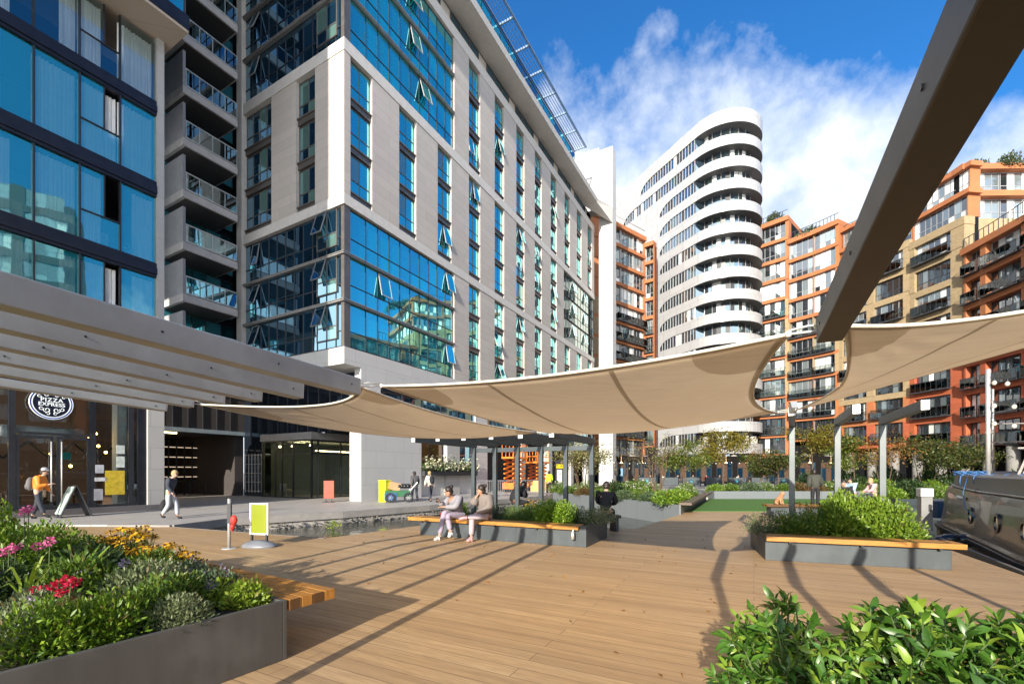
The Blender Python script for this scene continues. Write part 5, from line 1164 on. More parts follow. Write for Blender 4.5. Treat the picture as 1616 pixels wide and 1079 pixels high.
for k in range(13):
    wm = win_mesh('window', 2.2, 2.7, [.75, 1.5], [1.9], fr=.08, fm=dark_metal, gms=(dark_glass, core_warm)) if k < 3 else wm; put_win(wm, rfront, (-8+2.9*k, -.12, .35))
    m = MB(); m.lathe((-6.9+2.9*k, -.6, 2.9), [(.02, .25), (.22, 0), (.0, .02)], 10); m.tube([(-6.9+2.9*k, -.6, 3.1), (-6.9+2.9*k, -.6, 3.9)], .01, 4); m.build('lamp', emit_mat('terrace_lamp', (1, .62, .3), 2.5) if k == 0 else bpy.data.materials['terrace_lamp'], rfront)
bt = thing('festoon_lights', 'row of small white festoon bulbs under the far restaurant awning', 'string lights', (12, 58, 2.9)); m = MB(); m.tube([(x, 0, .08*math.sin(x*1.3)) for x in range(0, 24)], .012, 4); m.build('cable', dark_metal, bt); bmx = MB(); bmx.ball((0, 0, -.08), .04, 6, 4); bmx = bmx.mesh('bulb', emit_mat('bulb_white', (1, .95, .85), 1.5))
for x in range(0, 24): place(bmx, 'bulb', bt, (x, 0, .08*math.sin(x*1.3)))
# small items on the women's bench
m = MB(); m.lathe((0, 0, 0), [(0, 0), (.035, 0), (.045, .11), (.047, .125), (.03, .13), (0, .13)], 14); cp_ = m.build('drink_cup', M('red_cup', (.35, .03, .02), .4), None, True); cp_.location = wl+wd*.62+wn*.12+Vector((0, 0, .47)); tag(cp_, 'dark red drinks cup standing on the bench left of the women', 'cup')
bp = wl+wd*4.3+wn*-.16; m = MB(); m.tube([(0, 0, 0), (0, 0, .16)], .035, 10); m.tube([(0, 0, .16), (.02, 0, .22)], [.02, .012], 8); bq = m.build('spray_bottle', silver, None, True); bq.location = bp+Vector((0, 0, .19)); tag(bq, 'small silver bottle hanging under the bench end', 'bottle')
# ================================================================== PEOPLE
def skin_obj(name, nodes, edges, root, mat, parent, sub=2):
    names = list(nodes); idx = {n: i for i, n in enumerate(names)}; me = bpy.data.meshes.new(name)
    me.from_pydata([tuple(nodes[n][0]) for n in names], [(idx[a], idx[b]) for a, b in edges], []); me.materials.append(mat)
    o = bpy.data.objects.new(name, me); col.objects.link(o); o.parent = parent
    o.modifiers.new('skin', 'SKIN').use_smooth_shade = True
    for n in names:
        sv = me.skin_vertices[0].data[idx[n]]; r = nodes[n][1]; sv.radius = r if isinstance(r, tuple) else (r, r); sv.use_root = n == root
    s = o.modifiers.new('sub', 'SUBSURF'); s.levels = sub; s.render_levels = sub; return o
STAND = dict(pel=(0, 0, .95), wai=(0, 0, 1.10), che=(0, 0, 1.30), nec=(0, .0, 1.46), hd=(0, .02, 1.60),
             shL=(-.17, 0, 1.39), elL=(-.23, -.03, 1.12), wrL=(-.24, .04, .88), shR=(.17, 0, 1.39), elR=(.23, -.03, 1.12), wrR=(.24, .04, .88),
             hipL=(-.09, 0, .90), knL=(-.10, .02, .49), anL=(-.10, -.02, .09), hipR=(.09, 0, .90), knR=(.10, .02, .49), anR=(.10, -.02, .09))
skins = {}
def mcache(key, c, **kw):
    if key not in bpy.data.materials: M(key, c, **kw)
    return bpy.data.materials[key]
def person(label, loc, rz, pose, skinc, top, bottom, shoe, hair, look=(0, 1, 0), sc=1.0, bulk=1.0, fem=False, hairlen=0, group=None, topname='jacket', toe=None, cap=None, coat=0, detail=True, hood=False):
    J = dict(STAND); J.update(pose); J = {k: Vector(v) for k, v in J.items()}
    o = thing('person', label, 'person', loc, rz, group); o.scale = (sc, sc, sc); w = .9 if fem else 1.0
    lk = Vector(look).normalized(); upv = (J['hd']-J['nec']).normalized(); upv = (Vector((0, 0, 1))*.7+upv*.3); rt = lk.cross(upv).normalized(); up = rt.cross(lk).normalized(); hc = J['hd']
    n = {'pel': (J['pel'], (.13*w, .10)), 'wai': (J['wai'], (.115*w, .09)), 'che': (J['che'], (.14*w, .10)), 'nec': (J['nec'], .05), 'chin': (hc-up*.075+lk*.02, (.055, .06)), 'face': (hc+up*.0, (.078, .092)), 'crown': (hc+up*.075-lk*.01, (.066, .075)),
         'nose': (hc+lk*.108-up*.015, .012)}
    e = [('pel', 'wai'), ('wai', 'che'), ('che', 'nec'), ('nec', 'chin'), ('chin', 'face'), ('face', 'crown'), ('face', 'nose')]
    for s in 'LR':
        sg = -1 if s == 'L' else 1
        n['ear'+s] = (hc+rt*sg*.085-up*.01-lk*.01, .014); e.append(('face', 'ear'+s))
        sh, el, wr = J['sh'+s], J['el'+s], J['wr'+s]; fd = (wr-el).normalized(); ha = wr+fd*.075
        side = fd.cross(Vector((0, 0, 1))); side = side.normalized() if side.length > .2 else Vector((0, 1, 0))
        n.update({'sh'+s: (sh, .058*w), 'el'+s: (el, .042), 'wr'+s: (wr, (.026, .024)), 'ha'+s: (ha, (.034, .016))}); e += [('che', 'sh'+s), ('sh'+s, 'el'+s), ('el'+s, 'wr'+s), ('wr'+s, 'ha'+s)]
        if detail:
            curl = Vector((0, 0, -1))*.35 if abs(fd.z) < .7 else lk*.35
            for f in range(4):
                b = ha+side*(.012*(f*2-3)*.75)+fd*.035; L = (.032, .038, .036, .026)[f]; t = b+(fd+curl).normalized()*L; t2 = t+(fd+curl*2.5).normalized()*L*.8
                n['f%d%s' % (f, s)] = (b, .009); n['g%d%s' % (f, s)] = (t, .008); n['h%d%s' % (f, s)] = (t2, .007); e += [('ha'+s, 'f%d%s' % (f, s)), ('f%d%s' % (f, s), 'g%d%s' % (f, s)), ('g%d%s' % (f, s), 'h%d%s' % (f, s))]
            n['t1'+s] = (wr+fd*.045+side*.035, .011); n['t2'+s] = (wr+fd*.08+side*.052, .009); e += [('wr'+s, 't1'+s), ('t1'+s, 't2'+s)]
        hp, kn, an = J['hip'+s], J['kn'+s], J['an'+s]; sd = (kn-hp); 
        tdir = Vector(toe[s] if toe else (0, 1, -.2)).normalized(); tp = an+(an-kn).normalized()*.04+tdir*.11
        n.update({'hip'+s: (hp, .085), 'kn'+s: (kn, .055), 'an'+s: (an, .034), 'to'+s: (tp, .022)}); e += [('pel', 'hip'+s), ('hip'+s, 'kn'+s), ('kn'+s, 'an'+s), ('an'+s, 'to'+s)]
    skin_obj('body', n, e, 'pel', skinc, o, 2)
    b = .022*bulk
    jn = {k: n[k] for k in ('pel', 'wai', 'che')}; jn = {'pel': (J['pel']+Vector((0, 0, -.03-coat)), (.135*w+b, .105+b)), 'wai': (J['wai'], (.122*w+b, .10+b)), 'che': (J['che'], (.145*w+b, .105+b)), 'col': (J['nec'].lerp(J['che'], .25), .062+b*.6)}
    je = [('pel', 'wai'), ('wai', 'che'), ('che', 'col')]
    for s in 'LR':
        cuff = J['wr'+s].lerp(J['el'+s], .06); jn.update({'sh'+s: (J['sh'+s], .064*w+b), 'el'+s: (J['el'+s], .05+b), 'wr'+s: (cuff, .034+b*.5)}); je += [('che', 'sh'+s), ('sh'+s, 'el'+s), ('el'+s, 'wr'+s)]
    if hood: jn['hood'] = (J['nec']-lk*.09+Vector((0, 0, .02)), (.10, .06)); je.append(('col', 'hood'))
    skin_obj(topname, jn, je, 'pel', top, o, 2)
    tn = {'wai': (J['wai'].lerp(J['pel'], .6), (.125*w, .098)), 'pel': (J['pel'], (.14*w, .11))}; te = [('wai', 'pel')]
    for s in 'LR':
        tn.update({'hip'+s: (J['hip'+s], .098), 'kn'+s: (J['kn'+s], .074), 'an'+s: (J['an'+s].lerp(J['kn'+s], .08), .066)}); te += [('pel', 'hip'+s), ('hip'+s, 'kn'+s), ('kn'+s, 'an'+s)]
    skin_obj('trousers', tn, te, 'pel', bottom, o, 2)
    for s in 'LR':
        an = J['an'+s]; td = Vector(toe[s] if toe else (0, 1, -.2)).normalized(); dn = (an-J['kn'+s]).normalized()
        skin_obj('shoe', {'a': (an-dn*.02, .052), 'b': (an+dn*.04-td*.03, (.056, .05)), 'c': (an+dn*.045+td*.07, (.056, .05)), 'd': (an+dn*.055+td*.15, (.05, .036))}, [('a', 'b'), ('b', 'c'), ('c', 'd')], 'b', shoe, o, 1)
    hn = {'a': (hc+up*.10-lk*.005, (.08, .062)), 'b': (hc+up*.045-lk*.035, (.094, .085)), 'c': (hc-up*.03-lk*.05, (.08, .06))}; he = [('a', 'b'), ('b', 'c')]
    if hairlen: hn['d'] = (hc-up*(.05+hairlen)-lk*.07, (.06, .04)); he.append(('c', 'd'))
    if fem and not hairlen: hn['bun'] = (hc+up*.06-lk*.12, .05); he.append(('b', 'bun'))
    hm_ = MB(); hm_.ball(hc+up*.042-lk*.03, (.096, .104, .10), 14, 9); hm_.ball(hc-up*.02-lk*.045, (.082, .075, .085), 12, 8)
    if hairlen: hm_.ball(hc-up*(.05+hairlen)-lk*.07, (.08, .06, .11), 10, 7)
    if fem and not hairlen: hm_.ball(hc+up*.09-lk*.115, .048, 10, 7)
    hm_.build('hair', hair, o, True)
    for s in (-1, 1):
        m = MB(); p = hc+lk*.083+rt*s*.032+up*.015; m.ball(p, .011, 6, 5); m.build('eye', dark_frame, o)
        m = MB(); m.bar(p+up*.02-rt*.018+lk*.006, p+up*.02+rt*.018+lk*.006, .008, .006); m.build('eyebrow', hair, o)
    m = MB(); p = hc+lk*.092-up*.052; m.bar(p-rt*.022, p+rt*.022, .012, .012); m.build('mouth', mcache('lip', (.35, .12, .1)), o)
    if cap:
        m = MB(); m.lathe((0, 0, 0), [(.105, 0), (.108, .05), (.08, .1), (0, .115)], 14); m.prism([(-.085, .05), (.085, .05), (.06, .19), (-.06, .19)], -.005, .008); c = m.build('cap', cap, o, True); c.location = hc+up*.06; c.rotation_euler = (0, 0, math.atan2(-lk.x, lk.y))
    return o
sk1 = M('skin_light', (.52, .31, .22), .5, bm=0, var=.06); sk2 = M('skin_tan', (.40, .22, .14), .5, bm=0, var=.06); sk3 = M('skin_dark', (.12, .06, .035), .5, bm=0, var=.06)
dk_hair = M('dark_brown_hair', (.02, .013, .01), .5, sc=20); bl_hair = M('sandy_hair', (.42, .28, .13), .6, sc=20)
def puff(name, c):
    m = M(name, c, .75, sc=5, var=.1, bm=.3, sc2=14); return m
lilac = puff('lilac_grey_fleece', (.235, .225, .25)); lav = puff('lavender_leggings', (.28, .235, .30)); pale_pants = puff('pale_pink_leggings', (.36, .30, .33)); taupe = puff('taupe_puffer', (.165, .138, .125))
whites = M('white_trainers', (.5, .48, .47), .5); pink_tr = M('pink_trainers', (.5, .25, .26), .5)
# seated women: local +y faces away from the bench (towards camera), origin on the deck in front edge
def benchpt(t, back): return wl+wd*t+wn*back
def seat(lean=0.0, turn=0.0): 
    return dict(pel=(0, -.02, .60), wai=(turn*.3, .03+lean*.2, .74), che=(turn, .08+lean*.7, .93), nec=(turn*1.2, .13+lean*1.1, 1.07), hd=(turn*1.4, .19+lean*1.35, 1.17))
sw = wang+math.pi
p1 = seat(.16, .0); p1.update(shL=(-.16, .18, 1.00), shR=(.16, .16, 1.00), elL=(-.21, .34, .80), wrL=(-.06, .47, .80), elR=(.22, .33, .78), wrR=(.06, .50, .93), hipL=(-.10, .0, .575), hipR=(.10, .0, .575), knL=(-.06, .44, .60), anL=(.10, .46, .14), knR=(.10, .46, .66), anR=(.02, .52, .16))
p1 = seat(.16, .02); p1.update(shL=(-.15, .17, 1.02), shR=(.17, .16, 1.0), elL=(-.17, .36, .80), wrL=(.12, .44, .80), elR=(.24, .33, .80), wrR=(.20, .52, .92), hipL=(-.10, 0, .575), hipR=(.10, 0, .575), knL=(.03, .45, .60), anL=(-.10, .50, .20), knR=(.12, .44, .68), anR=(.16, .60, .09))
w1 = person('woman in lilac grey jacket and lavender leggings hunched over her phone on the bench', benchpt(1.18, .05), sw, p1, sk2, lilac, lav, whites, dk_hair, look=(.55, .75, -.35), fem=True, bulk=1.7, toe={'L': (-.2, .9, -.35), 'R': (.25, .9, -.1)})
p2 = seat(.06, -.02); p2.update(shL=(-.17, .10, 1.02), shR=(.15, .13, 1.03), elL=(-.23, .22, .80), wrL=(.06, .40, .66), elR=(.17, .34, .90), wrR=(.10, .27, 1.06), hipL=(-.10, 0, .575), hipR=(.10, 0, .575), knL=(-.04, .42, .60), anL=(.24, .50, .58), knR=(.13, .43, .58), anR=(.13, .46, .10), hd=(.03, .19, 1.22), nec=(.0, .13, 1.09))
w2 = person('woman in taupe puffer jacket with crossed leg and pink trainers on the bench', benchpt(1.98, .05), sw, p2, sk2, taupe, pale_pants, pink_tr, dk_hair, look=(.8, .5, -.1), fem=True, bulk=2.9, toe={'L': (.75, .4, -.3), 'R': (.25, .95, -.1)}, hood=True)
ph = MB(); ph.box(-.035, .035, -.005, .005, -.07, .07); pho = ph.build('phone', dark_frame, None, bevel=.003); pho.location = benchpt(1.18, .05)+Matrix.Rotation(sw, 3, 'Z') @ Vector((.22, .60, .97)); pho.rotation_euler = (R(-35), 0, sw+.5); tag(pho, 'black phone held up by the woman in lilac', 'phone')
navy = M('dark_navy_jumper', (.035, .042, .06), .85, sc=8, var=.2); pale_j = M('pale_washed_jeans', (.40, .42, .45), .8, sc=6, var=.12); black_c = M('black_cloth', (.014, .014, .017), .85, var=.3); dkjean = M('dark_jeans', (.035, .04, .055), .85, var=.2); orange_j = M('orange_jacket', (.72, .22, .02), .6, sc=5, bm=.3, sc2=12, var=.12); grey_c = M('grey_coat', (.07, .07, .075), .85, var=.2); cream = M('cream_jacket', (.6, .58, .53), .8, var=.1); hiv = M('hi_vis_yellow', (.6, .85, .03), .6, var=.06, bm=0); olive = M('dark_olive_coat', (.045, .048, .038), .85, var=.2)
def walk(s=1, st=.26, hunch=.0):
    return dict(knL=(-.09, .12*s+.05, .50), anL=(-.09, st*s, .10), knR=(.09, -.04*s+.05, .49), anR=(.09, -st*s, .14), elL=(-.22, -.10*s, 1.12), wrL=(-.22, -.12*s+.10, .90), elR=(.22, .06*s, 1.12), wrR=(.22, .16*s+.05, .91), che=(0, .03+hunch, 1.29), nec=(0, .07+hunch*1.6, 1.44), hd=(0, .12+hunch*2.2, 1.57), shL=(-.17, .03+hunch, 1.38), shR=(.17, .03+hunch, 1.38))
def faceang(v): return math.atan2(-v[0], v[1])
pm = walk(1, .20, .02)
mw = person('sandy haired man in navy jumper and pale jeans walking past the stone pier', gp(268, 818.5, .05), faceang((.95, .12)), pm, sk1, navy, pale_j, black_c, bl_hair, look=(.3, 1, -.6), sc=.98, topname='jumper')
m = MB(); m.ball((0, 0, 0), (.13, .2, .24), 10, 7); m.tube([(0, .05, .2), (0, .03, .42)], .015, 5); hb_ = m.build('carrier_bag', black_c, None, True); hb_.location = gp(252, 818, .05)+Vector((.0, .25, .42)); tag(hb_, 'black bag hanging at the side of the walking man in navy', 'bag')
om = person('person in bright orange jacket and cap with a grey backpack by the restaurant doors', Vector((-16.35, 15.7, .05)), faceang((.85, .35)), dict(walk(-1, .2, .02), wrR=(.16, .34, 1.16), elR=(.22, .12, 1.10)), sk1, orange_j, dkjean, black_c, dk_hair, look=(0, 1, -.25), sc=1.02, bulk=1.7, cap=M('grey_cap', (.35, .35, .36), .8), hood=True)
def backpack(own, c, lb):
    o = thing('backpack', lb, 'backpack', own.location, own.rotation_euler.z); m = MB(); m.ball((0, -.2, 1.20), (.15, .11, .24), 12, 8); m.ball((0, -.28, 1.12), (.11, .06, .13), 10, 6); m.build('bag', c, o, True); m = MB()
    for s in (-1, 1): m.tube([(s*.1, -.12, 1.40), (s*.11, .02, 1.47), (s*.11, .15, 1.36), (s*.12, .08, 1.15), (s*.12, -.12, 1.02)], .016, 6)
    m.build('strap', c, o, True); return o
backpack(om, M('grey_pack', (.12, .12, .125), .8), 'grey backpack worn over the orange jacket')
person('walker in a long dark grey hooded coat by the hotel wall', gp(655, 791, .05), faceang((-.6, .8)), walk(1, .15), sk1, grey_c, dkjean, black_c, dk_hair, look=(0, 1, 0), sc=.97, bulk=2.2, coat=.22, detail=False, hairlen=.1)
wk2 = person('walker in a cream jacket with dark backpack by the white trough', gp(679, 791, .05), faceang((-.6, .8)), walk(-1, .26), sk1, cream, dkjean, black_c, bl_hair, look=(0, 1, 0), sc=.98, bulk=1.6, detail=False)
backpack(wk2, black_c, 'dark backpack worn over the cream jacket')
def sitp(h=.0): return dict(pel=(0, -.02, .58), wai=(0, 0, .72), che=(0, .05, .93), nec=(0, .09, 1.08), hd=(0, .14, 1.20), shL=(-.19, .06, 1.01), shR=(.19, .06, 1.01), elL=(-.24, .18, .78), wrL=(-.1, .38, .72), elR=(.24, .18, .78), wrR=(.1, .38, .72), hipL=(-.1, 0, .56), hipR=(.1, 0, .56), knL=(-.12, .44, .54), anL=(-.12, .46, .10), knR=(.12, .44, .54), anR=(.12, .46, .10))
bmpos = Vector((2.62, 12.75, -.02))
person('man in black jacket seated with his back turned at the right end of the planter', bmpos, faceang((.35, .9)), sitp(), sk1, black_c, black_c, black_c, dk_hair, look=(0, 1, -.7), sc=1.05, bulk=1.5, detail=False)
st1 = thing('stool', 'low dark bench end under the man in black', 'bench', bmpos+Vector((0, 0, .02)), .3); m = MB(); m.box(-.35, .35, -.25, .2, .38, .46); m.build('seat', dark_frame, st1); m = MB(); m.box(-.3, -.22, -.2, .15, 0, .38); m.box(.22, .3, -.2, .15, 0, .38); m.split('leg', dark_frame, st1)
person('person in black bent forward between the dark pergola posts', Vector((.05, 15.6, .02)), faceang((.8, .3)), dict(sitp(), che=(0, .16, .90), nec=(0, .26, 1.0), hd=(0, .36, 1.06), shL=(-.18, .2, .98), shR=(.18, .2, .98), elL=(-.2, .34, .76), elR=(.2, .34, .76)), sk3, black_c, black_c, black_c, dk_hair, look=(0, 1, -.5), sc=1.1, bulk=1.8, detail=False)
st2 = thing('stool', 'dark bench end under the bent person in black', 'bench', Vector((.05, 15.6, -.25)), .3); m = MB(); m.box(-.35, .35, -.3, .2, .64, .72); m.build('seat', dark_frame, st2); m = MB(); m.box(-.3, -.22, -.2, .15, -.1, .64); m.box(.22, .3, -.2, .15, -.1, .64); m.split('leg', dark_frame, st2)
person('worker in a hi vis yellow jacket walking by the crowd barriers', gp(867, 781.5, .05), faceang((-.3, 1)), walk(1, .18), sk1, hiv, black_c, black_c, dk_hair, sc=1.0, bulk=1.5, detail=False)
person('standing person in dark olive coat behind the right hand bench', Vector((13.4, 20.1, .03)), faceang((.25, .9)), dict(che=(0, .08, 1.28), nec=(0, .14, 1.42), hd=(.02, .19, 1.54), shL=(-.19, .09, 1.36), shR=(.19, .09, 1.36), elR=(.28, .12, 1.10), wrR=(.26, .30, .95)), sk3, olive, black_c, black_c, dk_hair, look=(.2, 1, -.4), sc=1.05, bulk=2.2, coat=.1, detail=False)
for (x, y, Y, cm, hm, lb, a) in ((1332, 0, 17.0, black_c, dk_hair, 'person in black jacket seated behind the right pergola posts', (-.6, -.7)), (1345, 0, 22.5, M('light_blue_shirt', (.35, .48, .62), .8), dk_hair, 'person in a light blue top seated beyond the lawn planter', (-.8, -.2)), (1379, 0, 21, M('dusty_pink_top', (.55, .33, .33), .8), bl_hair, 'person in a dusty pink top seated near the sparse orange tree', (-.8, .2))):
    X = (x-CX)/F*Y; person(lb, Vector((X, Y, .02)), faceang(a), sitp(), sk1, cm, dkjean, black_c, hm, look=(0, 1, -.3), bulk=1.4, detail=False, sc=1.02)
    st = thing('stool', {1332: 'dark seat under the person in the black jacket', 1345: 'dark seat under the person in light blue', 1379: 'dark seat under the person in dusty pink'}[x], 'bench', Vector((X, Y, .02)), faceang(a)); m = MB(); m.box(-.4, .4, -.3, .2, .36, .44); m.build('seat', dark_frame, st); m = MB(); m.box(-.35, -.25, -.2, .15, 0, .36); m.box(.25, .35, -.2, .15, 0, .36); m.split('leg', dark_frame, st)
dg = thing('dog', 'small brown and cream dog sitting on the bench behind the right hedge', 'dog', Vector((9.95, 16.95, .455)), R(200))
skin_obj('body', {'rump': ((0, -.12, .1), .10), 'back': ((0, -.02, .2), .10), 'chest': ((0, .07, .26), .09), 'neck': ((0, .11, .36), .06), 'head': ((0, .15, .42), .065), 'muz': ((0, .24, .40), .03), 'eL': ((-.05, .13, .49), .02), 'eR': ((.05, .13, .49), .02), 'fl': ((-.05, .1, .14), .03), 'flp': ((-.05, .13, .02), .025), 'fr': ((.05, .1, .14), .03), 'frp': ((.05, .13, .02), .025), 'hl': ((-.09, -.06, .06), .05), 'hlp': ((-.09, .04, .02), .028), 'hr': ((.09, -.06, .06), .05), 'hrp': ((.09, .04, .02), .028), 'tail': ((.0, -.24, .06), .02)},
    [('rump', 'back'), ('back', 'chest'), ('chest', 'neck'), ('neck', 'head'), ('head', 'muz'), ('head', 'eL'), ('head', 'eR'), ('chest', 'fl'), ('fl', 'flp'), ('chest', 'fr'), ('fr', 'frp'), ('rump', 'hl'), ('hl', 'hlp'), ('rump', 'hr'), ('hr', 'hrp'), ('rump', 'tail')], 'rump', M('dog_fur', (.38, .2, .10), .9, sc=9, var=.5), dg)
# far diners: seated, a few pixels each
for k in range(9):
    x = 16.5+1.7*k; c = [black_c, cream, navy, grey_c, M('red_jumper', (.4, .05, .04), .8) if k == 4 else olive][k % 5]
    p = person('diner in %s at the far terrace, %s from the left' % (['black', 'a cream top', 'navy', 'dark grey', 'red' if k == 4 else 'dark olive'][k % 5], ['first', 'second', 'third', 'fourth', 'fifth', 'sixth', 'seventh', 'eighth', 'ninth'][k]), Vector((x, 54.6+.3*(k % 3)-.1*k, .05)), faceang((random.uniform(-1, 1), -.8)), sitp(), sk1, c, dkjean, black_c, dk_hair, bulk=1.5, detail=False, group='diners on the far terrace')
    ch = thing('terrace_chair', 'dark chair of the %s diner on the far terrace' % ['first', 'second', 'third', 'fourth', 'fifth', 'sixth', 'seventh', 'eighth', 'ninth'][k], 'chair', p.location, p.rotation_euler.z, 'chairs on the far terrace'); m = MB(); m.box(-.22, .22, -.25, .2, .40, .45); m.build('seat', dark_frame, ch); m = MB(); m.box(-.22, .22, -.3, -.26, .5, .9); m.build('backrest', dark_frame, ch); m = MB()
    for sx in (-.2, .17):
        for sy in (-.28, .15): m.box(sx, sx+.03, sy, sy+.03, 0, .40)
    m.split('leg', dark_frame, ch)
# ================================================================== PLANTS
G_bright = leaf_mat('leaf_bright', (.09, .19, .012), (.20, .34, .025), (.32, .42, .05)); G_mid = leaf_mat('leaf_mid', (.055, .12, .014), (.14, .24, .03), (.25, .33, .05)); G_dark = leaf_mat('leaf_dark', (.018, .045, .012), (.04, .085, .022), (.07, .12, .03)); G_blue = leaf_mat('leaf_blue_green', (.05, .10, .045), (.12, .18, .085), (.2, .26, .12)); G_lime = leaf_mat('leaf_lime', (.16, .26, .02), (.28, .38, .04), (.36, .42, .08)); G_grey = leaf_mat('leaf_sage', (.12, .16, .07), (.23, .28, .13), (.33, .36, .2)); G_bronze = leaf_mat('leaf_bronze', (.10, .05, .02), (.2, .12, .04), (.12, .16, .04))
G_laurel = leaf_mat('laurel_leaf', (.04, .11, .014), (.085, .20, .022), (.27, .38, .04), .22, .38); F_yel = leaf_mat('petal_yellow', (.75, .42, .01), (.85, .52, .012), (.8, .36, .01), .3); F_cone = M('flower_cone', (.05, .02, .01), .9); F_pink = leaf_mat('petal_pink', (.72, .09, .32), (.8, .18, .42), (.85, .4, .55)); F_crim = leaf_mat('petal_crimson', (.5, .01, .05), (.65, .015, .07), (.75, .03, .12)); F_pur = leaf_mat('petal_purple', (.25, .2, .38), (.4, .34, .5), (.5, .42, .55)); stemm = M('green_stem', (.07, .11, .03), .7, var=.2); woodm = M('brown_stem', (.10, .065, .04), .85, sc=12, var=.3)
def stems_of(pts, base, n, r=.006, mat=None, parent=None):
    m = MB(); idx = rng.integers(0, len(pts), n)
    for i in idx:
        p = Vector(pts[i]); b = Vector((base[0]+p.x*.25, base[1]+p.y*.25, base[2])); m.tube([b, b.lerp(p, .5)+Vector((random.uniform(-.03, .03), random.uniform(-.03, .03), .04)), p], [r, r*.8, r*.4], 5, cap=False)
    return m.build('stem', mat or stemm, parent)
plants = {}
def shrub_proto(key, r, n, L, W, mat, k=12, spread=.3, fl=None, big=False, stems=14):
    P, D = blob(n, r, k, spread=spread); l = rng.uniform(.65, 1.25, n)*L; parts = [('foliage', leaf_mesh('foliage', P, D, l, l*W/L, mat, big=big))]
    if fl:
        fm, fn, fs = fl; idx = rng.choice(n, min(fn, n), replace=False); top = P[idx]; top = top[top[:, 2] > r[2]*.45]; c = np.repeat(top+np.array([0, 0, .03]), 6, 0); c = c+rng.normal(size=c.shape)*fs*.35; d = rng.normal(size=c.shape)+np.array([0, 0, .6]); parts.append(('flowers', leaf_mesh('flowers', c, d, fs, fs*.7, fm)))
    sm = MB(); 
    for i in rng.integers(0, n, stems):
        p = Vector(P[i]); b = Vector((p.x*.25, p.y*.25, -.05)); sm.tube([b, b.lerp(p, .5)+Vector((0, 0, .04)), p], [.007, .005, .003], 5, cap=False)
    parts.append(('stem', sm.mesh('stem', stemm))); plants[key] = parts; return parts
used_lab = set()
def plant(key, label, loc, sc=1.0, rz=None, name='shrub', cat='shrub', group=None, zs=1.0):
    o = thing(name, label, cat, loc, random.uniform(0, 6.28) if rz is None else rz, group); o.scale = (sc, sc, sc*zs)
    for nm, me in plants[key]: place(me, nm, o)
    return o
# --- foreground flower planter -----------------------------------------------------------
shrub_proto('leafy', (.36, .36, .42), 2600, .062, .026, G_mid, 22); shrub_proto('bright', (.34, .34, .46), 2400, .056, .022, G_bright, 22); shrub_proto('tall', (.30, .30, .92), 2400, .06, .024, G_bright, 30, spread=.26); shrub_proto('lime', (.2, .2, .26), 800, .05, .028, G_lime, 12); shrub_proto('fine', (.34, .34, .34), 2600, .042, .016, G_grey, 20); shrub_proto('purpleflower', (.34, .34, .34), 2200, .05, .02, G_blue, 18, fl=(F_pur, 110, .026)); shrub_proto('bronze', (.3, .3, .3), 1300, .06, .028, G_bronze, 14); shrub_proto('dark', (.4, .4, .42), 1700, .07, .034, G_dark, 16)
def FPt(a, b, z=.47): p = FP0+fa*a+fb*b; return Vector((p.x, p.y, z))
def solve(x, y, z):                           # planter coordinate of the point at height z seen along this direction
    return gp(x, y, z)
flw = [('tall', 'tallest bright green plant at the far left near the orange jacket', 3.6, 1.05, .9), ('tall', 'tall bright green plant just behind the pink phlox', 2.6, 1.0, .58), ('tall', 'tall leafy plant at the left edge of the frame', 3.0, 1.5, .9), ('lime', 'lime green tuft against the planter wall left of the corner', .55, .28, .9), ('fine', 'sage tuft against the planter wall', .22, .75, .7), ('bright', 'bright leafy plant against the planter wall', .3, 1.15, .75), ('bright', 'bright leafy plant leaning on the planter wall near the bottom left', .3, 1.5, .8), ('leafy', 'green plant in front of the sage bush', .7, .5, .7), ('leafy', 'mid green leafy shrub by the front wall of the flower planter, under the crimson flowers', .55, .75, .8), ('fine', 'fine sage leaved bush in the middle of the flower planter', 1.0, .65, 1.15), ('purpleflower', 'blue green bush with tiny purple flowers behind the planter corner', .75, .25, .85), ('lime', 'small lime green bush at the planter corner beside the bench', .28, .2, .95), ('purpleflower', 'purple speckled bush at the end of the flower planter nearest the bench', 1.3, .25, .9), ('leafy', 'dark leaved shrub beneath the yellow flowers', 1.75, .35, .9), ('bronze', 'bronze tinted low plant near the planter wall', .6, 1.25, .85), ('fine', 'sage tuft spilling near the planter wall at the left edge', .4, 1.7, .85), ('leafy', 'broad green shrub beneath the grass blades', 1.6, .95, 1.0), ('dark', 'deep green bushy plant behind the grass blades', 2.6, .6, 1.0), ('bright', 'bright green tall plant at the far left of the flower planter', 3.3, 1.1, 1.35), ('bright', 'bright green plant left of the pink flowers', 2.4, 1.4, 1.1), ('leafy', 'mid green shrub at the left edge above the red flowers', 1.5, 1.75, 1.0), ('bright', 'bright green shrub at the back of the flower planter', 3.4, .45, 1.0), ('leafy', 'large leafy shrub at the back left of the flower planter', 4.2, .9, 1.25), ('bronze', 'bronze leaved plant by the bench and yellow flowers', 2.1, .2, .8), ('dark', 'shadowy green plant between the pink and crimson flowers', 2.0, 1.3, .95), ('bright', 'bright tall plant at the far back corner of the flower planter', 4.6, .4, 1.15), ('fine', 'sage bush in the front left of the flower planter', .9, 1.35, .95), ('leafy', 'green shrub far left behind the pink flowers', 3.0, 1.7, 1.15)]
for key, lb, a, b, s in flw: plant(key, lb, FPt(a, b), s, group='plants in the foreground flower planter')
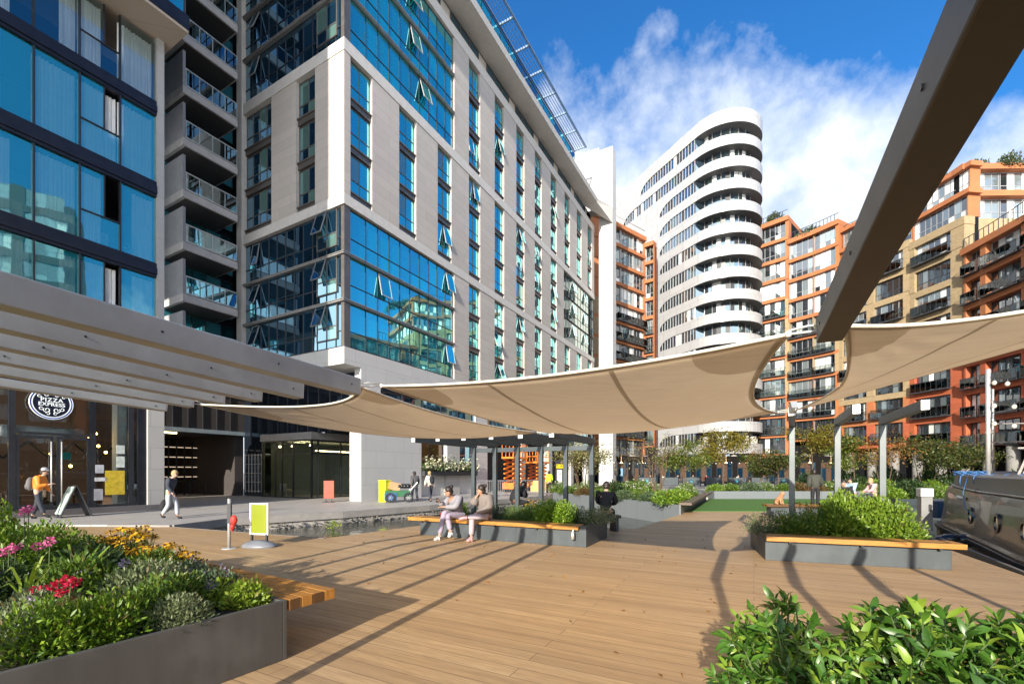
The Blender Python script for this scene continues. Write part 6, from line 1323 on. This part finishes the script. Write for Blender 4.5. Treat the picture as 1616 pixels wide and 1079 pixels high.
# yellow daisies with dark cones
def daisy_clump(label, loc, n, rx, h0, h1, mat, pl=.055, cone=True):
    o = thing('flower_clump', label, 'flowers', loc); sm = MB(); cm = MB(); P = []; D = []; LP = []; LD = []
    for i in range(n):
        x, y = rng.normal(size=2)*rx*.5; z = random.uniform(h0, h1); tilt = Vector((random.uniform(-.5, .5), random.uniform(-.6, .3), 1)).normalized(); c = Vector((x, y, z)); sm.tube([(x*.5, y*.5, 0), (x*.85, y*.85, z*.6), c], [.004, .0035, .003], 4, cap=False)
        if cone: cm.ball(c+tilt*.008, (.012, .012, .012), 6, 4)
        a = tilt.cross(Vector((1, 0, 0))).normalized(); b = tilt.cross(a); 
        if random.random() < .82 or not cone:
            for k in range(10): t = k*.628; d = (a*math.cos(t)+b*math.sin(t))-tilt*.25; P.append(c+d*.009); D.append(d)
        for k in range(4): LP.append((x*(.6+.1*k), y*(.6+.1*k), z*random.uniform(.15, .8))); LD.append((random.uniform(-1, 1), random.uniform(-1, 1), .4))
    sm.build('stem', stemm, o)
    if cone: cm.build('flower_cone', F_cone, o)
    place(leaf_mesh('petals', np.array([tuple(p) for p in P]), np.array([tuple(d) for d in D]), pl, pl*.42, mat), 'petals', o); place(leaf_mesh('foliage', np.array(LP), np.array(LD), .08, .03, G_mid), 'foliage', o)
for i, (x, y, Yd, n) in enumerate(((175, 855, 5.6, 40), (215, 840, 5.7, 38), (250, 870, 5.3, 40), (290, 880, 5.1, 30), (205, 870, 5.35, 36), (255, 895, 5.0, 34))):
    p = wp(x, y, Yd); daisy_clump(['yellow daisies furthest left in the yellow drift', 'yellow daisies at the top of the yellow drift', 'yellow daisies in the middle of the drift', 'yellow daisies nearest the bench with brown seed heads', 'yellow daisies low on the left of the drift', 'yellow daisies lowest in the drift'][i], Vector((p.x, p.y, .5)), n, .22, p.z-.5-.08, p.z-.5+.08, F_yel)
def cluster(label, px, mat, r, n, Yd, name='flower_clump', ps=.026):
    cs = [wp(x, y, Yd+random.uniform(-.08, .08)) for x, y in px]; o = thing(name, label, 'flowers', (cs[0].x, cs[0].y, .5)); P = []; D = []; sm = MB()
    for c in cs:
        q = c-o.location; sm.tube([(q.x*.8, q.y*.8, 0), q], [.005, .004], 5, cap=False); v = unit(rng.normal(size=(n, 3))); P.append(np.array(q)+v*np.array([r, r, r*.75])); D.append(v+rng.normal(size=(n, 3))*.5)
    place(leaf_mesh('petals', np.concatenate(P), np.concatenate(D), ps, ps*.8, mat), 'petals', o); sm.build('stem', stemm, o)
cluster('pink phlox head standing high near the orange jacket', [(45, 803), (38, 808)], F_pink, .03, 40, 4.6); cluster('pair of pink phlox heads above the grass blades', [(60, 862), (79, 854)], F_pink, .028, 40, 3.9); cluster('pink phlox heads at the left edge', [(6, 871), (25, 862), (14, 868)], F_pink, .028, 40, 3.9)
cluster('crimson flowers grouped in the middle left of the planter', [(82, 923), (93, 920), (107, 913), (110, 927), (119, 917), (57, 930), (95, 935), (112, 920)], F_crim, .022, 36, 3.3, ps=.024); cluster('small crimson flowers low at the left edge', [(22, 1006), (37, 1000)], F_crim, .02, 32, 2.95, ps=.022)
cluster('pale lilac flower heads above the sage bush', [(122, 908), (134, 905), (250, 925), (260, 930), (305, 915), (330, 925), (196, 888)], F_pur, .03, 40, 4.0, ps=.022)
def blades(label, loc, n, L, W, mat, lean=.7, name='ornamental_grass'):
    o = thing(name, label, 'grass plant', loc); m = MB()
    for k in range(n):
        a = random.uniform(0, 6.28); l = L*random.uniform(.6, 1.1); d = Vector((math.cos(a), math.sin(a), 0)); s = Vector((-d.y, d.x, 0))*W; p = [Vector((d.x*.03, d.y*.03, 0)), d*l*lean*.3+Vector((0, 0, l*.55)), d*l*lean*.7+Vector((0, 0, l*.8)), d*l*lean*1.1+Vector((0, 0, l*.75))]; w = [.6, 1, .7, .05]
        for j in range(3): m.face([p[j]-s*w[j], p[j]+s*w[j], p[j+1]+s*w[j+1], p[j+1]-s*w[j+1]])
    m.build('blades', mat, o, True)
p = wp(120, 925, 4.1); blades('arching grass blades in the middle of the flower planter', Vector((p.x, p.y, .48)), 34, .62, .012, G_bright); p = wp(40, 900, 3.6); blades('upright grass blades near the pink flowers', Vector((p.x, p.y, .48)), 16, .55, .011, G_lime, .4)
p = wp(47, 955, 3.1); m = MB(); o = thing('flower_spike', 'single purple flower spike by the crimson flowers', 'flowers', (p.x, p.y, .5)); P = np.array([(rng.normal()*.012, rng.normal()*.012, .10+i*.0022) for i in range(90)]); place(leaf_mesh('petals', P, rng.normal(size=(90, 3)), .022, .016, F_pur), 'petals', o); m.tube([(0, 0, 0), (0, 0, .28)], .004, 5); m.build('stem', stemm, o)
# --- laurel bush bottom right -------------------------------------------------------------
def laurel(label, loc, r, nb, sc=1.0):
    o = thing('laurel_bush', label, 'bush', loc); P = []; D = []; L = []; W = []; sm = MB(); r = np.array(r)
    for i in range(nb):
        d = unit(rng.normal(size=(1, 3)))[0]; d[2] = abs(d[2])*.9+.1; c = d*r*rng.uniform(.55, 1.0); ax = Vector(unit((d+rng.normal(size=3)*.35+np.array([0, 0, .7]))[None])[0]); a = ax.cross(Vector((1, .3, 0))).normalized(); b = ax.cross(a); nl = random.randint(6, 14); big_ = random.choice([.6, .85, 1, 1, 1.1]); cv = Vector(c); sm.tube([cv*.55, cv-ax*.08, cv], [.005, .004, .003], 5, cap=False)
        for k in range(nl):
            t = k*2.4; up_ = random.uniform(.05, .95) if k > 2 else 1.4; q = (a*math.cos(t)+b*math.sin(t))+ax*up_; P.append(tuple(cv-ax*.06*(k/nl))); D.append(tuple(q)); l = random.uniform(.04, .12)*sc*big_; L.append(l); W.append(l*random.uniform(.24, .36))
    place(leaf_mesh('foliage', np.array(P), np.array(D), np.array(L), np.array(W), G_laurel, big=True, fold=.3), 'foliage', o); sm.build('stem', stemm, o)
for lb, x, y, r, nb in (('glossy laurel bush at the left end of the near planter', 1.32, 2.12, (.32, .36, .52), 240), ('glossy laurel bush second from the left in the near planter', 1.85, 2.02, (.40, .42, .52), 300), ('glossy laurel bush with tall dark shoots in the middle', 2.32, 1.98, (.40, .42, .48), 270), ('glossy laurel bush at the bottom right corner', 2.75, 1.80, (.4, .4, .40), 230), ('glossy laurel bush low at the bottom edge', 1.75, 1.5, (.5, .36, .40), 260), ('glossy laurel bush low at the bottom right', 2.3, 1.35, (.5, .36, .42), 240), ('glossy laurel bush at the right edge of the frame', 3.1, 1.95, (.36, .36, .34), 190)):
    laurel(lb, (x-.03, y, .53), r, nb, .85 if 'left end' in lb else 1.0)
# --- women's planter ----------------------------------------------------------------------
shrub_proto('box', (.42, .40, .46), 2800, .05, .03, G_bright, 26, spread=.22); shrub_proto('boxl', (.36, .36, .50), 3000, .05, .03, leaf_mat('box_leaf', (.12, .24, .012), (.24, .40, .03), (.34, .46, .06)), 26, spread=.24); shrub_proto('rosemary', (.45, .4, .36), 2800, .05, .009, G_mid, 22); shrub_proto('olive', (.4, .4, .38), 1300, .05, .016, G_grey, 12); shrub_proto('darkfine', (.45, .45, .40), 2400, .05, .012, G_dark, 20)
def WP(t, b, z=.40): p = wl+wd*t+wn*b; return Vector((p.x, p.y, z))
for key, lb, t, b, s in (('boxl', 'yellow green bush left of the woman in lilac', .62, .85, 1.0), ('darkfine', 'dark feathery plant between the two seated women', 1.6, .95, 1.15), ('rosemary', 'feathery plant right of the woman in taupe', 2.4, .85, 1.05), ('rosemary', 'feathery plant in front of the second pergola post', 2.85, .95, 1.15), ('boxl', 'bright green box bush in front of the dark pergola', 3.3, .8, 1.16), ('boxl', 'bright green box bush beside its twin in front of the pergola', 3.68, .9, 1.14), ('darkfine', 'dark fine leaved plant right of the bright box bush', 4.02, 1.0, 1.05), ('olive', 'grey green bush spilling over the right end of the planter', 4.42, .9, 1.0), ('olive', 'grey green tuft at the back right corner of the planter', 4.5, 1.45, 1.1), ('darkfine', 'dark green bush at the back of the women planter', 3.2, 1.4, .85)):
    plant(key, lb, WP(t, b), s, group='bushes in the planter behind the women')
p = WP(2.75, 1.2); daisy_clump('orange yellow daisies among the feathery plants', Vector((p.x, p.y, .4)), 26, .25, .35, .55, F_yel, .03)
# --- right hedge planter ------------------------------------------------------------------
shrub_proto('hedge', (.42, .42, .55), 2600, .062, .032, leaf_mat('hedge_leaf', (.11, .21, .015), (.22, .34, .03), (.32, .42, .06)), 24, spread=.24); shrub_proto('hedgedark', (.42, .42, .48), 2600, .05, .022, G_mid, 22, spread=.26)
def RP(t, b, z=.40): p = rl_+rd*t+rn*b; return Vector((p.x, p.y, z))
for key, lb, t, b, s in (('olive', 'silvery bush at the left end of the right planter', .05, .8, .95), ('hedgedark', 'darker bush second from the left in the right planter', .5, .85, .85), ('hedgedark', 'darker bush in front of the first right pergola post', .85, .75, .85), ('hedgedark', 'darker bush in the middle of the right planter', 1.1, 1.1, .95), ('hedge', 'bright clipped hedge bush left of its row', 1.42, .80, .95), ('hedge', 'bright clipped hedge bush at the centre of its row', 1.75, .85, 1.02), ('hedge', 'tallest bright hedge bush behind the bench seat', 1.6, 1.3, 1.08), ('hedge', 'bright clipped hedge bush right of centre', 2.08, .82, .95), ('hedge', 'bright clipped hedge bush near the right end', 2.38, .85, .86), ('hedge', 'bright hedge bush at the back right beside the cabinet', 2.2, 1.35, .95), ('olive', 'loose pale twigs at the right end of the hedge', 2.62, 1.1, .85)):
    plant(key, lb, RP(t, b), s*(1.12 if key == 'hedge' else 1.05), group='bushes in the right planter', zs=1.25 if key == 'hedge' else 1.12)
p = RP(1.0, 1.45); daisy_clump('orange daisies at the back of the right planter', Vector((p.x, p.y, .4)), 30, .3, .42, .62, F_yel, .032)
# --- long far planters: drifts of mixed plants ---------------------------------------------
shrub_proto('mound', (.75, .75, .6), 1500, .12, .06, G_mid, 16); shrub_proto('moundb', (.75, .75, .65), 1500, .12, .055, G_bright, 16); shrub_proto('moundg', (.75, .75, .6), 1500, .12, .05, G_blue, 16); shrub_proto('moundw', (.75, .75, .8), 1300, .12, .05, G_mid, 16, fl=(leaf_mat('white_flowers', (.6, .56, .52), (.75, .72, .68)), 90, .07)); shrub_proto('moundo', (.75, .75, .55), 1300, .12, .05, G_bronze, 16); shrub_proto('moundd', (.85, .85, .8), 1500, .14, .06, G_dark, 16)
kinds = {'mound': 'mid green', 'moundb': 'bright green', 'moundg': 'blue green', 'moundw': 'white flowered', 'moundo': 'bronze', 'moundd': 'dark green'}
ordn = ['first', 'second', 'third', 'fourth', 'fifth', 'sixth', 'seventh', 'eighth', 'ninth', 'tenth', 'eleventh', 'twelfth', 'thirteenth', 'fourteenth', 'fifteenth', 'sixteenth', 'seventeenth', 'eighteenth']
a_, b_, c_, d_ = [Vector((*p, .32)) for p in PA]; i = 0
for k, (s, t, key, sc) in enumerate(((.02, .06, 'moundb', .95), (.16, .04, 'moundb', .9), (.06, .18, 'moundg', .75), (.30, .06, 'moundo', .8), (.45, .05, 'moundw', .9), (.2, .25, 'mound', .9), (.02, .33, 'moundg', .75), (.4, .3, 'moundw', 1.1), (.62, .08, 'mound', .9), (.03, .5, 'mound', .8), (.3, .5, 'moundd', 1.0), (.8, .1, 'moundw', .9), (.05, .68, 'moundo', .8), (.55, .4, 'moundw', 1.1), (.06, .86, 'mound', .85), (.4, .75, 'moundw', 1.0), (.8, .5, 'mound', 1.2), (.1, .97, 'moundw', .9))):
    p = a_.lerp(b_, s)*(1-t)+d_.lerp(c_, s)*t; plant(key, '%s mound in the long planter left of the lawn, %s back from its tip' % (kinds[key], ordn[k]), p, sc, group='plants in the long planter')
for k in range(9):
    key = ['moundb', 'mound', 'moundg', 'moundw', 'mound', 'moundo', 'moundo', 'moundw', 'mound'][k]; plant(key, '%s mound at the far end of the lawn, %s from the left' % (kinds[key], ordn[k]), Vector((13.0+1.1*k, 29.1+.3*(k % 2), .38)), .8+.12*(k % 3), group='plants at the far end of the lawn')
for k in range(8):
    key = ['moundb', 'moundd', 'mound', 'moundb', 'moundd', 'mound', 'moundd', 'moundb'][k]; plant(key, '%s bush in the planter right of the lawn, %s from the left' % (kinds[key], ordn[k]), Vector((17.2+1.15*k, 20.8+.35*k, .4)), .95+.1*(k % 3), group='bushes right of the lawn')
for k in range(9):
    plant('moundd' if k % 2 else 'moundb', '%s bush in the distant garden before the crescent, %s from the left' % ('dark green' if k % 2 else 'bright green', ordn[k]), Vector((24+1.9*k, 33.8+.3*(k % 3), .03)), 1.3+.2*(k % 3), group='bushes before the crescent')
for k in range(6):
    plant('moundw' if k % 2 else 'mound', '%s mound by the water behind the far pergola, %s from the left' % ('white flowered' if k % 2 else 'mid green', ordn[k]), Vector((3.6+1.5*k, 34.9+.2*k, .03)), 1.0, group='plants by the far water edge')
# --- trees -------------------------------------------------------------------------------
def tree(label, loc, h, cw, n, lm, stems=1, bare=.0, low=.35, ll=.2):
    o = thing('tree', label, 'tree', loc, random.uniform(0, 6)); tm = MB(); tips = []
    for s in range(stems):
        a = 6.28*s/stems+random.random(); d = Vector((math.cos(a), math.sin(a), 0))*(.0 if stems == 1 else 1); r0 = .045 if stems > 1 else .07; base = d*.12; k1 = base+d*cw*.12+Vector((0, 0, h*low)); k2 = d*cw*.25+Vector((random.uniform(-.2, .2), random.uniform(-.2, .2), h*.72)); tm.tube([base, base.lerp(k1, .5)+Vector((random.uniform(-.06, .06), random.uniform(-.06, .06), 0)), k1, k2], [r0, r0*.85, r0*.7, r0*.35], 7)
        for b in range(9 if stems == 1 else 5):
            f = random.uniform(.1, 1); st = k1.lerp(k2, f); aa = random.uniform(0, 6.28); L = cw*random.uniform(.25, .55)*(1.2-.5*f); e = st+Vector((math.cos(aa)*L, math.sin(aa)*L, h*random.uniform(.06, .26))); mid = st.lerp(e, .5)+Vector((0, 0, .1)); tm.tube([st, mid, e], [r0*.4, r0*.28, r0*.12], 5); tips += [e, mid, st.lerp(e, .8)]
            for q in range(4):
                a2 = random.uniform(0, 6.28); e2 = e+Vector((math.cos(a2)*L*.5, math.sin(a2)*L*.5, random.uniform(-.1, .35)*L)); tm.tube([e.lerp(mid, random.random()*.6), e2], [r0*.16, r0*.06], 4, cap=False); tips.append(e2)
    tm.build('trunk', woodm, o); T = np.array([tuple(t) for t in tips]); c = T[rng.integers(0, len(T), n)]; P = c+rng.normal(size=(n, 3))*np.array([.22, .22, .15])*cw*.42; D = rng.normal(size=(n, 3))+np.array([0, 0, -.2]); place(leaf_mesh('crown', P, D, rng.uniform(.6, 1.3, n)*ll, rng.uniform(.6, 1.3, n)*ll*.5, lm), 'crown', o); return o
T_yg = leaf_mat('tree_yellow_green', (.07, .12, .02), (.16, .22, .03), (.28, .27, .04), .45); T_y = leaf_mat('tree_yellow', (.16, .15, .02), (.32, .25, .03), (.20, .22, .04), .45); T_or = leaf_mat('tree_orange', (.32, .13, .03), (.45, .24, .06), (.3, .24, .05), .45); T_dk = leaf_mat('tree_dark', (.03, .05, .012), (.08, .11, .02), (.16, .15, .03), .35); T_pale = leaf_mat('tree_pale', (.16, .17, .05), (.28, .27, .09), (.34, .28, .12), .45)
for lb, x, Y, h, cw, n, lm, st, ll in (('multi stemmed tree with sparse pale leaves right of the dark pergola', 920, 31, 4.3, 3.2, 2200, T_pale, 6, .16), ('nearly bare multi stemmed tree rising from the long planter', 1036, 24, 4.0, 2.6, 260, T_pale, 6, .12), ('yellow green tree before the white tower, left of the pair', 1082, 40, 4.9, 3.6, 3200, T_yg, 1, .2), ('yellow green tree before the white tower, right of the pair', 1142, 41, 4.9, 3.9, 3600, T_y, 1, .2), ('thin reddish bare tree beside the bright tree', 1206, 42, 4.6, 2.4, 260, T_or, 3, .16), ('low dark green tree left of the first right post', 1228, 40, 3.3, 3.2, 2600, T_dk, 1, .2), ('yellow tree immediately right of the first right post', 1282, 40, 5.0, 3.4, 2200, T_y, 1, .2), ('yellow green tree between the second and third right posts', 1348, 38, 4.1, 3.0, 2000, T_yg, 1, .2), ('sparse orange leaved tree behind the third right post', 1398, 36, 4.9, 3.6, 900, T_or, 2, .18), ('dark spreading tree in shade right of the third post', 1462, 36, 4.5, 4.8, 3200, T_dk, 2, .2), ('dark tree in shade left of the boat mast', 1518, 37, 3.8, 3.8, 2600, T_dk, 2, .2), ('yellow green tree low at the left of the first post', 1185, 44, 3.6, 2.8, 1800, T_yg, 1, .2)):
    tree(lb, Vector(((x-CX)/F*Y, Y, .05)), h*random.uniform(.86, 1.16), cw*random.uniform(.85, 1.12), int(n*1.15), lm, st, ll=ll*1.1)
p = gp(1040, 0+815, .0)
m = MB(); P = np.stack([rng.normal(size=60)*.12, rng.normal(size=60)*.06, rng.uniform(0, .3, 60)], 1); wp_ = gp(528, 833, -.4); o = thing('water_plant', 'small green plant growing at the foot of the canal wall', 'plant', (wp_.x, wp_.y, -.45)); place(leaf_mesh('foliage', P, rng.normal(size=(60, 3))+np.array([0, 0, .8]), .16, .05, G_lime), 'foliage', o)
for k, (x, y, s) in enumerate(((30.5, 41, 1.5), (33, 40, 1.7), (35.5, 38.5, 1.6), (37.5, 37, 1.5), (28, 43, 1.4), (39.5, 35.5, 1.5))):
    plant('moundd', '%s big dark shrub in the shade under the crescent, counted from the left' % ordn[k], Vector((x, y, .03)), s, group='dark shrubs under the crescent', zs=1.4)
lp = MB()
LP_ = np.array([(random.uniform(-5, 7.5), random.uniform(3.2, 12), .006) for _ in range(90)]); fl_ = place(leaf_mesh('fallen_leaves', LP_, np.concatenate([rng.normal(size=(90, 2)), np.zeros((90, 1))], 1), .07, .045, T_or), 'fallen_leaves'); fl_['kind'] = 'stuff'; fl_['label'] = 'scattered dry leaves lying on the deck'
# ================================================================== SKY, SUN, CAMERA
SUN_AZ = R(180+21); SUN_EL = R(18.3)
w = bpy.data.worlds.new('World'); scene.world = w; w.use_nodes = True; nt = w.node_tree; bgn = nt.nodes['Background']
sky = N(nt, 'ShaderNodeTexSky'); sky.sky_type = 'NISHITA'; sky.sun_disc = False; sky.sun_elevation = SUN_EL; sky.sun_rotation = SUN_AZ; sky.air_density = 1.0; sky.dust_density = .6; sky.ozone_density = 2.0
tc = N(nt, 'ShaderNodeTexCoord'); sp = N(nt, 'ShaderNodeSeparateXYZ'); nt.links.new(tc.outputs['Generated'], sp.inputs[0])
x_, y_, z_ = sp.outputs
zc = mathn(nt, 'MAXIMUM', z_, .03); cx = N(nt, 'ShaderNodeCombineXYZ'); nt.links.new(mathn(nt, 'DIVIDE', x_, zc), cx.inputs[0]); nt.links.new(mathn(nt, 'DIVIDE', y_, zc), cx.inputs[1])
n1 = noise(nt, tc.outputs['Generated'], 3.6, 8, .52, .1); n2 = noise(nt, tc.outputs['Generated'], 9.5, 8, .6, .1)
# cloud bank low to the north-west, clearing upward
t_el = mathn(nt, 'DIVIDE', z_, mathn(nt, 'MAXIMUM', y_, .05)); t_az = mathn(nt, 'DIVIDE', x_, mathn(nt, 'MAXIMUM', y_, .05))
bias = mathn(nt, 'ADD', mathn(nt, 'MULTIPLY', mathn(nt, 'SUBTRACT', .95, t_el), .75), mathn(nt, 'MULTIPLY', mathn(nt, 'SUBTRACT', .5, t_az), .13))
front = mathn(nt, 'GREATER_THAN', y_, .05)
back = mathn(nt, 'MULTIPLY', mathn(nt, 'SUBTRACT', 1, front), mathn(nt, 'ADD', mathn(nt, 'MULTIPLY', mathn(nt, 'SUBTRACT', .45, z_), .75), mathn(nt, 'ADD', .12, mathn(nt, 'MULTIPLY', mathn(nt, 'ADD', y_, x_), -.25))))  # unseen clouds added behind the camera to brighten shaded faces
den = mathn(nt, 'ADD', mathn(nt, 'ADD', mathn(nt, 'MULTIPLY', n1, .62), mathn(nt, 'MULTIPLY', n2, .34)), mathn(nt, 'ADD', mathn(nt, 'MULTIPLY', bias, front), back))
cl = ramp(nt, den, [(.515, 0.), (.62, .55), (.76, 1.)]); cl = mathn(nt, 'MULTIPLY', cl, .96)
hs = N(nt, 'ShaderNodeHueSaturation'); hs.inputs['Saturation'].default_value = 1.22; hs.inputs['Value'].default_value = 1.0; nt.links.new(sky.outputs[0], hs.inputs['Color'])
skc = mixc(nt, 1.0, hs.outputs[0], (.31, .68, .93), 'MULTIPLY')
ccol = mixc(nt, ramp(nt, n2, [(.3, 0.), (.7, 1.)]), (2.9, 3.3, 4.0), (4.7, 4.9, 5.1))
ccol = mixc(nt, front, (8.4, 8.5, 8.6), ccol)  # the added rear clouds are made brighter than the visible ones
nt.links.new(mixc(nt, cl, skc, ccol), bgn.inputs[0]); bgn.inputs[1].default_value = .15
sl = bpy.data.lights.new('sun', 'SUN'); sl.energy = 5.0; sl.angle = R(.5); sl.color = (1, .91, .77); so = bpy.data.objects.new('sun', sl); col.objects.link(so)
sd = Vector((math.sin(R(21))*math.cos(SUN_EL), math.cos(R(21))*math.cos(SUN_EL), -math.sin(SUN_EL))); so.rotation_euler = sd.to_track_quat('-Z', 'Y').to_euler(); so.location = (-20, -40, 30)
cam = bpy.data.cameras.new('camera'); co = bpy.data.objects.new('camera', cam); col.objects.link(co); co.location = (0, 0, CH); co.rotation_euler = (R(90), 0, 0); cam.sensor_width = 36; cam.lens = 36*F/1616; cam.shift_y = (HY-539.5)/1616; cam.clip_end = 2000; cam.clip_start = .05; scene.camera = co
vs = scene.view_settings; vs.view_transform = 'Standard'; vs.look = 'None'; vs.exposure = .9; vs.gamma = 1; vs.use_curve_mapping = False
scene.cycles.max_bounces = 8; scene.cycles.transparent_max_bounces = 16; scene.cycles.caustics_reflective = False; scene.cycles.caustics_refractive = False; scene.cycles.sample_clamp_indirect = 6
